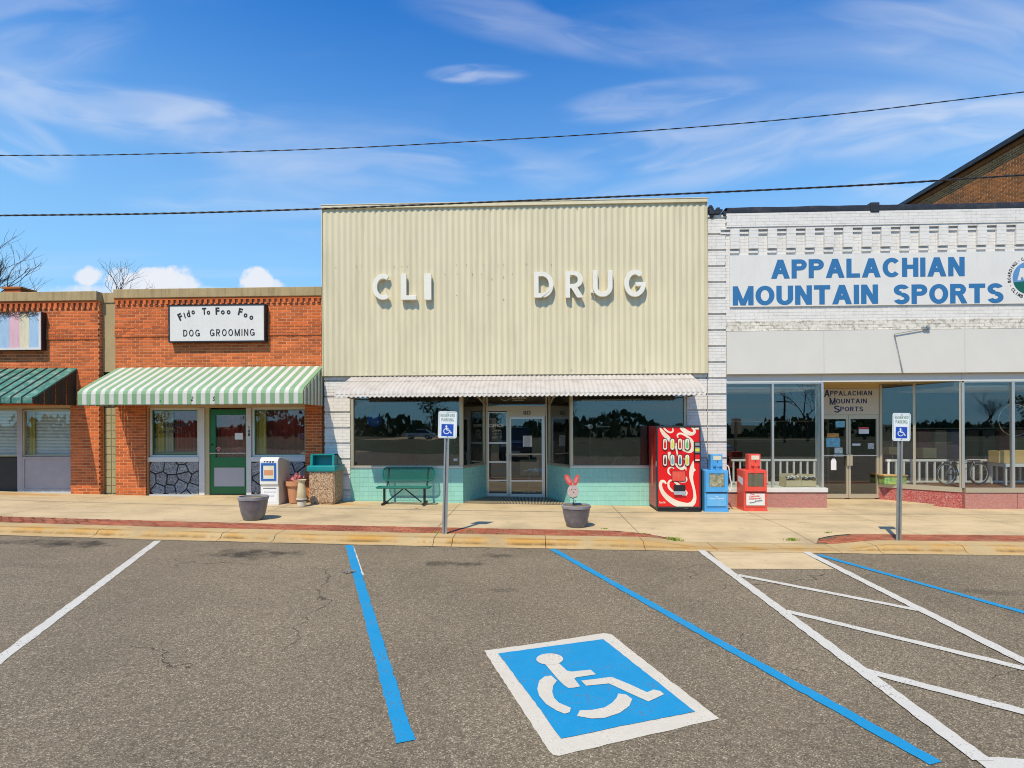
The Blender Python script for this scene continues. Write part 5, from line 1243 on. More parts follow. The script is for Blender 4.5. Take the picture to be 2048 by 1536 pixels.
room(D_, XL + .05, XR - .05, YI + 1.0, YD + 7, .06, zh_d + .3, 'int_wall', yL=YD + .12)
for (a_, b_) in ((XL + .05, c0 - .06), (c1 + .06, XR - .05)):
    boxo('window_shelf', 'int_floor', (a_, b_, YD + .13, YI + 1.0, .5, .56), D_); boxo('interior_ceiling', 'int_ceil', (a_, b_, YD + .1, YI + 1.0, zh_d + .3, zh_d + .35), D_)
    
# entrance floor grille
gr = root('entrance_mat', ((c0 + c1) / 2, YD + .5, hs(0, YD)), 'ribbed metal floor grille filling the drug store entrance', 'floor grille')
mb = MB()
for x in (c0, c1): mb.v += [(x, YD - .03, hs(x, YD) + .004), (x, YI, hs(x, YD) + .004), (x, YI, hs(x, YD) + .010), (x, YD - .03, hs(x, YD) + .010)]
mb.f = [(0, 1, 5, 4), (1, 2, 6, 5), (2, 3, 7, 6), (3, 0, 4, 7), (0, 3, 2, 1), (4, 5, 6, 7)]; mb.done('mat_base', 'int_dark', gr)
ng = 72; me = MB().box(-.0085, .0085, 0, YI - YD + .02, 0, .012).mesh('rib', MT['slat_metal'])
for k in range(ng):
    x = c0 + .02 + (c1 - c0 - .04) * k / (ng - 1); o = bpy.data.objects.new('rib', me)
    o.location = (x, YD - .03, hs(x, YD) + .011); setp(o, gr)
# drug store awning: corrugated sheet
xw0, xw1_ = X_(669, YD - 1.18, 790), X_(1412, YD - 1.18, 790); Yw = YD - .005
zt3 = Z_(750, Yw, 1030); zk3 = Z_(771, Yw - .9, 1030); zb3 = Z_(792, Yw - 1.17, 1030)
da = root('corrugated_awning', ((xw0 + xw1_) / 2, Yw, zt3), 'off white corrugated metal awning with scalloped hem over the drug store windows', 'awning')
prof = [(Yw, zt3), (Yw - .45, zt3 + (zk3 - zt3) * .52), (Yw - .86, zk3), (Yw - 1.0, zk3 - .055), (Yw - 1.10, zk3 - .12), (Yw - 1.16, zk3 - .20), (Yw - 1.18, zb3)]
pc = .1005; ncs = int(round((xw1_ - xw0) / pc)); pc = (xw1_ - xw0) / ncs; per = 8; i = 0
while i < ncs:
    m_ = min(per, ncs - i); mb = MB(); cols = m_ * 8 + 1; n = len(prof)
    for k in range(cols):
        ph = 2 * math.pi * k / 8; x = xw0 + i * pc + k * pc / 8; c = .008 * math.cos(ph); hem = .014 * (1 - abs(math.sin(ph / 2))) * 2
        for j, (y, z) in enumerate(prof): mb.v.append((x, y - c * (.5 if j < 3 else 1), z + (c if j < 4 else 0) + (hem - .014 if j == n - 1 else 0)))
    for k in range(cols - 1):
        for j in range(n - 1): mb.f.append((k * n + j, (k + 1) * n + j, (k + 1) * n + j + 1, k * n + j + 1))
    mb.done('awning_sheet', 'awning_white', da, smooth=True, recalc=False); i += m_
MB().tube([(xw0, Yw - .47, zt3 + (zk3 - zt3) * .52 + .006), (xw1_, Yw - .47, zt3 + (zk3 - zt3) * .52 + .006)], .008, 6).done('cross_rib', 'awning_white', da)
for xe, s_ in ((xw0, -1), (xw1_, 1)):
    MB().extr([(xe, y, z - .012) for y, z in prof] + [(xe, Yw - 1.0, zb3 + .02), (xe, Yw, zb3 + .02)], (s_ * .006, 0, 0)).done('end_panel', 'awning_white', da) if False else None
mb = MB()
for xk in (xw0 + .03, X_(958, YD, 800), X_(1108, YD, 800), xw1_ - .03): mb.bar((xk, Yw, zb3 + .02), (xk, Yw - 1.12, zb3 + .05), .025, .03)
mb.bar((xw0, Yw - 1.14, zb3 + .05), (xw1_, Yw - 1.14, zb3 + .05), .02, .03)
for xk, dxx in ((X_(960, YD, 800), .10), (X_(1106, YD, 800), -.10)): mb.bar((xk, Yw - .9, zb3 + .05), (xk + dxx * .4, YI - .02, zt1 + .02), .03, .035)
mb.done('support_frame', 'alu_tan', da)
# raised letters
c16 = lambda x, y: (640 + x / 2.56, 380 + y / 2.56)
YLt = YSD - .11
def sign_letter(ch, x0, x1, y0, y1, label):
    a_, b_ = c16(x0, y0), c16(x1, y1); r = rect_px(a_[0], a_[1], b_[0], b_[1], YLt)
    w, h = r[1] - r[0], r[3] - r[2]; st = .105; o = root('sign_letter', ((r[0] + r[1]) / 2, YLt, r[2]), label, 'sign letter', 'white raised letters on the corrugated front')
    def P(x, z): return (r[0] + x, YLt, r[2] + z)
    polys = []
    def arc(cx, cz, rx, rz, a0, a1, n=18): return [(cx + rx * math.cos(R(a0 + (a1 - a0) * i / n)), cz + rz * math.sin(R(a0 + (a1 - a0) * i / n))) for i in range(n + 1)]
    if ch == 'I': polys = [[(0, 0), (w, 0), (w, h), (0, h)]]
    if ch == 'L': polys = [[(0, 0), (w, 0), (w, .1), (st + .02, .1), (st + .02, h), (0, h)]]
    if ch == 'U': polys = [[(0, h)] + arc(w / 2, w / 2, w / 2, w / 2, 180, 360) + [(w, h), (w - st, h)] + arc(w / 2, w / 2, w / 2 - st, w / 2 - st, 360, 180) + [(st, h)]]
    if ch == 'D': polys = [[(0, 0), (w * .45, 0)] + arc(w * .42, h / 2, w * .58, h / 2, -90, 90) + [(0, h), (0, h - .1), (w * .4, h - .1)] + arc(w * .42, h / 2, w * .58 - st, h / 2 - .1, 90, -90) + [(st, .1), (st, h - .099), (0, h - .099)]]
    if ch == 'C': polys = [arc(w * .55, h / 2, w * .55, h / 2, 55, 305, 28) + arc(w * .55, h / 2, w * .55 - st, h / 2 - .105, 305, 55, 28)]
    if ch == 'G': polys = [arc(w * .5, h / 2, w * .5, h / 2, 48, 360, 30) + [(w, h * .54), (w * .52, h * .54), (w * .52, h * .40), (w - st, h * .40)] + arc(w * .5, h / 2, w * .5 - st, h / 2 - .105, 345, 48, 26)]
    if ch == 'R': polys = [[(0, 0), (st, 0), (st, h * .34), (w * .42, h * .34), (w - st * 1.15, 0), (w + .01, 0), (w * .70, h * .40)] + arc(w * .55, h * .69, w * .42, h * .31, -55, 90, 14) + [(0, h), (0, h * .01), (.001, h * .005)]]
    mb = MB()
    for p in polys: mb.extr([P(x, z) for x, z in p], (0, .075, 0))
    mb.done('letter_body', 'letter', o, bevel=.006)
    if ch == 'R':   # counter
        MB().extr([P(x, z) for x, z in [(st, h * .50), (w * .50, h * .50)] + arc(w * .52, h * .66, w * .2, h * .16, -90, 90, 8) + [(st, h * .82)]], (0, .0, 0)) if False else None
    if ch == 'I' or ch == 'L' or ch: MB().box(r[0] + w * .2, r[0] + w * .2 + .02, YLt + .07, YSD + .03, r[2] + h * .3, r[2] + h * .32).box(r[0] + min(w * .2, w - .03), r[0] + min(w * .2, w - .03) + .02, YLt + .07, YSD + .03, r[2] + h * .8, r[2] + h * .82).done('bracket', 'alu', o)
    return o
sign_letter('C', 268, 366, 430, 562, 'first raised letter of CLI, the C at the left end of the corrugated front')
sign_letter('L', 413, 491, 428, 562, 'middle raised letter of CLI, the L on the corrugated front')
sign_letter('I', 533, 569, 428, 562, 'last raised letter of CLI, the narrow I on the corrugated front')
sign_letter('D', 1095, 1196, 418, 550, 'first raised letter of DRUG, the D on the corrugated front')
sign_letter('U', 1398, 1498, 411, 546, 'third raised letter of DRUG, the U with a loose bracket beside it')
sign_letter('G', 1558, 1669, 408, 546, 'last raised letter of DRUG, the G at the right end of the word')
def letter_R():
    a_, b_ = c16(1256, 416), c16(1346, 550); r = rect_px(a_[0], a_[1], b_[0], b_[1], YLt); w, h = r[1] - r[0], r[3] - r[2]; st = .105
    o = root('sign_letter', ((r[0] + r[1]) / 2, YLt, r[2]), 'second raised letter of DRUG, the R between D and U', 'sign letter', 'white raised letters on the corrugated front')
    arc = lambda cx, cz, rx, rz, a0, a1, n: [(cx + rx * math.cos(R(a0 + (a1 - a0) * i / n)), cz + rz * math.sin(R(a0 + (a1 - a0) * i / n))) for i in range(n + 1)]
    P = lambda x, z: (r[0] + x, YLt, r[2] + z); mb = MB()
    outer = [(0, 0), (st, 0), (st, h * .36), (w * .34, h * .36), (w - st * 1.2, 0), (w + .012, 0), (w * .68, h * .40)] + arc(w * .56, h * .69, w * .44, h * .31, -62, 90, 12) + [(0, h)]
    # bridge the counter with a hairline cut
    outer += [(0, h * .69), (st, h * .69 + .0)] if False else []
    hole = [(st, h * .52), (w * .52, h * .52)] + arc(w * .54, h * .69, w * .44 - st, h * .31 - .095, -80, 80, 8) + [(w * .5, h * .86), (st, h * .86)]
    b = len(mb.v); me = bpy.data.meshes.new('letter_body'); bm = bmesh.new()
    vo = [bm.verts.new(P(x, z)) for x, z in outer]; vh = [bm.verts.new(P(x, z)) for x, z in hole]
    es = [bm.edges.new((vo[i], vo[(i + 1) % len(vo)])) for i in range(len(vo))] + [bm.edges.new((vh[i], vh[(i + 1) % len(vh)])) for i in range(len(vh))]
    res = bmesh.ops.triangle_fill(bm, edges=es, use_beauty=True, use_dissolve=False); fs = [f for f in bm.faces]
    ex = bmesh.ops.extrude_face_region(bm, geom=fs); bmesh.ops.translate(bm, verts=[v for v in ex['geom'] if isinstance(v, bmesh.types.BMVert)], vec=(0, .075, 0))
    bmesh.ops.recalc_face_normals(bm, faces=bm.faces); bm.to_mesh(me); bm.free(); me.materials.append(MT['letter']); setp(bpy.data.objects.new('letter_body', me), o)
    MB().box(r[0] + .02, r[0] + .04, YLt + .07, YSD + .03, r[2] + h * .3, r[2] + h * .32).done('bracket', 'alu', o)
letter_R()
q = at(*c16(1392, 515), YSD - .05); MB().box(q[0] - .02, q[0] + .02, YSD - .08, YSD + .02, q[1] - .05, q[1] + .01).box(q[0] - .035, q[0] + .06, YSD - .08, YSD - .06, q[1] - .06, q[1] - .045).done('loose_bracket', 'letter', D_)

# ------------------------------------------------------------------ white brick sports shop
W = root('sports_shop', (X_(1700, YF), YF, g(8)), 'white painted brick sports shop with recessed entrance at right', 'shop building')
XW0, XW1, XW2 = X_(1414.3, YF, 600), X_(1451.5, YF, 700), 14.0
zp = lambda py, px=1700, Y=YF: Z_(py, Y, px)
ztopW = (Z_(427, YF, 1500) + Z_(421, YF, 2040)) / 2; zA = Z_(456, YF, 1500); zBt = Z_(508, YF, 1500); zpl = Z_(660, YF, 1700); zpe = Z_(640, YF, 1700)
wall_of([(XW0, XW2, zpl, ztopW), (XW0, XW1, ZG, zpl)], YF + .028, .35, 'white_brick_base', W)
WR2 = dict(WR); 
bricks([(XW0, XW1, g(6) + .06, ztopW)], front(YF - .012), W, nparts=60, groove=(5, .042, 4), deep=.06, off=XW0, **WR2)
ysg = YF - .035
sgz0, sgz1 = Z_(614, ysg, 1460), Z_(511.5, ysg, 1460); sgx0 = X_(1459.5, ysg, 560)
bricks([(XW1, XW2, zA + .0, ztopW)], front(YF - .075), W, nparts=60, deep=.11, **WR2)
bricks([(XW1, XW2, zBt - .05, zA)], front(YF), W, nparts=0, **WR2)
bricks([(XW1, XW2, zpe, sgz0 + .02), (XW1, sgx0 + .05, sgz0, zBt - .05)], front(YF), W, nparts=60, **WR2)
WR3 = dict(WR2); WR3['mat'] = 'peeling'; WR3['jit'] = .004
bricks([(XW1, XW2, zpl, zpe)], front(YF - .012), W, nparts=60, **WR3)
# corbel pendants of the frieze
pp = .4165; xpn = X_(1459, YF, 480); za1, za2 = Z_(463, YF, 1520), Z_(470.5, YF, 1520); zb1, zb2 = Z_(501, YF, 1520), Z_(509, YF, 1520)
zuT = zA
def pendant(x0, x1, zb_, ze):
    mb = MB(); zq = zuT; k = 0; rows = int((zuT - zb_) / HW) or 1; hh = (zuT - zb_) / rows
    for r_ in range(rows): mb.box(x0, x1, YF - .062, YF + .02, zb_ + r_ * hh + .0025, zb_ + (r_ + 1) * hh - .0025)
    mb.box(x0 + .004, x1 - .004, YF - .058, YF + .02, zb_ + .003, zuT - .003)
    mb.box(x0, x1, YF - .032, YF + .02, ze + .03, zb_ - .036)
    return mb.done('corbel', 'white_brick', W)
k = 0; x = xpn - pp * .5
while x < 12.6:
    pendant(x, x + pp * .5 - .006, za1 + .03, za2 + .0)     # short
    pendant(x + pp * .5, x + pp - .004, zb1 + .03, zb2 + .0)  # long
    x += pp
# membrane on the parapet
mb = MB(); xs = frange(X_(1452, YF, 420), XW2, .18); sec = [(-.07, 0), (-.085, .09), (-.06, .17), (.05, .2), (.4, .19), (.42, .0)]
for x in xs:
    for (y, z) in sec: mb.v.append((x, YF - .0 + y + .008 * noise.noise(Vector((x * 3, y * 5, 1))), ztopW - .012 + z * .9 + .012 * noise.noise(Vector((x * 2.2, z * 9, 4)))))
for i in range(len(xs) - 1):
    for j in range(len(sec) - 1): q = i * 6 + j; mb.f.append((q, q + 6, q + 7, q + 1))
mb.done('parapet_membrane', 'membrane', W, smooth=True, recalc=False)
jx = X_(1745, YF, 420)
MB().box(jx - .1, jx + .1, YF - .1, YF + .4, ztopW - .03, ztopW + .19).done('membrane_joint', 'membrane', W, bevel=.02)
rj = random.Random(11); mb = MB()
for i in range(26):
    x = rj.uniform(XW0 - .0, XW1 + .05); z = ztopW + rj.uniform(-.02, .20) * (1 - (x - XW0) / .7); s_ = rj.uniform(.04, .1)
    mb.box(x, x + s_, YF - .05 - rj.uniform(0, .03), YF + .2, z - s_ * .5, z + s_ * .4)
mb.done('torn_roofing', 'membrane', W, kind='stuff')
boxo('roof', 'membrane', (XW0 - 7, XW2, YF + .45, YF + 13, ztopW - .7, ztopW - .6), W)
# fascia panels and header
YFa = YF - .06; zf0, zf1 = Z_(747, YFa, 1650), Z_(661, YFa, 1650); pj = [XW1 + .004, X_(1648, YFa, 700), X_(1930, YFa, 700), XW2]
for a_, b_ in zip(pj, pj[1:]): MB().box(a_ + .003, b_ - .003, YFa, YFa + .09, zf0, zf1).done('fascia_panel', 'fascia', W, bevel=.002)
boxo('fascia_edge', 'trim_tan', (XW1, XW2, YFa + .01, YFa + .08, zf0 - .012, zf0 - .001), W)
YG2 = YF + .05; zhd = Z_(764, YG2, 1650)
for a_, b_ in zip(pj, pj[1:]): MB().box(a_ + .003, b_ - .003, YF + .035, YF + .1, zhd, zf0 - .012).done('header_panel', 'fascia', W)
# display window, left
xg0, xm, xg1 = XW1 + .005, X_(1545, YG2, 880), X_(1644.5, YG2, 880); zsl0, zsl1 = Z_(984.5, YF - .03, 1560), Z_(976, YF - .03, 1560)
xbk1 = X_(1655.5, YF - .02, 1000); YV = YF + 1.12; xv0, xv1 = X_(1634, YV, 900), X_(1760, YV, 900)
mb = MB(); mb.box(xg0, xg1 + .02, YG2 - .02, YG2 + .05, zhd - .035, zhd); mb.box(xm - .022, xm + .022, YG2 - .03, YG2 + .04, zsl1, zhd - .035); mb.box(xg1 - .03, xg1 + .02, YG2 - .03, YG2 + .03, zsl1, zhd - .035); mb.box(xg0, xg0 + .02, YG2 - .02, YG2 + .05, zsl1, zhd - .035)
wf = mb.done('window', 'alu', W, label='large display window with silver mullions'); pane('pane', xg0 + .02, xm - .022, zsl1, zhd - .035, YG2, wf); pane('pane', xm + .022, xg1 - .03, zsl1, zhd - .035, YG2, wf)
Lw, fw_ = splay(xg1 + .02, YG2 + .03, xv0, YV)
mb = MB()
for (u0, u1) in ((Lw * .45, Lw * .45 + .04), (Lw - .04, Lw)): mb.extr([fw_(u0, .01, zsl1), fw_(u1, .01, zsl1), fw_(u1, -.04, zsl1), fw_(u0, -.04, zsl1)], (0, 0, zhd - zsl1))
wf = mb.done('window', 'alu', W); MB().extr([fw_(0, 0, zsl1), fw_(Lw, 0, zsl1), fw_(Lw, -.006, zsl1), fw_(0, -.006, zsl1)], (0, 0, zhd - zsl1)).done('pane', 'glass', wf)
MB().box(xg0, xbk1 + .0, YF - .04, YG2 + .06, zsl0, zsl1).done('sill', 'wood_white', W, bevel=.006)
zW = hs(6.2, YF) - .1
MB().extr([(xg0, YF - .01, zW), (xbk1 - .01, YF - .01, zW), (xv0 - .0, YV, zW), (xg0, YV, zW)], (0, 0, zsl0 - zW)).done('stall_wall', 'pink_pebble', W)
# right: splayed return then front
xc0 = X_(1925, YG2, 980); xs0 = xv1
Ls, fs_ = splay(xs0 + .0, YV, xc0, YG2)
zr0, zr1 = Z_(985, YF, 1925), Z_(976, YF, 1925); mb = MB()
um = Ls * .44
for (u0, u1) in ((0, .05), (um - .025, um + .025), (Ls - .05, Ls + .0)): mb.extr([fs_(u0, .02, zr1), fs_(u1, .02, zr1), fs_(u1, -.035, zr1), fs_(u0, -.035, zr1)], (0, 0, zhd - zr1))
wf = mb.done('window', 'alu_tan', W, label='angled display window leading into the entrance')
for (u0, u1) in ((.05, um - .025), (um + .025, Ls - .05)): MB().extr([fs_(u0, 0, zr1), fs_(u1, 0, zr1), fs_(u1, -.006, zr1), fs_(u0, -.006, zr1)], (0, 0, zhd - zr1)).done('pane', 'glass', wf)
MB().extr([fs_(-.02, .05, zr0), fs_(Ls, .05, zr0), fs_(Ls, -.1, zr0), fs_(-.02, -.1, zr0)], (0, 0, zr1 - zr0)).done('sill', 'alu_tan', W)
MB().extr([fs_(-.02, .03, zW - .05), fs_(Ls, .03, zW - .05), fs_(Ls, -.12, zW - .05), fs_(-.02, -.12, zW - .05)], (0, 0, zr0 - zW + .05)).done('stall_wall', 'red_pebble', W)
xe = [xc0, X_(2025, YG2, 880), 12.9, XW2]
mb = MB()
for x in xe: mb.box(x - .03, x + .03, YG2 - .03, YG2 + .04, zr1, zhd - .035)
mb.box(xc0 + .03, XW2, YG2 - .02, YG2 + .04, zhd - .034, zhd)
wf = mb.done('window', 'alu', W, label='front display window over the dark pink base at the right edge')
for a_, b_ in zip(xe, xe[1:]): pane('pane', a_ + .03, b_ - .03, zr1, zhd - .035, YG2, wf)
boxo('sill', 'alu_tan', (xc0 + .01, XW2, YF - .03, YG2 + .06, zr0, zr1), W); 
for a_, b_ in ((xc0 + .012, X_(2034, YF, 1000)), (X_(2034, YF, 1000) + .012, XW2)): boxo('stall_wall', 'pink_pebble', (a_, b_, YF - .01, YF + .12, zW - .1, zr0), W)
# porch soffit, transom sign, double door
boxo('porch_soffit', 'soffit_tan', (xg1 + .0, xc0 + .1, YF + .101, YV + .2, zhd + .02, zhd + .06), W)
zts0, zts1 = Z_(828.5, YV, 1700), Z_(777, YV, 1700); zd1 = Z_(838, YV, 1700); zdt = Z_(829.5, YV, 1700); zdb = Z_(996, YV, 1700)
xj0, xj1 = X_(1638, YV, 900), X_(1757.5, YV, 900)
boxo('soffit_beam', 'soffit_tan', (xv0, xv1, YV, YV + .08, zts1, zhd + .02), W)
ts = root('transom_sign', ((xj0 + xj1) / 2, YV, zts0), 'cream panel sign above the double glass door of the sports shop', 'sign')
MT['panel_cream'] = pm('panel_cream', (.58, .52, .42), .6, var=.05, dirt=(.4, .33, .22), damt=.3)
boxo('board', 'panel_cream', (xj0, xj1, YV - .012, YV + .05, zts0, zts1 - .002), ts)
t = MB(); q6 = lambda x, y: (1420 + x / 4.8, 740 + y / 4.8)
def smallcaps(s, x0, x1, yb, hc, hb):
    "first capital larger, hanging under the line"
    v0, v1 = q6(x0, yb - hb), q6(x0 + hb * .95, yb + hb * .12); bpx(t, s[0], v0[0], v0[1], v1[0], v1[1], YV - .012, t=.19)
    v0, v1 = q6(x0 + hb * 1.0, yb - hb * .02 - hc - 4), q6(x1, yb - hb * .02 - 4); bpx(t, s[1:], v0[0], v0[1], v1[0], v1[1], YV - .012, t=.19, gap=.16)
smallcaps('APPALACHIAN', 1095, 1555, 250, 45, 58); smallcaps('MOUNTAIN', 1148, 1505, 326, 45, 60); smallcaps('SPORTS', 1190, 1470, 402, 45, 60)
t.done('lettering', 'navy', ts, kind='stuff')
fr_ = MB(); fr_.box(xj0 - .04, xj0, YV, YV + .09, zdb - .05, zts1); fr_.box(xj1, xv1, YV, YV + .09, zdb - .05, zts1); fr_.box(xj0, xj1, YV, YV + .07, zdt - .0, zts0 - .001)
fr_.done('entrance_frame', 'alu_tan', W)
xmid = X_(1697, YV, 900)
def leaf(x0, x1, hx):
    mb = MB(); gz0_, gz1_ = Z_(988, YV, 1700), zd1
    mb.box(x0, x0 + .05, YV + .0, YV + .05, zdb, zdt - .003); mb.box(x1 - .05, x1, YV, YV + .05, zdb, zdt - .003); mb.box(x0 + .05, x1 - .05, YV, YV + .05, zdb, gz0_); mb.box(x0 + .05, x1 - .05, YV, YV + .05, gz1_, zdt - .003)
    d = mb.done('door', 'alu_tan', W); pane('door_glass', x0 + .05, x1 - .05, gz0_, gz1_, YV + .02, d)
    zb_ = Z_(911, YV, 1700); MB().box(x0 + .05, x1 - .05, YV - .035, YV - .015, zb_ - .01, zb_ + .01).done('push_bar', 'alu', d)
    MB().box(hx - .03, hx + .03, YV - .05, YV - .01, Z_(931, YV, 1700), Z_(909, YV, 1700)).done('door_handle', 'alu_tan', d)
leaf(xj0 + .003, xmid - .004, xmid - .03); leaf(xmid + .004, xj1 - .003, xmid + .04)
zst = zdb
MB().extr([(xbk1 - .2, YF + .3, zW), (X_(1930, YF + .3, 1010) - .7, YF + .3, zW), (xv1, YV + .2, zW), (xv0 - .1, YV + .2, zW)], (0, 0, zst - zW - .03)).done('porch_floor', 'concrete', W)
# interior and display beds
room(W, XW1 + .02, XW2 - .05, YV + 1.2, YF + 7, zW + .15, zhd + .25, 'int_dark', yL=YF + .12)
for (nm, mat_, pts) in (('display_bed', 'white_gravel', [(xg0 + .01, YG2 + .06), (xg1, YG2 + .06), (xv0 - .05, YV), (xg0 + .01, YV)]), ('display_bed', 'mulch', [(xv1 + .1, YV), (xc0 + .05, YG2 + .1), (XW2 - .05, YG2 + .1), (XW2 - .05, YV + .1)])):
    zb_ = (zsl1 if mat_ == 'white_gravel' else zr1) - .01
    MB().extr([(x, y, zb_ - .2) for x, y in pts], (0, 0, .2)).done(nm, mat_, W)
boxo('interior_ceiling', 'int_ceil', (xg0, xg1, YG2 + .06, YV + 1.2, zhd - .14, zhd - .1), W); boxo('interior_ceiling', 'int_ceil', (xc0 + .05, XW2, YG2 + .06, YV + 1.2, zhd - .14, zhd - .1), W)
boxo('window_valance', 'int_ceil', (xg0, X_(1618, YG2, 770), YG2 + .2, YG2 + .24, Z_(783, YG2 + .2, 1550), zhd), W); boxo('window_valance', 'int_ceil', (xc0, XW2, YG2 + .2, YG2 + .24, Z_(779, YG2 + .2, 1980), zhd), W)
# big sign
bs_ = root('large_sign', (sgx0, ysg, sgz0), 'long white sign board with blue capitals across the sports shop', 'sign')
for a_, b_ in ((sgx0, X_(1780, ysg, 560)), (X_(1780, ysg, 560), XW2 - .6)): boxo('board', 'sign_white', (a_ + .001, b_ - .001, ysg, ysg + .035, sgz0, sgz1), bs_)
t = MB(); c5 = lambda x, y: (1400 + x / 3.16, 380 + y / 3.16)
for s_, x0, y0, x1, y1 in (('APPALACHIAN', 449, 432, 1672, 552), ('MOUNTAIN', 207, 603, 1125, 724), ('SPORTS', 1222, 594, 1918, 717)):
    a_, b_ = c5(x0, y0), c5(x1, y1); r = rect_px(a_[0], a_[1], b_[0], b_[1], ysg); block(None, s_, r[0], r[1], r[2], r[3], ysg, t=.235, depth=.004, gap=.085, each=lambda m: m.done('letter', 'blue_letter', bs_, recalc=False))
MT['logo_blue'] = pm('logo_blue', (.10, .26, .52), .5); MT['logo_green'] = pm('logo_green', (.0, .11, .075), .5)
k2 = lambda x, y: at(1960 + x / 11.82, 490 + y / 11.82, ysg)
cxl, czl = k2(1170, 775)[0], k2(1170, 775)[1]; rl = cxl - k2(770, 775)[0]
disc = [(cxl + rl * math.cos(R(a_)), czl + rl * math.sin(R(a_))) for a_ in range(0, 360, 6)]
MB().extr([(x, ysg - .003, z) for x, z in disc], (0, .003, 0)).done('logo_disc', 'logo_blue', bs_)
hill = [(cxl + (rl) * math.cos(R(a_)), czl + rl * math.sin(R(a_))) for a_ in range(196, 346, 6)] + [(cxl + rl * .75, czl - .03), (cxl + rl * .4, czl + .06), (cxl, czl + .0), (cxl - rl * .4, czl - .08)]
MB().extr([(x, ysg - .006, z) for x, z in hill], (0, .003, 0)).done('logo_hill', 'logo_green', bs_)
t = MB(); q0 = k2(880, 840); q1 = k2(1100, 545); block(t, 'A', q0[0], q1[0], q0[1], q1[1], ysg - .003, t=.25, depth=.004); block(t, 'MS', q1[0] + .01, q1[0] + .4, q0[1], q1[1], ysg - .003, t=.2, depth=.004); t.done('logo_initials', 'sign_white', bs_)
t = MB(); rt = rl * 1.21
def ring(s, a0, a1, flip=False):
    for i, ch in enumerate(s):
        if ch == ' ': continue
        an = a0 + (a1 - a0) * i / max(1, len(s) - 1); x, z = cxl + rt * math.cos(R(an)), czl + rt * math.sin(R(an)); w_ = .05 if ch != 'I' else .014
        if ch == '.': w_ = .02
        add_text(t, ch, x - w_ / 2, x + w_ / 2, z - (.036 if ch != '.' else .01), z + (.036 if ch != '.' else .01), ysg, .03, .003, R(an - 90) if not flip else R(an + 90))
ring('BOARDING', 190, 132); ring('.', 121, 121); ring('CAMPING', 110, 66); ring('.', 203, 203); ring('CLIMBING', 215, 272, True)
t.done('logo_lettering', 'black', bs_, kind='stuff')
# conduit on the fascia
q1 = at(1852, 657, YFa - .03); q2 = at(1789, 668, YFa - .03); q3 = at(1806, 746, YFa - .03)
cd = MB().tube([(q1[0], YFa - .03, q1[1]), (q2[0], YFa - .03, q2[1]), (q3[0], YFa - .03, q3[1])], .011, 6).done('thin_conduit', 'galv'); tag(cd, 'thin grey conduit bent down across the white fascia panels', 'conduit')
lb = root('lamp_bracket', (q1[0], YFa, q1[1]), 'small grey lamp bracket at the top of the white fascia', 'bracket'); MB().box(q1[0] - .06, q1[0] + .08, YFa - .05, YFa + .05, q1[1] - .02, q1[1] + .04).done('plate', 'galv', lb); MB().tube([(q1[0], YFa - .05, q1[1] + .03), (q1[0] - .01, YFa - .08, q1[1] + .06), (q1[0] + .03, YFa - .09, q1[1] + .05)], .012, 6).done('socket', 'galv', lb)

# ------------------------------------------------------------------ tall brick building beyond, its side wall running back from the street
XT = 14.05
d = ray(2048, 262); tt = XT / d.x; ztT = EYE + d.z * tt
T = root('tall_brick_building', (XT, 14, 0), 'tall brown brick building rising behind the sports shop at the right edge', 'building')
boxo('wall', 'mortar_old', (XT, XT + 9, YF + .3, 30, -.5, ztT - .16), T)
bricks([(YF + .6, 24, ztopW - .3, ztT - .30)], lambda u, d, z: (XT - d, u, z), T, mat='brick_dark', nparts=300, J=.020)
boxo('frieze_board', 'brick_dark', (XT - .03, XT, YF + .25, 30.0, ztT - .30, ztT - .16), T); MB().box(XT - .13, XT + 9.1, YF + .2, 30.1, ztT - .16, ztT).done('cornice', 'membrane', T, bevel=.02)

# ------------------------------------------------------------------ things on the sidewalk
def SG(px, py):
    d = ray(px, py); z = .1; t = 1
    for _ in range(14): t = (EYE - z) / (-d.z); z = hs(d.x * t, d.y * t)
    return Vector((d.x * t, d.y * t, z))
def lbox(name, mat, b, parent, **k): return MB().box(*b).done(name, mat, parent, local=True, **k)
# drinks machine
a, b = SG(1313.5, 1024), SG(1401.5, 1024); vy = (a.y + b.y) / 2; vx0, vx1 = X_(1313.5, vy, 940), X_(1401.5, vy, 940); vw = vx1 - vx0; vh = Z_(852, vy, 1357) - min(a.z, b.z); vd = .80
vm = root('vending_machine', ((vx0 + vx1) / 2, vy, min(a.z, b.z)), 'red drinks vending machine with large cream swirl lettering', 'vending machine')
hw = vw / 2; zb0 = .085
lbox('base', 'black', (-hw + .03, hw - .005, .02, vd - .05, 0, zb0), vm)
lbox('cabinet', 'red_dark', (-hw, hw, .09, vd, zb0, vh), vm, bevel=.008)
frame_ = MB(); frame_.box(-hw, -hw + .026, 0, .088, zb0, vh); frame_.box(hw - .026, hw, 0, .088, zb0, vh); frame_.box(-hw + .026, hw - .026, 0, .088, vh - .03, vh); frame_.box(-hw + .026, hw - .026, 0, .088, zb0, zb0 + .035)
frame_.done('door_frame', 'charcoal', vm, local=True)
lbox('door_panel', 'red', (-hw + .026, hw - .026, .012, .08, zb0 + .035, vh - .03), vm)
def v10(x, y): return (-hw + (x - 240) / 645 * vw, vh - (y - 90) / 1265 * (vh))
def v10w(x, y): return v10(x, y)
sw = MB(); L10 = vw / 645
ky = .0112
def rb(pts):
    global ky
    ky -= .00018
    ribbon(sw, [(x, y, w) for x, y, w in pts], v10w, ky, n=7)
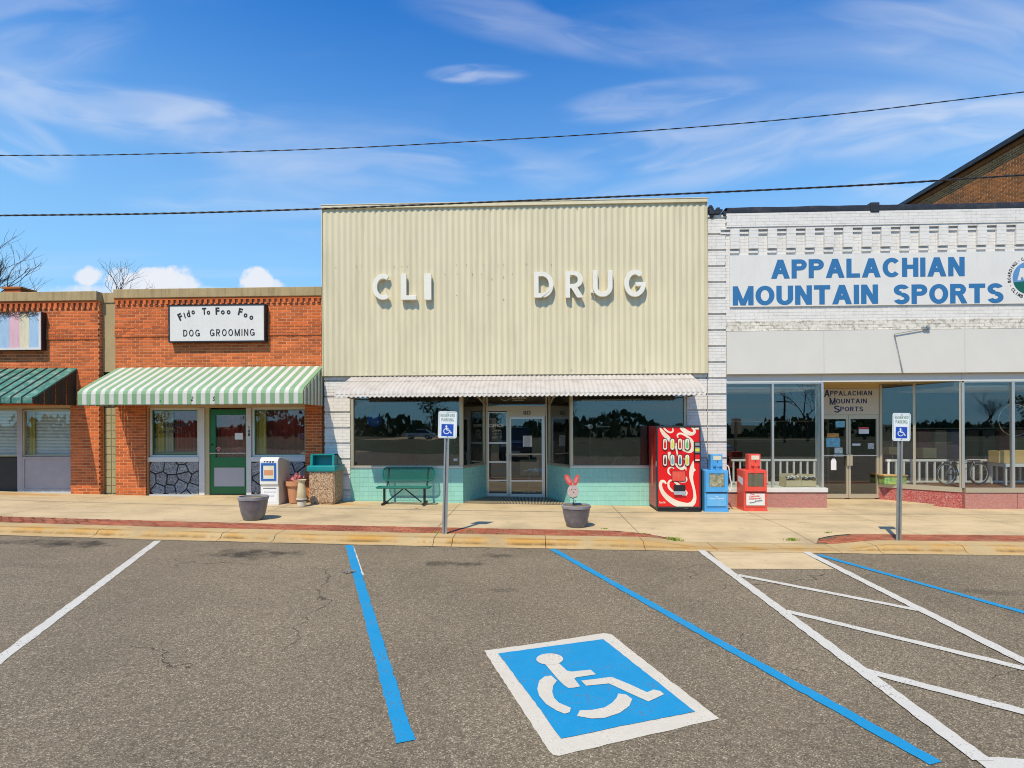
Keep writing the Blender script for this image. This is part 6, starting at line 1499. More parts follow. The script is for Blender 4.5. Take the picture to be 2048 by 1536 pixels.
rb([(378, 938, 22), (352, 905, 34), (312, 905, 44), (295, 960, 48), (315, 1035, 54), (365, 1110, 66), (435, 1172, 78), (520, 1222, 86), (610, 1250, 88), (700, 1258, 80), (765, 1225, 72), (795, 1160, 52), (797, 1090, 40), (785, 1010, 36), (765, 930, 40), (748, 850, 52), (750, 780, 64), (762, 700, 58), (775, 630, 26), (780, 600, 6)])
rb([(292, 108, 14), (312, 150, 38), (350, 205, 58), (405, 262, 60), (455, 320, 42), (500, 380, 26), (520, 420, 14)])
rb([(345, 108, 22), (385, 155, 26), (440, 184, 24), (482, 165, 22), (478, 118, 14)])
rb([(592, 108, 36), (640, 150, 62), (700, 190, 64), (760, 205, 52), (798, 180, 38), (785, 135, 34), (752, 108, 26)])
rb([(556, 262, 14), (548, 222, 24), (585, 200, 26), (640, 214, 28), (700, 252, 34), (752, 305, 44), (775, 370, 54), (768, 432, 56), (722, 468, 40), (660, 455, 26), (612, 430, 20)])
rb([(530, 340, 20), (532, 420, 24), (545, 500, 20), (560, 600, 14)]); rb([(636, 300, 22), (645, 370, 40), (640, 430, 36)])
rb([(425, 470, 38), (430, 540, 44), (440, 600, 20)]); rb([(515, 640, 18), (560, 690, 40), (615, 715, 46), (655, 680, 34), (668, 620, 22), (640, 560, 14)]); rb([(672, 745, 8), (665, 690, 24), (650, 640, 20)])
rb([(498, 712, 16), (455, 695, 20), (415, 720, 26), (415, 775, 26), (452, 815, 10)]); rb([(662, 828, 14), (680, 868, 22), (668, 905, 18), (620, 915, 14), (565, 908, 8)])
rb([(480, 892, 14), (438, 890, 26), (412, 930, 30), (420, 990, 34), (458, 1035, 34), (495, 1060, 14)]); rb([(497, 912, 12), (545, 940, 38), (585, 965, 20)]); rb([(655, 1030, 12), (680, 1065, 24), (665, 1105, 22), (610, 1110, 10)])
ky -= .0002; sw.face([(v10(778, 690)[0], ky, v10(778, 690)[1]), (v10(815, 738)[0], ky, v10(815, 738)[1]), (v10(775, 775)[0], ky, v10(775, 775)[1])])
for p in [(365, 1195, 'w')]: pass
sw.done('swirl_lettering', 'cream', vm, local=True, recalc=False, kind='stuff')
t = MB(); v0, v1 = v10(275, 1225), v10(368, 1195); add_text(t, 'Coca-Cola', v0[0], v1[0], v0[1], v1[1], .012, .02, .002); t.done('small_lettering', 'cream', vm, local=True, kind='stuff')
BC = [('b_red', (.55, .03, .02)), ('b_yellow', (.62, .60, .05)), ('b_red', (.6, .05, .02)), ('b_green', (.12, .42, .15)), ('b_dark', (.12, .04, .03)), ('b_aqua', (.15, .40, .42)), ('b_teal', (.02, .20, .30)), ('b_lime', (.50, .55, .05))]
for k, c in BC: MT[k] = MT.get(k) or pm('button_' + k, c, .4)
for i, (cx_, cy_) in enumerate([(x, y) for y in (357, 592) for x in (362, 470, 581, 687)]):
    def cap(w, h, n=10): return [(w * math.cos(R(a_)), h - w + w * math.sin(R(a_))) for a_ in range(0, 181, 18)] + [(w * math.cos(R(a_)), -h + w + w * math.sin(R(a_))) for a_ in range(180, 361, 18)]
    c = v10(cx_, cy_); w = 38 * L10; h = w * 2.45
    bt = MB().extr([(c[0] + x, -.006, c[1] + z) for x, z in cap(w, h)], (0, .016, 0)).done('selection_button', 'black', vm, local=True)
    MB().extr([(c[0] + x, -.010, c[1] + z) for x, z in cap(w * .76, h * .88)], (0, .005, 0)).done('button_face', 'cream', bt, local=True)
    mb = MB().extr([(c[0] + x, -.013, c[1] + z) for x, z in [(-w * .42, -h * .62), (w * .42, -h * .62), (w * .46, h * .1), (w * .2, h * .45), (w * .14, h * .68), (-w * .14, h * .68), (-w * .2, h * .45), (-w * .46, h * .1)]], (0, .004, 0)); mb.done('bottle_picture', BC[i][0], bt, local=True)
v0, v1 = v10(468, 893), v10(657, 755); lbox('payment_card', 'charcoal', (v0[0] - .01, v1[0] + .01, -.004, .014, v0[1] - .01, v1[1] + .01), vm); pc_ = lbox('card_face', 'coral', (v0[0], v1[0], -.008, -.002, v0[1], v1[1]), vm)
cxm, czm = (v0[0] + v1[0]) / 2, (v0[1] + v1[1]) / 2; MB().box(cxm - .006, cxm + .006, -.011, -.007, czm - .06, czm + .05).box(cxm - .03, cxm - .007, -.011, -.007, czm - .006, czm + .006).done('arrow_mark', 'pink', pc_, local=True)
v0, v1 = v10(490, 1095), v10(657, 955); lbox('delivery_slot', 'black', (v0[0], v1[0], -.006, .02, v0[1] + .07, v1[1]), vm); MB().extr([(v0[0], -.03, v0[1]), (v0[0], -.004, v0[1] + .075), (v0[0], .012, v0[1] + .075), (v0[0], .012, v0[1])], (v1[0] - v0[0], 0, 0)).done('slot_flap', 'galv', vm, local=True)
v0, v1 = v10(786, 612), v10(880, 325); cp = lbox('coin_panel', 'black', (v0[0], hw - .002, -.012, .014, v0[1], v1[1]), vm)
for y0_, y1_, m_ in ((335, 380, 'galv'), (400, 480, 'galv'), (420, 462, 'b_yellow'), (510, 590, 'red'), (580, 600, 'cream')):
    p0, p1 = v10(802, y1_), v10(865, y0_); lbox('coin_fitting', m_, (p0[0], p1[0], -.018 - .002 * (m_ in ('b_yellow', 'cream')), -.011, p0[1], p1[1]), cp)
v0, v1 = v10(805, 142), v10(865, 112); lbox('top_sticker', 'cream', (v0[0], v1[0], .007, .0125, v0[1], v1[1]), vm)
lbox('door_handle', 'alu', (-hw - .012, -hw, .02, .05, vh * .53, vh * .59), vm)
MB().extr([(-hw - .003, .45 + y, z) for y, z in [(-.035, vh * .28), (.035, vh * .28), (.05, vh * .38), (.045, vh * .48), (.02, vh * .62), (.018, vh * .78), (-.018, vh * .78), (-.02, vh * .62), (-.045, vh * .48), (-.05, vh * .38)]], (.002, 0, 0)).done('bottle_decal', 'cardboard', vm, local=True)

def newsbox(name, px0, px1, pyb, pyt, cx0, cx1, cyt, col, label, lite, paper_mat, low):
    a, b = SG(px0, pyb), SG(px1, pyb); y = (a.y + b.y) / 2; x0, x1 = X_(px0, y, 980), X_(px1, y, 980); z0 = min(a.z, b.z); pm_ = (px0 + px1) / 2
    o = root(name, ((x0 + x1) / 2, y, z0), label, 'newspaper box', None); w = (x1 - x0) / 2; h = Z_(pyt, y, pm_) - z0; hc = Z_(cyt, y, pm_) - z0; d = .44
    lbox('cabinet', col, (-w, w, .03, d, .0, h), o, bevel=.012)
    # front door with its window
    zs = h * .485; wx0, wx1, wz0, wz1 = -w * .62, w * .64, h * .60, h * .93
    if lite: wx0, wx1 = -w * .66, w * .68
    mb = MB(); mb.box(-w + .012, wx0, 0, .034, zs, h - .015); mb.box(wx1, w - .012, 0, .034, zs, h - .015); mb.box(wx0, wx1, 0, .034, zs, wz0); mb.box(wx0, wx1, 0, .034, wz1, h - .015)
    dr_ = mb.done('door', col, o, local=True); lbox('paper_stack', paper_mat, (wx0 + .01, wx1 - .01, .012, .028, wz0 + .005, wz1 - .005), dr_); lbox('window_pane', 'glass', (wx0, wx1, .004, .008, wz0, wz1), dr_)
    lbox('door_hinge', 'black', (-w + .04, w - .04, -.004, .03, zs - .016, zs - .004), o)
    lbox('lower_panel', low, (-w * .8, w * .8, .012, .032, h * .14, zs - .05), o, bevel=.005); frame_rect('panel_trim', -w * .86, w * .86, h * .11, zs - .03, .018, .014, .014, col, o, local=True)
    lbox('plinth', col, (-w - .004, w + .004, .012, d, 0, .05), o)
    # coin mechanism
    k0, k1 = X_(cx0, y + .06, 930) - (x0 + x1) / 2, X_(cx1, y + .06, 930) - (x0 + x1) / 2
    cb = lbox('coin_box', col, (k0, k1, .05, .24, h - .005, hc), o, bevel=.012); cm = (k0 + k1) / 2; ww = (k1 - k0)
    lbox('price_card', 'b_card', (k0 + ww * .22, k1 - ww * .12, .044, .052, hc - .12, hc - .03), cb); lbox('coin_slot', 'black', (cm + ww * .05, cm + ww * .1, .042, .052, hc - .17, hc - .14), cb)
    MB().box(cm - .035 + .01, cm + .045, .01, .05, h - .1, h + .1).box(cm - .08, cm + .1, .02, .05, h + .085, h + .125).tube([(cm + .01, .0, h + .1), (cm + .01, .04, h + .1)], .03, 12).done('handle', col, o, local=True)
    return o, w, h
MT['b_card'] = pm('price_card', (.66, .62, .48), .6); MT['newsprint'] = pm('newsprint', (.50, .43, .29), .9, var=.6, vscale=14, fine=.6, fscale=70); MT['smoke'] = pm('smoked_window', (.20, .17, .11), .3, var=.2)
MT['news_blue_low'] = pm('newsbox_blue_low', (.12, .40, .70), .45, var=.08, dirt=(.3, .5, .65), damt=.4, dscale=7)
o, w, h = newsbox('newspaper_box', 1410, 1457.5, 1024, 941, 1421, 1445, 909, 'news_blue', 'light blue newspaper box standing next to the red drinks machine', False, 'newsprint', 'news_blue_low')
t = MB(); add_text(t, 'THE', -.035, .035, h * .36, h * .385, .012, .0, .002); add_text(t, 'News Herald', -.15, .15, h * .31, h * .345, .012, .0, .002); t.done('faded_lettering', 'b_aqua2' if False else 'sign_face', o, local=True, kind='stuff')
MB().tube(catmull([(w + .01, .2, h + .1, ), (w + .07, .2, h + .05), (w + .10, .2, h * .8), (w + .13, .2, h * .62), (w + .10, .2, h * .50), (w + .02, .2, h * .52)], 6), .014, 7).done('security_cable', 'plastic_white', o, local=True)
o, w, h = newsbox('newspaper_box', 1488.5, 1535, 1022.5, 940.5, 1497, 1521, 908.5, 'coral', 'red orange newspaper box with a white poster on its lower front', True, 'smoke', 'plastic_white')
t = MB(); add_text(t, 'The', -.12, -.03, h * .395, h * .43, .012, .03, .003, rot=.08); add_text(t, 'Charlotte', -.14, .08, h * .345, h * .39, .012, .03, .003, rot=.08); add_text(t, 'Observer', -.14, .12, h * .29, h * .335, .012, .03, .003, rot=.08); t.done('poster_lettering', 'coral', o, local=True, kind='stuff')
t = MB(); add_text(t, '30 DAYS', -.02, .14, h * .235, h * .27, .012, .03, .003, rot=.12); add_text(t, 'SUNDAY', -.13, 0.0, h * .20, h * .225, .012, .03, .003, rot=.12); t.done('poster_lettering', 'navy', o, local=True, kind='stuff')
MB().extr([(-w - .003, .08, h * .62), (-w - .003, .36, h * .70), (-w - .003, .36, h * .84), (-w - .003, .08, h * .80)], (.002, 0, 0)).done('side_sticker', 'sign_face', o, local=True)
# free paper box
a, b = SG(520.5, 1009.5), SG(557, 1009.5); y = (a.y + b.y) / 2; x0, x1 = X_(521, y, 960), X_(557.3, y, 960); z0 = min(a.z, b.z); h = Z_(915, y, 540) - z0; w = (x1 - x0) / 2
fb = root('free_paper_box', ((x0 + x1) / 2, y, z0), 'white plastic free paper box with a blue framed window', 'newspaper box')
pf = [(.0, 0), (.0, h * .40), (-.035, h * .44), (-.035, h * .93), (.02, h), (.12, h), (.55, h * .90), (.55, 0)]
MB().extr([(-w, y_, z_) for y_, z_ in pf], (2 * w, 0, 0)).done('shell', 'plastic_white', fb, local=True, bevel=.012)
MB().extr([(w + .001, y_ + .04 if y_ < .1 else y_ - .01, z_ * .985 + .004) for y_, z_ in pf], (.002, 0, 0)).done('side_face', 'plastic_beige', fb, local=True)
bf = frame_rect('window_frame', -w * .86, w * .82, h * .515, h * .885, -.045, .04, .02, 'blue_frame', fb, local=True)
lbox('window_backing', 'blue_frame', (-w * .8, w * .76, -.037, -.0355, h * .53, h * .87), fb); lbox('paper_stack', 'b_card', (-w * .58, w * .6, -.044, -.037, h * .555, h * .83), fb); lbox('cover_photo', 'newsprint2', (-w * .5, w * .5, -.0455, -.044, h * .62, h * .73), fb) if False else lbox('cover_photo', 'terracotta', (-w * .5, w * .5, -.0465, -.044, h * .63, h * .74), fb)
t = MB(); block(t, 'FREE', -w * .55, w * .55, h * .895, h * .935, -.036, t=.24, depth=.002, gap=.4, slant=.15); t.done('lettering', 'black', fb, local=True, kind='stuff')
lbox('paper_sign', 'paper', (-w * .8, w * .82, -.004, -.001, h * .06, h * .36), fb); t = MB(); add_text(t, 'Community', -w * .6, w * .68, h * .25, h * .29, -.004, .0, .001); add_text(t, 'News', -w * .4, w * .5, h * .17, h * .215, -.004, .0, .001); t.done('sign_lettering', 'ink', fb, local=True, kind='stuff'); lbox('sign_heading', 'black', (-w * .7, w * .75, -.006, -.004, h * .345, h * .36), fb)
# litter bin
a, b = SG(617, 1009.5), SG(668.5, 1009.5); y = (a.y + b.y) / 2 + .03; x0, x1 = X_(617, y, 960), X_(668.5, y, 960); z0 = (a.z + b.z) / 2 - .005; w = (x1 - x0) / 2; zt_ = Z_(942.5, y, 642) - z0
tb = root('litter_bin', ((x0 + x1) / 2, y + w, z0), 'square pebble faced litter bin with a teal plastic hood', 'litter bin'); c = .05
oc = lambda r, cc: [(-r + cc, -r), (r - cc, -r), (r, -r + cc), (r, r - cc), (r - cc, r), (-r + cc, r), (-r, r - cc), (-r, -r + cc)]
mb = MB(); L0 = [(x, y_, .03) for x, y_ in oc(w - .02, .05)]; rings = [(w - .03, 0.0), (w - .005, .06), (w, .1), (w, zt_)]
for (r_, z_) in rings: mb.v += [(x, y_, z_) for x, y_ in oc(r_, .035)]
for i in range(3):
    for k in range(8): j = (k + 1) % 8; mb.f.append((i * 8 + k, i * 8 + j, i * 8 + 8 + j, i * 8 + 8 + k))
mb.f += [tuple(range(8))[::-1], tuple(range(24, 32))]; mb.done('container', 'pebble', tb, local=True)
ht = Z_(909, y, 642) - z0; wr = w + .035
rim = MB().box(-wr, wr, -wr, wr, zt_ - .01, zt_ + .125).done('lid_rim', 'teal_plastic', tb, local=True, bevel=.03)
hd = MB(); ww = w - .02; zr = zt_ + .12
for xs_ in ((-ww, -ww + .05), (ww - .05, ww)): hd.extr([(xs_[0], -w + .05, zr), (xs_[0], -w + .07, ht), (xs_[0], .0, ht), (xs_[0], w - .06, ht - .14), (xs_[0], w - .02, zr)], (xs_[1] - xs_[0], 0, 0))
hd.extr([(-ww, -w + .07, ht), (-ww, .0, ht), (-ww, 0, ht - .02), (-ww, -w + .07, ht - .02)], (2 * ww, 0, 0)); hd.extr([(-ww, 0, ht), (-ww, w - .06, ht - .14), (-ww, w - .02, zr), (-ww, w - .06, zr), (-ww, w - .1, ht - .16), (-ww, 0, ht - .02)], (2 * ww, 0, 0))
hd.extr([(-ww, -.06, zr), (-ww, -.04, ht - .02), (-ww, -.02, ht - .02), (-ww, -.02, zr)], (2 * ww, 0, 0))
hd.done('hood', 'teal_plastic', tb, local=True)
lbox('service_plate', 'plastic_beige', (w + .001, w + .006, -.12, .12, zt_ - .3, zt_ - .1), tb) if False else None
# pots between the two boxes
q = SG(590, 1006); p1 = root('terracotta_pot', (q.x, q.y, q.z), 'terracotta flower pot with pink flowers beside the litter bin', 'flower pot'); hh = .50
MB().lathe([(.10, 0), (.125, .02), (.17, hh * .72), (.175, hh * .78), (.205, hh * .79), (.21, hh), (.185, hh), (.175, hh * .9), (0.0, hh * .9)], n=24).done('pot', 'terracotta', p1, local=True, smooth=True)
rf = random.Random(2); fl_ = MB()
for i in range(46):
    x, y_, z_ = rf.gauss(.02, .085), rf.gauss(0, .07), hh + .02 + abs(rf.gauss(.05, .05)); s_ = rf.uniform(.025, .045); a_ = rf.uniform(0, 3); fl_.face([(x - s_ * math.cos(a_), y_ - s_ * math.sin(a_), z_ - s_), (x + s_ * math.cos(a_), y_ + s_ * math.sin(a_), z_ - s_ * .3), (x + s_ * .3, y_, z_ + s_)])
fl_.done('flowers', 'pink', p1, local=True, recalc=False, kind='stuff')
q = SG(603.5, 1013); p2 = root('tall_vase_pot', (q.x, q.y, q.z), 'tall fluted brown vase standing in a small cream pot', 'vase')
MB().lathe([(.07, 0), (.085, .01), (.10, .15), (.112, .155), (.115, .185), (.10, .185), (.09, .17), (0, .17)], n=24).done('pot', 'pot_white', p2, local=True, smooth=True); MB().lathe([(.1045, .12), (.1065, .14)], n=24).done('pot_band', 'charcoal', p2, local=True)
MB().lathe([(.085, .17), (.10, .22), (.095, .34), (.07, .48), (.065, .52), (.10, .575), (.09, .58), (.055, .52), (0, .5)], n=16, wob=.06).done('vase', 'cardboard_pale', p2, local=True, smooth=True)
# round grey planters
def planter(px, pyb, wpx, pyt, label):
    q = SG(px, pyb - 5); dpt = (q - Vector((0, 0, q.z))).length; r_ = wpx / 2 / FPX * q.y; h = Z_(pyt, q.y, px) - q.z
    o = root('planter', (q.x, q.y, q.z), label, 'planter'); me = MB().lathe([(r_ * .60, 0), (r_ * .66, .015), (r_ * .80, h * .3), (r_ * .90, h * .6), (r_ * .955, h * .84), (r_ * .97, h * .86), (r_ * .97, h * .86)], n=40).done('bowl', 'planter', o, local=True, smooth=True)
    MB().lathe([(r_ * .955, h * .85), (r_ * 1.0, h * .87), (r_ * 1.01, h * .985), (r_ * .98, h), (r_ * .91, h), (r_ * .89, h * .9)], n=40).done('rim', 'planter_top', o, local=True, smooth=True)
    MB().lathe([(r_ * .90, h * .86), (r_ * .90, h * .93), (r_ * .5, h * .95)], n=24).done('soil', 'soil', o, local=True, smooth=True); return o, r_, h, q
planter(507, 1044, 58, 992, 'grey ribbed planter with bare soil in front of the white paper box')
o2, r2, h2, q2 = planter(1152.5, 1058, 57.5, 1009.5, 'grey woven planter holding the pink rabbit ornament')
kx = q2.y / FPX; c4 = lambda x, y: ((x - 372) / 4.043 * kx, h2 + (1165 - y) / 4.043 * kx)
rb_ = root('rabbit_ornament', (q2.x, q2.y, q2.z), 'flat rabbit head garden ornament with pink ears stuck in the planter', 'garden ornament')
hx, hz = c4(348, 1058); hr, hrz = 46 / 4.043 * kx, 53 / 4.043 * kx
MB().extr([(hx + hr * math.cos(R(a_)), 0, hz + hrz * math.sin(R(a_))) for a_ in range(0, 360, 15)], (0, .02, 0)).done('head', 'bunny', rb_, local=True, bevel=.005)
def ear(pts, name, mat, y): MB().extr([(c4(x, y_)[0], y, c4(x, y_)[1]) for x, y_ in pts], (0, .018, 0)).done(name, mat, rb_, local=True)
ear([(322, 1010), (345, 1003), (332, 960), (312, 928), (292, 920), (279, 932), (283, 960), (298, 990)], 'ear', 'coral', -.004); ear([(348, 1003), (375, 1010), (393, 975), (398, 935), (388, 922), (372, 930), (352, 965)], 'ear', 'coral', -.004)
ear([(322, 992), (333, 990), (322, 962), (306, 940), (294, 936), (291, 948), (302, 972)], 'inner_ear', 'pink', -.009); ear([(358, 990), (370, 993), (383, 965), (387, 938), (376, 942), (360, 970)], 'inner_ear', 'pink', -.009)
mb = MB()
for x, y_ in ((336, 1042), (364, 1042), (350, 1064)): cc = c4(x, y_); mb.tube([(cc[0], -.004, cc[1]), (cc[0], .001, cc[1])], .009, 8)
mb.done('face_marks', 'charcoal', rb_, local=True, kind='stuff')
b0, b1, b2 = c4(345, 1105), c4(385, 1100), c4(352, 1160); MB().tube([(b0[0] - .05, 0, b0[1]), (b0[0], -.01, b0[1] - .015), (b1[0] - .01, 0, b1[1])], .01, 6).done('bow', 'charcoal', rb_, local=True)
MB().tube([(hx, .01, hz - hrz), (hx + .01, .01, h2 * .9)], .006, 6).tube(catmull([(hx + .02, 0, h2 + .09), (hx + .05, 0, h2 + .06), (hx - .02, 0, h2 + .03), (hx + .06, 0, h2 + .01)], 5), .004, 5).done('stake', 'charcoal', rb_, local=True)
# bench
q = SG(765, 1011); q_ = SG(846, 1012); by = (q.y + q_.y) / 2; bx0, bx1 = X_(750, by - .05, 975), X_(857.5, by - .05, 975); bw = (bx1 - bx0) / 2; bz = (q.z + q_.z) / 2
bn = root('metal_bench', ((bx0 + bx1) / 2, by + .2, bz), 'green expanded metal bench with black legs against the teal tiles', 'bench')
def rrect(cx, w, d, r_, n=5):
    out = []
    for (sx_, sy_, a0) in ((1, 1, 0), (-1, 1, 90), (-1, -1, 180), (1, -1, 270)):
        for k in range(n + 1): a_ = R(a0 + 90 * k / n); out.append((cx + sx_ * (w - r_) + r_ * math.cos(a_), sy_ * (d - r_) + r_ * math.sin(a_)))
    return out
sh = Z_(976, by, 800) - bz
def lattice(mb, inside, mapf, w, d, step=.038, r_=.0038):
    for sgn in (1, -1):
        k = -(w + d)
        while k < w + d:
            pts = []; m = 40
            for i in range(m + 1):
                t_ = -d + 2 * d * i / m; x = k + sgn * t_ * 1.6
                if inside(x, t_): pts.append((x, t_))
                elif len(pts) > 1: mb.tube([mapf(*pts[0]), mapf(*pts[-1])], r_, 4, False); pts = []
                else: pts = []
            if len(pts) > 1: mb.tube([mapf(*pts[0]), mapf(*pts[-1])], r_, 4, False)
            k += step
def ins(w, d, r_):
    def f(x, y_):
        ax, ay = abs(x), abs(y_)
        if ax > w or ay > d: return False
        if ax > w - r_ and ay > d - r_: return (ax - w + r_) ** 2 + (ay - d + r_) ** 2 < r_ * r_
        return True
    return f
seat = rrect(0, bw, .15, .07); sm_ = lambda x, y_: (x, y_ - .05, sh)
MB().tube([sm_(*p) for p in seat] + [sm_(*seat[0])], .019, 8, False).done('seat_rim', 'bench_green', bn, local=True, smooth=True)
mb = MB(); lattice(mb, ins(bw, .15, .07), sm_, bw, .15); mb.done('seat_mesh', 'bench_green', bn, local=True, kind='stuff')
k0, k1 = Z_(961.5, by + .25, 800) - bz, Z_(936, by + .25, 800) - bz; kc, kd = (k0 + k1) / 2, (k1 - k0) / 2; xo = .055
bm_ = lambda x, y_: (x + xo, .17 + (y_) * .22, kc + y_)
bk = rrect(0, bw - .015, kd, .09); MB().tube([bm_(*p) for p in bk] + [bm_(*bk[0])], .017, 8, False).done('backrest_rim', 'bench_green', bn, local=True, smooth=True)
mb = MB(); lattice(mb, ins(bw - .015, kd, .09), bm_, bw, kd); mb.done('backrest_mesh', 'bench_green', bn, local=True, kind='stuff')
for s_ in (-1, 1):
    x = s_ * bw * .76 + .01; MB().tube([(x, -.05, .05), (x, -.05, sh - .02)], .028, 10).done('leg', 'black', bn, local=True, smooth=True)
    MB().tube([(x, -.24, .035), (x, .22, .035)], .026, 10).done('foot_rail', 'black', bn, local=True, smooth=True)
    MB().tube([(x, -.05, sh - .04), (x + .02, .10, sh - .02), (x + .03, .16, sh + .1), (x + .03 + xo * .3, .17 + kd * .22, kc + kd - .02)], .022, 8).done('back_support', 'black', bn, local=True, smooth=True)
    MB().tube([(0, -.05, sh - .02), (s_ * bw * .66, -.05, .06)], .015, 8).done('brace', 'black', bn, local=True, smooth=True)
# accessible parking signs
SYM = [('c', 0, .34, .11), ('r', [(0, .30, .13), (.02, .0, .14), (.06, -.03, .12)]), ('r', [(.0, .12, .08), (.24, .12, .08)]), ('r', [(.03, -.04, .11), (.30, -.05, .11), (.36, -.1, .11), (.48, -.36, .11), (.60, -.32, .09)]),
       ('r', [(-.06, .12, .07), (-.22, .0, .09), (-.27, -.17, .09), (-.2, -.35, .09), (-.02, -.44, .09), (.18, -.40, .09), (.32, -.24, .08)])]
def parking_sign(pxb, pyb, pxt, px0, px1, py0, py1, label, tilt):
    q = SG(pxb, pyb); xt = X_(pxt, q.y, py0); o = root('parking_sign', (q.x, q.y, q.z), label, 'road sign', 'reserved parking signs'); H = Z_(py0, q.y, pxt) - q.z; dx = xt - q.x
    prof = [(-.042, .0), (-.042, .008), (-.02, .008), (-.014, .036), (.014, .036), (.02, .008), (.042, .008), (.042, .0), (.016, .0), (.011, .028), (-.011, .028), (-.016, 0)]
    mb = MB(); mb.extr([(x, y_, -.2) for x, y_ in prof], (dx, 0, H + .13)); mb.done('post', 'galv', o, local=True)
    mb = MB()
    for k in range(int(H / .0508)): z_ = .04 + k * .0508; mb.tube([(dx * z_ / H, .0265, z_), (dx * z_ / H, .0285, z_)], .0045, 6)
    mb.done('post_holes', 'black', o, local=True, kind='stuff')
    w = (X_(px1, q.y, 850) - X_(px0, q.y, 850)) / 2; h = (Z_(py0, q.y, pxt) - Z_(py1, q.y, pxt)) / 2; cx_ = (X_(px0, q.y, 850) + X_(px1, q.y, 850)) / 2 - q.x; cz_ = H - h; ct, st_ = math.cos(tilt), math.sin(tilt)
    M2 = lambda x, z_, y_: (cx_ + x * ct - z_ * st_, y_, cz_ + x * st_ + z_ * ct)
    rr = rrect(0, w, h, .035); pl = MB().extr([M2(x, z_, -.006) for x, z_ in rr], (0, .004, 0)).done('plate', 'sign_face', o, local=True)
    bd = rrect(0, w - .014, h - .014, .026); mb = MB(); n = len(bd)
    bi = rrect(0, w - .018, h - .018, .023)
    for i in range(n): j = (i + 1) % n; mb.face([M2(*bd[i], -.0068), M2(*bd[j], -.0068), M2(*bi[j], -.0068), M2(*bi[i], -.0068)])
    mb.done('border_line', 'sign_green', pl, local=True, recalc=False)
    xf = lambda p: M2(p[0], p[2], p[1]); t = MB()
    block(t, 'RESERVED', -w * .76, w * .76, h * .58, h * .80, -.006, t=.16, depth=.0012, gap=.2, xf=xf); block(t, 'PARKING', -w * .66, w * .66, h * .25, h * .48, -.006, t=.16, depth=.0012, gap=.2, xf=xf); t.done('lettering', 'sign_green', pl, local=True, kind='stuff')
    s_ = w * .64; zc = -h * .40; MB().extr([M2(-s_, zc - s_, -.0075), M2(s_, zc - s_, -.0075), M2(s_, zc + s_, -.0075), M2(-s_, zc + s_, -.0075)], (0, .001, 0)).done('symbol_field', 'sign_blue', pl, local=True)
    t = MB(); kk = s_ * 1.55; yy_ = -.0082
    for e in SYM:
        yy_ -= .0002
        if e[0] == 'c': t.face([M2((e[1] - .12 + e[3] * math.cos(R(a_))) * kk, zc + (e[2] + .06 + e[3] * math.sin(R(a_))) * kk, yy_) for a_ in range(0, 360, 20)])
        else:
            cc = catmull(e[1], 5)
            for i in range(len(cc) - 1):
                x0_, z0_, w0 = cc[i]; x1_, z1_, w1_ = cc[i + 1]; l = math.hypot(x1_ - x0_, z1_ - z0_) or 1; nx_, nz_ = -(z1_ - z0_) / l, (x1_ - x0_) / l
                t.face([M2((x0_ - .12 + nx_ * w0 / 2) * kk, zc + (z0_ + .06 + nz_ * w0 / 2) * kk, yy_), M2((x1_ - .12 + nx_ * w1_ / 2) * kk, zc + (z1_ + .06 + nz_ * w1_ / 2) * kk, yy_), M2((x1_ - .12 - nx_ * w1_ / 2) * kk, zc + (z1_ + .06 - nz_ * w1_ / 2) * kk, yy_), M2((x0_ - .12 - nx_ * w0 / 2) * kk, zc + (z0_ + .06 - nz_ * w0 / 2) * kk, yy_)])
    t.done('wheelchair_symbol', 'sign_face', pl, local=True, recalc=False, kind='stuff')
    mb = MB()
    for z_ in (h - .03, -h + .03): c_ = M2(0, z_, -.008); mb.tube([(c_[0], -.013, c_[2]), (c_[0], -.006, c_[2])], .008, 8)
    mb.done('bolts', 'galv', pl, local=True, kind='stuff')
parking_sign(888.5, 1068, 894.5, 876.5, 914, 822.5, 876.5, 'reserved parking sign on a steel post before the drug store bench', -.03)
parking_sign(1797, 1081, 1801.5, 1784.5, 1820.5, 826, 882, 'reserved parking sign on a steel post before the sports shop', -.02)

# small things on the ground
def tuft(px, py, n, s, label):
    q = SG(px, py); o = MB(); r_ = random.Random(int(px))
    for i in range(n):
        a_ = r_.uniform(0, 6.28); l = s * r_.uniform(.5, 1); bx, by_ = r_.gauss(0, s * .9), r_.gauss(0, s * .3); z = hs(q.x + bx, q.y + by_) - q.z
        o.face([(bx - .006, by_, z), (bx + .006, by_, z), (bx + l * .5 * math.cos(a_) + .008, by_ + l * .4 * math.sin(a_), z + l * .8), (bx + l * .6 * math.cos(a_), by_ + l * .5 * math.sin(a_), z + l)])
    e = o.done('weed_tuft', 'weed', recalc=False); e.location = q; tag(e, label, 'weed', 'weeds in the paving joints', 'stuff')
tuft(1350, 1081, 70, .06, 'largest yellow green weed tuft at the right tip of the left paver strip'); tuft(1586, 1081, 60, .05, 'weeds in the rounded left end of the right paver strip'); tuft(940, 1063, 26, .03, 'small weeds at the kerb beside the left sign post')
tuft(1210, 1058, 30, .022, 'thin weeds along the paver edge right of the rabbit planter'); tuft(1288, 1068, 34, .022, 'thin weeds along the curved paver edge'); tuft(1655, 1066, 34, .025, 'weeds along the inner edge of the right paver strip'); tuft(873, 1066, 20, .03, 'few weeds just left of the left sign post')
def leaf_litter(px, py, s, label, ground=False):
    q = G(px, py) if ground else SG(px, py); o = MB().face([(-s, -s * .3, .004), (0, -s * .6, .012), (s, 0, .006), (0, s * .6, .014)]).done('dry_leaf', 'cardboard', recalc=False); o.location = q; tag(o, label, 'leaf')
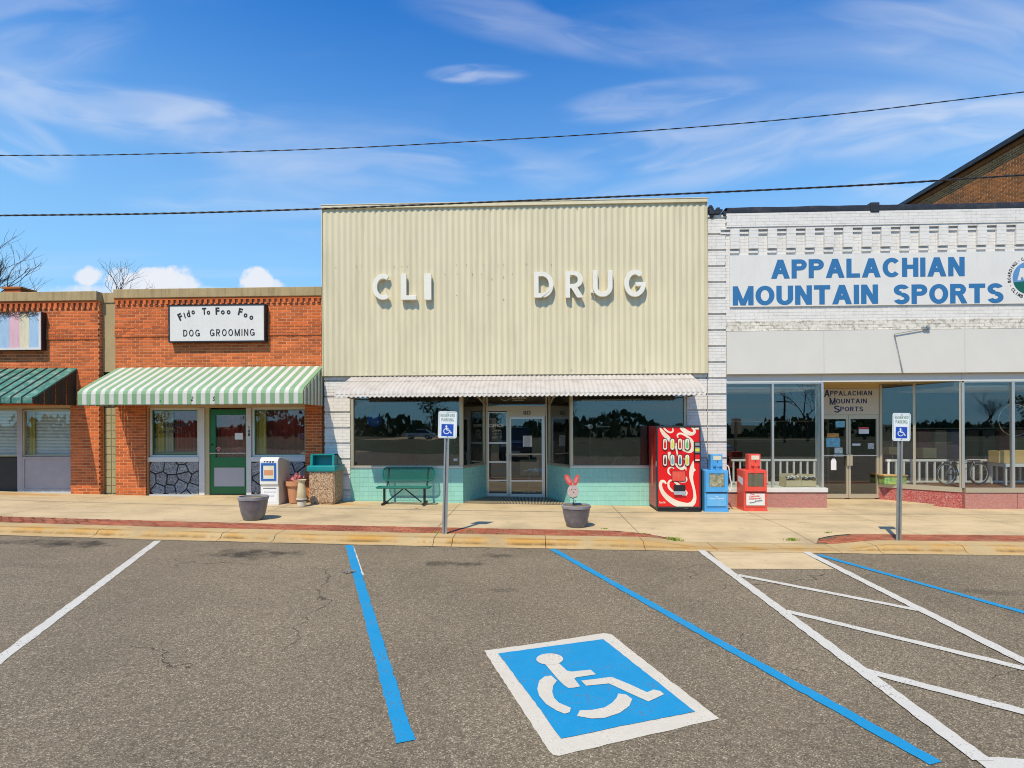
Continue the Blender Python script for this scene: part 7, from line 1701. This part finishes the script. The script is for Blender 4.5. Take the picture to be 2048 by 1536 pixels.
leaf_litter(833, 1017, .05, 'dry tan leaf on the walk under the bench'); leaf_litter(1858, 1100, .06, 'dry tan leaf in the gutter near the right sign', True)
ml = root('road_litter', tuple(G(696, 1145)), 'small dark dead leaf clump on the left blue line', 'litter'); q = G(696, 1145)
r_ = random.Random(5); mb = MB()
for i in range(14): x, y_ = r_.gauss(0, .04), r_.gauss(0, .03); mb.face([(x - .02, y_, .012), (x + .01, y_ - .02, .02), (x + .025, y_ + .01, .014), (x, y_ + .02, .03)])
mb.done('dead_leaves', 'charcoal', ml, local=True, recalc=False, kind='stuff')
a = SG(455, 998); b_ = SG(380, 1006); dm = MB(); dm.box(min(a.x, b_.x), max(a.x, b_.x), b_.y, a.y, hs(-6.3, 12) + .012, hs(-6.3, 12) + .02); MT['mat_pale'] = pm('door_mat', (.50, .40, .28), .95, var=.15); tag(dm.done('door_mat', 'mat_pale'), 'thin pale mat on the walk before the green door', 'door mat')

# ------------------------------------------------------------------ things behind the shop glass
def prop(name, px, py, Y, label, cat, group=None, z=None):
    p = at(px, py, Y); return root(name, (p[0], Y, z if z is not None else p[1]), label, cat, group), p
# artificial fir and easel in the drug store
o, p = prop('artificial_fir', 906, 925, 13.3, 'small artificial fir tree behind the right end of the left drug store window', 'tree', z=.56)
mb = MB(); rr_ = random.Random(9); H_ = Z_(868, 13.3, 905) - .56
for i in range(420):
    f_ = rr_.random(); a_ = rr_.uniform(0, 6.28); r0 = (1 - f_) * .32 * rr_.uniform(.3, 1) + .02; x, y_, z_ = r0 * math.cos(a_), r0 * math.sin(a_), .08 + f_ * (H_ - .08); l = .06
    mb.face([(x - l * .3 * math.sin(a_), y_ + l * .3 * math.cos(a_), z_), (x + l * .3 * math.sin(a_), y_ - l * .3 * math.cos(a_), z_), (x + l * math.cos(a_), y_ + l * math.sin(a_), z_ - l * .5)])
mb.done('needles', 'xmas', o, local=True, recalc=False, kind='stuff'); MB().tube([(0, 0, 0), (0, 0, H_ * .8)], .02, 6).done('stem', 'bark', o, local=True)
o, p = prop('easel_board', 1059, 990, 14.9, 'brown hanging board on a stand just inside the drug store door', 'display board', z=.08)
zz0, zz1 = Z_(950, 14.9, 1058), Z_(919, 14.9, 1058); xx = (X_(1040, 14.9) - X_(1077, 14.9)) / 2
MT['board_brown'] = pm('board_brown', (.30, .22, .10), .8); lbox('board', 'board_brown', (-abs(xx), abs(xx), -.02, .02, zz0 - .08, zz1 - .08), o); MB().tube([(0, .03, 0), (0, .03, zz1 + .1)], .018, 8).tube([(-.2, .03, .02), (.2, .03, .02)], .018, 8).done('stand', 'alu_tan', o, local=True)
o, p = prop('wall_clock', 1180.5, 853, YI + .75, 'round pale wall clock seen through the right drug store window', 'clock'); MB().tube([(0, -.02, 0), (0, .0, 0)], .07, 24).done('face', 'sign_white', o, local=True); MB().bar((0, -.022, 0), (0, -.022, .05), .006).bar((0, -.022, 0), (.03, -.022, -.01), .006).done('hands', 'black', o, local=True, kind='stuff')
MB().box(-.02, .02, 0, .03, -1.0, 0).done('bracket', 'int_wall', o, local=True)
for i, (x0_, y0_, x1_, y1_) in enumerate(((1163, 801, 1286, 798), (1194, 854, 1220, 853))):
    Yl = 14.6; p0, p1 = at(x0_, y0_, Yl), at(x1_, y1_, Yl); e = MB().tube([(p0[0], Yl, p0[1]), (p1[0], Yl, p1[1])], .018 if i == 0 else .012, 8).done('light_tube', 'lamp_tube'); tag(e, ('long white ceiling light tube' if i == 0 else 'short white light tube low') + ' inside the right drug store window', 'light tube')
q = rect_px(907, 917, 915, 922, YD + .06); tag(boxo('window_sticker', 'paper', (q[0], q[1], YD + .058, YD + .0595, q[2], q[3])), 'small pale sticker low in the left drug store window', 'sticker')
MT['balloon'] = pm('balloon_blue', (.01, .06, .28), .5)
o, p = prop('blue_globe', 749, 840, 13.2, 'dark blue round globe hanging in the left drug store window', 'globe'); MB().lathe([(.18 * math.sin(R(a_)) + .001, -.18 * math.cos(R(a_))) for a_ in range(0, 181, 15)], n=20).done('ball', 'balloon', o, local=True, smooth=True); MB().tube([(0, 0, .17), (0, 0, .8)], .004, 5).done('string', 'black', o, local=True)
MB().box(XL + .2, XL + .6, 13.9, 14.4, .56, 1.7)  # (kept free)
o = root('plant_stand', (X_(1215, 14.1), 14.1, .56), 'dark leafy house plant on the shelf of the right drug store window', 'plant'); mb = MB(); rr_ = random.Random(3)
for i in range(60): a_ = rr_.uniform(0, 6.28); l = rr_.uniform(.25, .55); mb.face([(-.01, 0, .15), (.01, 0, .15), (l * .7 * math.cos(a_) + .02, l * .4 * math.sin(a_), .15 + l), (l * .9 * math.cos(a_), l * .5 * math.sin(a_), .1 + l * .8)])
mb.done('leaves', 'leaf_dark', o, local=True, recalc=False, kind='stuff'); MB().lathe([(.1, 0), (.13, .16), (.11, .16), (0, .15)], n=16).done('pot', 'terracotta', o, local=True)
# railings in the sports shop window
def railing(x0, x1, Y, z0, z1, n, label):
    o = root('picket_railing', ((x0 + x1) / 2, Y, z0), label, 'railing'); w = (x1 - x0) / 2
    lbox('top_rail', 'wood_white', (-w, w, -.03, .03, z1 - z0 - .05, z1 - z0), o); lbox('bottom_rail', 'wood_white', (-w, w, -.025, .025, .02, .06), o); me = MB().box(-.019, .019, -.019, .019, .06, z1 - z0 - .05).mesh('baluster', MT['wood_white'])
    for i in range(n): e = bpy.data.objects.new('baluster', me); e.location = (-w + .05 + (2 * w - .1) * i / (n - 1), 0, 0); setp(e, o, local=True)
Yr = 13.45; zr_b = zsl1 + .0
railing(X_(1462, Yr), X_(1632, Yr), Yr, zr_b, Z_(918, Yr, 1560), 13, 'white picket railing inside the left sports shop window')
railing(X_(1772, Yr + .2), X_(2075, Yr + .2), Yr + .2, zr1, Z_(918.5, Yr + .2, 1900), 20, 'white picket railing inside the right sports shop window')
def open_box(px, Y, s, rz, label):
    p = at(px, 960, Y); o = root('shoe_box', (p[0], Y, zr_b), label, 'box', 'open boxes of shoes in the window', rz=rz); th = .008
    mb = MB(); mb.box(-s, s, -s * .7, s * .7, 0, th); mb.box(-s, -s + th, -s * .7, s * .7, th, s * 1.1); mb.box(s - th, s, -s * .7, s * .7, th, s * 1.1); mb.box(-s, s, s * .7 - th, s * .7, th, s * 1.5); mb.box(-s, s, -s * .7, -s * .7 + th, th, s * .75)
    e = mb.done('carton', 'cardboard_pale', o, local=True); r_ = random.Random(int(px)); mb = MB()
    for i in range(16): x, y_, z_ = r_.uniform(-s * .7, s * .7), r_.uniform(-s * .4, s * .4), s * .7 + r_.uniform(0, s * .3); a_ = r_.uniform(0, 3); mb.tube([(x, y_, z_), (x + .07 * math.cos(a_), y_ + .05 * math.sin(a_), z_ + .02)], .025, 6)
    mb.done('shoes', 'charcoal', o, local=True, kind='stuff'); mb = MB()
    for i in range(10): x, y_, z_ = r_.uniform(-s * .7, s * .7), r_.uniform(-s * .5, s * .2), s * .95 + r_.uniform(0, s * .3); mb.tube([(x, y_, z_), (x + .05, y_, z_ + .015)], .012, 5)
    mb.done('laces', 'paper', o, local=True, kind='stuff')
open_box(1581, 13.02, .19, .12, 'left open cardboard box of dark shoes in the sports shop window'); open_box(1613, 13.05, .18, -.25, 'right open cardboard box of dark shoes in the sports shop window')
def plain_box(px0, px1, py0, py1, Y, d, mat, label, cat='box', name='cardboard_box'):
    a_ = at(px0, py1, Y); b_ = at(px1, py0, Y); o = root(name, ((a_[0] + b_[0]) / 2, Y, a_[1]), label, cat); w = (b_[0] - a_[0]) / 2; h = b_[1] - a_[1]
    lbox('carton', mat, (-w, w, 0, d, 0, h), o, bevel=.004); lbox('tape', 'cardboard_pale', (-w - .001, w + .001, d * .45, d * .55, h, h + .002), o); return o
plain_box(1846, 1873, 896, 916, 14.0, .3, 'cardboard', 'brown cardboard box on the shelf behind the angled sports shop window'); plain_box(1778, 1796, 894, 909, 14.2, .3, 'cardboard', 'brown cardboard box just right of the double glass door')
plain_box(1998, 2026, 902, 926, 13.25, .3, 'cardboard', 'brown cardboard box on the white table in the right window'); plain_box(2030, 2078, 901, 926, 13.25, .3, 'cardboard', 'brown box at the far right edge of the right window')
tb_ = root('display_table', (X_(2040, 13.4), 13.4, zr1), 'white display table carrying cardboard boxes in the right window', 'table'); zt4 = Z_(927, 13.25, 2030) - zr1; lbox('table_top', 'wood_white', (-.55, .55, -.25, .25, zt4 - .07, zt4), tb_)
for sx_ in (-1, 1):
    for sy_ in (-1, 1): lbox('leg', 'wood_white', (sx_ * .5 - .02, sx_ * .5 + .02, sy_ * .2 - .02, sy_ * .2 + .02, 0, zt4 - .07), tb_)
gp = root('green_planter', (X_(1782, 13.6), 13.62, zr1 - .02), 'mottled green trough behind the left end of the angled window', 'trough'); MT['mottled'] = aggregate('mottled_green', [(.18, .40, .12), (.35, .42, .10), (.12, .30, .12), (.40, .30, .12)], 25); MB().box(-.22, .30, -.12, .12, 0, .22).done('trough', 'mottled', gp, local=True, bevel=.02); MB().box(-.24, .32, -.14, .14, .205, .235).done('rim', 'cardboard', gp, local=True)
# bicycle lying behind the railing
bc = root('bicycle', (X_(1925, 13.2), 13.2, zr1 + .02), 'dark bicycle leaning low behind the right sports shop window', 'bicycle', rz=.15)
def wheel(cx, cz, r_, parent):
    t_ = MB().tube([(cx + r_ * math.cos(R(a_)), 0, cz + r_ * math.sin(R(a_))) for a_ in range(0, 361, 15)], .018, 7, False).done('wheel', 'rubber', parent, local=True, smooth=True)
    mb = MB().tube([(cx + (r_ - .03) * math.cos(R(a_)), 0, cz + (r_ - .03) * math.sin(R(a_))) for a_ in range(0, 361, 15)], .009, 6, False)
    for k in range(12): a_ = R(k * 30); mb.tube([(cx, 0, cz), (cx + (r_ - .03) * math.cos(a_), 0, cz + (r_ - .03) * math.sin(a_))], .0015, 3, False)
    mb.done('rim_and_spokes', 'alu', t_, local=True, kind='stuff')
wheel(-.42, .25, .25, bc); wheel(.42, .25, .25, bc)
MB().tube([(-.42, 0, .25), (-.1, 0, .22), (.25, 0, .5), (-.18, 0, .48), (-.42, 0, .25)], .014, 8).tube([(-.1, 0, .22), (-.22, 0, .56)], .014, 8).tube([(.42, 0, .25), (.24, 0, .55)], .013, 8).done('frame', 'black', bc, local=True); MB().box(-.32, -.12, -.05, .05, .55, .59).done('saddle', 'charcoal', bc, local=True, bevel=.015); MB().tube([(.22, -.22, .57), (.24, 0, .55), (.22, .22, .57)], .012, 8).done('handlebar', 'charcoal', bc, local=True)
hw_ = root('hanging_wheel', (X_(2030, 13.9), 13.9, Z_(840, 13.9, 2030)), 'black bicycle wheel hanging in the window at the right edge', 'bicycle wheel'); wheel(0, 0, .42, hw_)
# posters on the double doors
PO = {'poster_blue': (.16, .42, .55), 'poster_orange': (.5, .25, .06), 'poster_pale': (.55, .62, .58), 'poster_red': (.5, .06, .05), 'poster_grey': (.4, .42, .42)}
for k, c in PO.items(): MT[k] = pm(k, c, .6, var=.35, vscale=22, fine=.3, fscale=50)
def poster(x0, y0, x1, y1, mat, label, name='poster'):
    a_, b_ = q6(x0, y0), q6(x1, y1); r = rect_px(a_[0], a_[1], b_[0], b_[1], YV + .018); o = boxo(name, mat, (r[0], r[1], YV + .014, YV + .017, r[2], r[3])); tag(o, label, name.replace('_', ' '))
poster(1205, 490, 1292, 550, 'poster_blue', 'small light blue poster at the top of the left glass door'); poster(1122, 608, 1238, 648, 'poster_orange', 'orange brown sticker strip above the large blue poster'); poster(1115, 652, 1248, 740, 'poster_blue', 'large light blue picture poster on the left glass door')
poster(1195, 745, 1272, 800, 'poster_pale', 'pale green notice below the blue poster on the left glass door', 'notice'); poster(1185, 806, 1280, 832, 'poster_grey', 'grey strip notice across the left door push bar', 'notice'); poster(1425, 548, 1525, 566, 'poster_red', 'red heading strip at the top of the right glass door', 'sticker'); poster(1428, 568, 1525, 612, 'paper', 'white sticker with dark print on the right glass door', 'sticker')
poster(1366, 706, 1443, 726, 'paper', 'narrow white strip sticker on the right glass door', 'sticker'); poster(1515, 702, 1573, 757, 'poster_grey', 'square grey sticker near the right edge of the right glass door', 'sticker')
a_, b_ = q6(1160, 845), q6(1212, 960); r = rect_px(a_[0], a_[1], b_[0], b_[1], YV + .018); cxo = (r[0] + r[1]) / 2; hwo = (r[1] - r[0]) / 2
tag(MB().extr([(r[0], YV + .014, r[2]), (r[1], YV + .014, r[2]), (r[1], YV + .014, r[3] - hwo * 1.2), (cxo + hwo * .4, YV + .014, r[3]), (cxo - hwo * .4, YV + .014, r[3]), (r[0], YV + .014, r[3] - hwo * 1.2)], (0, .003, 0)).done('door_tag', 'paper'), 'white arched tag on the lower left glass door', 'tag')
MT['merch_red'] = pm('merch_red', (.16, .02, .035), .8); MT['merch_blue'] = pm('merch_blue', (.03, .05, .13), .8)
rk = root('clothes_rack', (X_(1950, 15.4), 15.4, zW + .15), 'dim rack of dark and coloured clothes deep inside the sports shop', 'clothes rack')
MB().tube([(-2.2, 0, 0), (-2.2, 0, 1.7), (2.2, 0, 1.7), (2.2, 0, 0)], .02, 6).done('rail', 'alu', rk, local=True)
for i, m_ in enumerate(['int_wall', 'merch_red', 'int_floor', 'merch_blue', 'int_dark', 'charcoal', 'merch_red', 'int_floor', 'int_dark', 'merch_blue']): MB().box(-2.0 + i * .42, -1.68 + i * .42, -.15, .1, .75, 1.66).done('garment', m_, rk, local=True, bevel=.04)
sh_ = root('shop_shelf', (X_(1530, 15.6), 15.6, zW + .15), 'dim wooden shelf with goods deep inside the left sports shop window', 'shelf')
for k in range(4): lbox('shelf_board', 'int_floor', (-1.6, 1.6, -.2, .2, .4 + k * .5, .43 + k * .5), sh_)
lbox('side_panel', 'int_floor', (-1.65, -1.6, -.2, .2, 0, 2.0), sh_); lbox('side_panel', 'int_floor', (1.6, 1.65, -.2, .2, 0, 2.0), sh_)

# ------------------------------------------------------------------ overhead cables
def cable(pts, Y, r_, twist, per, label):
    P = []
    for x, y_ in pts: q = at(x, y_, Y); P.append((q[0], Y, q[1]))
    a_, b_ = P[0], P[1]; P.insert(0, tuple(a_[i] + (a_[i] - b_[i]) * 3 for i in range(3))); a_, b_ = P[-1], P[-2]; P.append(tuple(a_[i] + (a_[i] - b_[i]) * 3 for i in range(3)))
    c = catmull(P, 60); o = root('overhead_cable', P[1], label, 'cable'); cum = 0; ang = []
    for i, p in enumerate(c):
        if i: cum += (Vector(p) - Vector(c[i - 1])).length
        ang.append(cum / per * 2 * math.pi)
    for k in range(2): MB().tube([(p[0], p[1] + math.cos(w + k * math.pi) * twist, p[2] + math.sin(w + k * math.pi) * twist) for p, w in zip(c, ang)], r_, 6).done('strand', 'rubber', o, smooth=True, recalc=False)
cable([(0, 311), (250, 309), (640, 298), (950, 282.5), (1300, 261), (1650, 231), (2048, 184)], 8.0, .0046, .0040, .42, 'thin twisted overhead wire crossing the sky above all the shops')
cable([(0, 431), (320, 427), (640, 417.5), (1050, 401), (1420, 385), (1750, 369), (2048, 350)], 8.4, .0105, .0050, .30, 'thick black overhead cable running just over the corrugated front')

# ------------------------------------------------------------------ trees
def bare_tree(x, y, z, h, seed, label, spread=1.0, lean=0):
    rnd = random.Random(seed); tr, cr = MB(), MB()
    def grow(mb, p, d, l, r_, lv):
        n = 4; pts = [p]; q = Vector(p); dd = Vector(d)
        for i in range(n):
            dd = (dd + Vector((rnd.uniform(-1, 1), rnd.uniform(-1, 1), rnd.uniform(-.4, .7))) * .22).normalized(); q = q + dd * l / n; pts.append(tuple(q))
        mb.tube(pts, [r_ * (1 - .45 * i / n) for i in range(n + 1)], 5 if lv < 3 else 3, False)
        if lv >= 6 or r_ < .006: return
        for k in range(3 if lv < 5 else 2):
            i = rnd.randint(2, n); a = rnd.uniform(0, 6.28); t = rnd.uniform(.45, .95) * spread; nd = (dd + Vector((math.cos(a) * t, math.sin(a) * t, rnd.uniform(-.1, .35)))).normalized()
            grow(cr, pts[i], nd, l * rnd.uniform(.62, .82), r_ * .55, lv + 1)
    o = root('bare_tree', (x, y, z), label, 'tree', 'leafless trees')
    grow(tr, (0, 0, 0), (lean, 0, 1), h * .36, h * .022, 0)
    tr.done('trunk', 'bark', o, local=True, recalc=False); cr.done('branches', 'bark', o, local=True, recalc=False, kind='stuff'); return o
q = at(-135, 450, 30); bare_tree(q[0], 30, 0, 14.2, 21, 'largest leafless tree rising behind the parapet at the left edge')
q = at(165, 540, 36); bare_tree(q[0], 36, 0, 13.2, 5, 'leafless tree top showing over the parapet beside the white clouds')
q = at(252, 560, 40); bare_tree(q[0], 40, 0, 13.0, 9, 'smallest leafless tree tip above the grooming shop coping')
# across the road behind the photographer: seen mirrored in the glass
def leafy(x, y, h, seed, mat, label, name='leafy_tree'):
    rnd = random.Random(seed); o = root(name, (x, y, gnd_z(x, y)), label, 'tree', 'trees mirrored in the shop glass'); cr = MB(); MB().tube([(0, 0, 0), (.1, 0, h * .3), (0, .1, h * .6)], [h * .03, h * .022, h * .01], 6).done('trunk', 'bark', o, local=True)
    cl = [(rnd.gauss(0, h * .17), rnd.gauss(0, h * .17), h * rnd.uniform(.35, .92), h * rnd.uniform(.09, .17)) for _ in range(16)]
    for i in range(900):
        c = rnd.choice(cl); v = Vector((rnd.gauss(0, 1), rnd.gauss(0, 1), rnd.gauss(0, 1))).normalized() * c[3] * rnd.uniform(.6, 1.1); p = Vector(c[:3]) + v; s = h * .021 * rnd.uniform(.6, 1.4); a = Vector((rnd.gauss(0, 1), rnd.gauss(0, 1), rnd.gauss(0, 1))).normalized(); b = a.cross(v).normalized()
        cr.face([tuple(p - a * s), tuple(p + b * s), tuple(p + a * s), tuple(p - b * s)])
    cr.done('crown', mat, o, local=True, recalc=False, kind='stuff')
rt = random.Random(77); ws = ['broad', 'round', 'ragged', 'low', 'tall', 'dense', 'thin', 'wide', 'dark', 'dull', 'spreading', 'upright', 'squat', 'full', 'loose', 'heavy', 'plain', 'uneven']
for i in range(18):
    x = -95 + i * 14.5 + rt.uniform(-4, 4); h = rt.uniform(7, 13); y = -95 + rt.uniform(-14, 14)
    if i % 3 == 2: leafy(x, y, h * .95, i, 'leaf_dark', '%s evergreen across the road, mirrored in the shop glass' % ws[i], 'evergreen_tree')
    elif i % 3 == 1: bt_ = bare_tree(x, y + 12, gnd_z(x, y), h * 1.15, 100 + i, '%s leafless tree across the road, mirrored in the shop glass' % ws[i])
    else: leafy(x, y, h, i, 'leaf', '%s leafy tree across the road, mirrored in the shop glass' % ws[i])
mb = MB(); rt = random.Random(5)
for i in range(5200):
    x = rt.uniform(-170, 190); y = -125 + rt.gauss(0, 5); z = gnd_z(x, y) + rt.uniform(0, 4.6 + 2.0 * math.sin(x * .09) + 1.2 * math.sin(x * .31)); s = rt.uniform(.4, 1.0); a = rt.uniform(0, 3.1); mb.face([(x - s * math.cos(a), y - s * math.sin(a), z - s), (x + s * math.cos(a), y + s * math.sin(a), z - s * .6), (x + s * .5 * math.cos(a), y, z + s), (x - s * .7 * math.cos(a), y, z + s * .5)])
tag(mb.done('treeline', 'leaf_dark', recalc=False), 'far dark treeline across the road, mirrored in the shop glass', 'treeline', kind='stuff')
def pole(x, y, h, label):
    o = root('utility_pole', (x, y, gnd_z(x, y)), label, 'utility pole', 'utility poles mirrored in the sports shop glass'); MB().tube([(0, 0, 0), (0, 0, h)], [.16, .11], 8).done('pole', 'bark', o, local=True); lbox('cross_arm', 'bark', (-1.1, 1.1, -.06, .06, h - .8, h - .66), o)
pole(34, -50, 6.2, 'taller utility pole across the road mirrored in the sports shop glass'); pole(28, -70, 5.4, 'shorter utility pole across the road mirrored in the sports shop glass')
sheet('road', 'asphalt', frange(-140, 140, 10), [-62, -58, -54], lambda x, y: gnd_z(x, y) + .05, kind='structure')

# fixings, holes and seams left on the corrugated front
rr_ = random.Random(12); mb = MB()
for i in range(34):
    x = XD0 + .3 + (XD1 - XD0 - .6) * rr_.random(); z = rr_.choice([zs_t - .16, zs_b + .08, (zs_t + zs_b) / 2 + .55]) + rr_.uniform(-.02, .02); mb.tube([(x, YSD - .004, z), (x, YSD + .012, z)], .007, 6)
for (cx_, cy_) in ((640, 432), (703, 430), (780, 430), (828, 432), (880, 455), (940, 445), (985, 430), (860, 540), (700, 540), (940, 560)):
    p = at(*c16(cx_, cy_), YSD); mb.tube([(p[0], YSD - .003, p[1]), (p[0], YSD + .012, p[1])], .010, 6)
mb.done('fixing_holes', 'int_floor', D_, kind='stuff')

# parked cars behind the photographer, seen only in the glass
MT['car_blue'] = pm('car_paint_dark_blue', (.012, .025, .07), .25, coat=.8); MT['car_silver'] = pm('car_paint_silver', (.40, .41, .42), .3, metal=.5, coat=.6); MT['car_white'] = pm('car_paint_white', (.66, .66, .64), .3, coat=.6); MT['car_red'] = pm('car_paint_red', (.35, .02, .02), .3, coat=.6)
MT['car_glass'] = pm('car_glass', (.015, .018, .02), .08); MT['lamp'] = pm('lamp_lens', (.7, .7, .68), .15)
def car(x, y, rz, paint, label, H=1.5):
    o = root('parked_car', (x, y, (g(x) if y > -16 else gnd_z(x, y) + .05)), label, 'car', 'parked cars mirrored in the shop glass', rz)
    k = H / 1.5; pf = [(-2.2, .35), (-2.25, .62), (-2.15, .86), (-1.3, .95), (1.85, .97), (2.15, .9), (2.22, .6), (2.15, .35)]
    MB().extr([(px_, -.87, z * k) for px_, z in pf], (0, 1.74, 0)).done('body', paint, o, local=True, bevel=.07)
    cb = [(-1.15, .94), (-.45, 1.46), (.95, 1.5), (1.75, .96)]; mb = MB(); b_ = [(px_, -.82, z * k) for px_, z in cb] + [(px_, .82, z * k) for px_, z in cb]; b_ = [(x_, y_ * (.84 if z > 1.2 * k else 1), z) for x_, y_, z in b_]
    mb.v = b_; mb.f = [(0, 1, 2, 3), (7, 6, 5, 4), (0, 4, 5, 1), (1, 5, 6, 2), (2, 6, 7, 3), (3, 7, 4, 0)]; mb.done('cabin_glass', 'car_glass', o, local=True)
    MB().box(-.42, .92, -.70, .70, 1.455 * k, 1.51 * k).done('roof', paint, o, local=True, bevel=.02)
    for wx in (-1.4, 1.35):
        for wy in (-.8, .8):
            w_ = MB().tube([(wx, wy - .1, .33), (wx, wy + .1, .33)], .33, 20).done('wheel', 'rubber', o, local=True); MB().tube([(wx, wy - .11, .33), (wx, wy + .11, .33)], .2, 12).done('rim', 'alu', w_, local=True)
    for wy in (-.62, .62): MB().box(-2.27, -2.2, wy - .16, wy + .16, .66 * k, .78 * k).done('headlight', 'lamp', o, local=True)
    MB().box(-2.275, -2.23, -.26, .26, .42, .54).done('number_plate', 'paper', o, local=True)
car(-.9, -3.6, R(-90), 'car_blue', 'dark blue parked car facing the drug store, mirrored in its door', 1.75)
car(-17, -57.5, R(4), 'car_white', 'white car on the far road, mirrored in the left drug store window'); car(-34, -58.5, R(3), 'car_silver', 'silver car on the far road, mirrored in the left drug store window'); car(22, -57.8, R(2), 'car_red', 'red car on the far road, mirrored in the sports shop window')
car(9.5, -5.6, R(-90), 'car_silver', 'silver parked car across the lot, mirrored in the sports shop window')

MB().face([(-21, -9.5, g(-18) - .08), (-11, -9.5, g(-11) - .08), (-20, -120, gnd_z(-20, -120) + .35), (-29, -120, gnd_z(-29, -120) + .35)]).done('side_street', 'concrete', None, recalc=False, kind='structure')
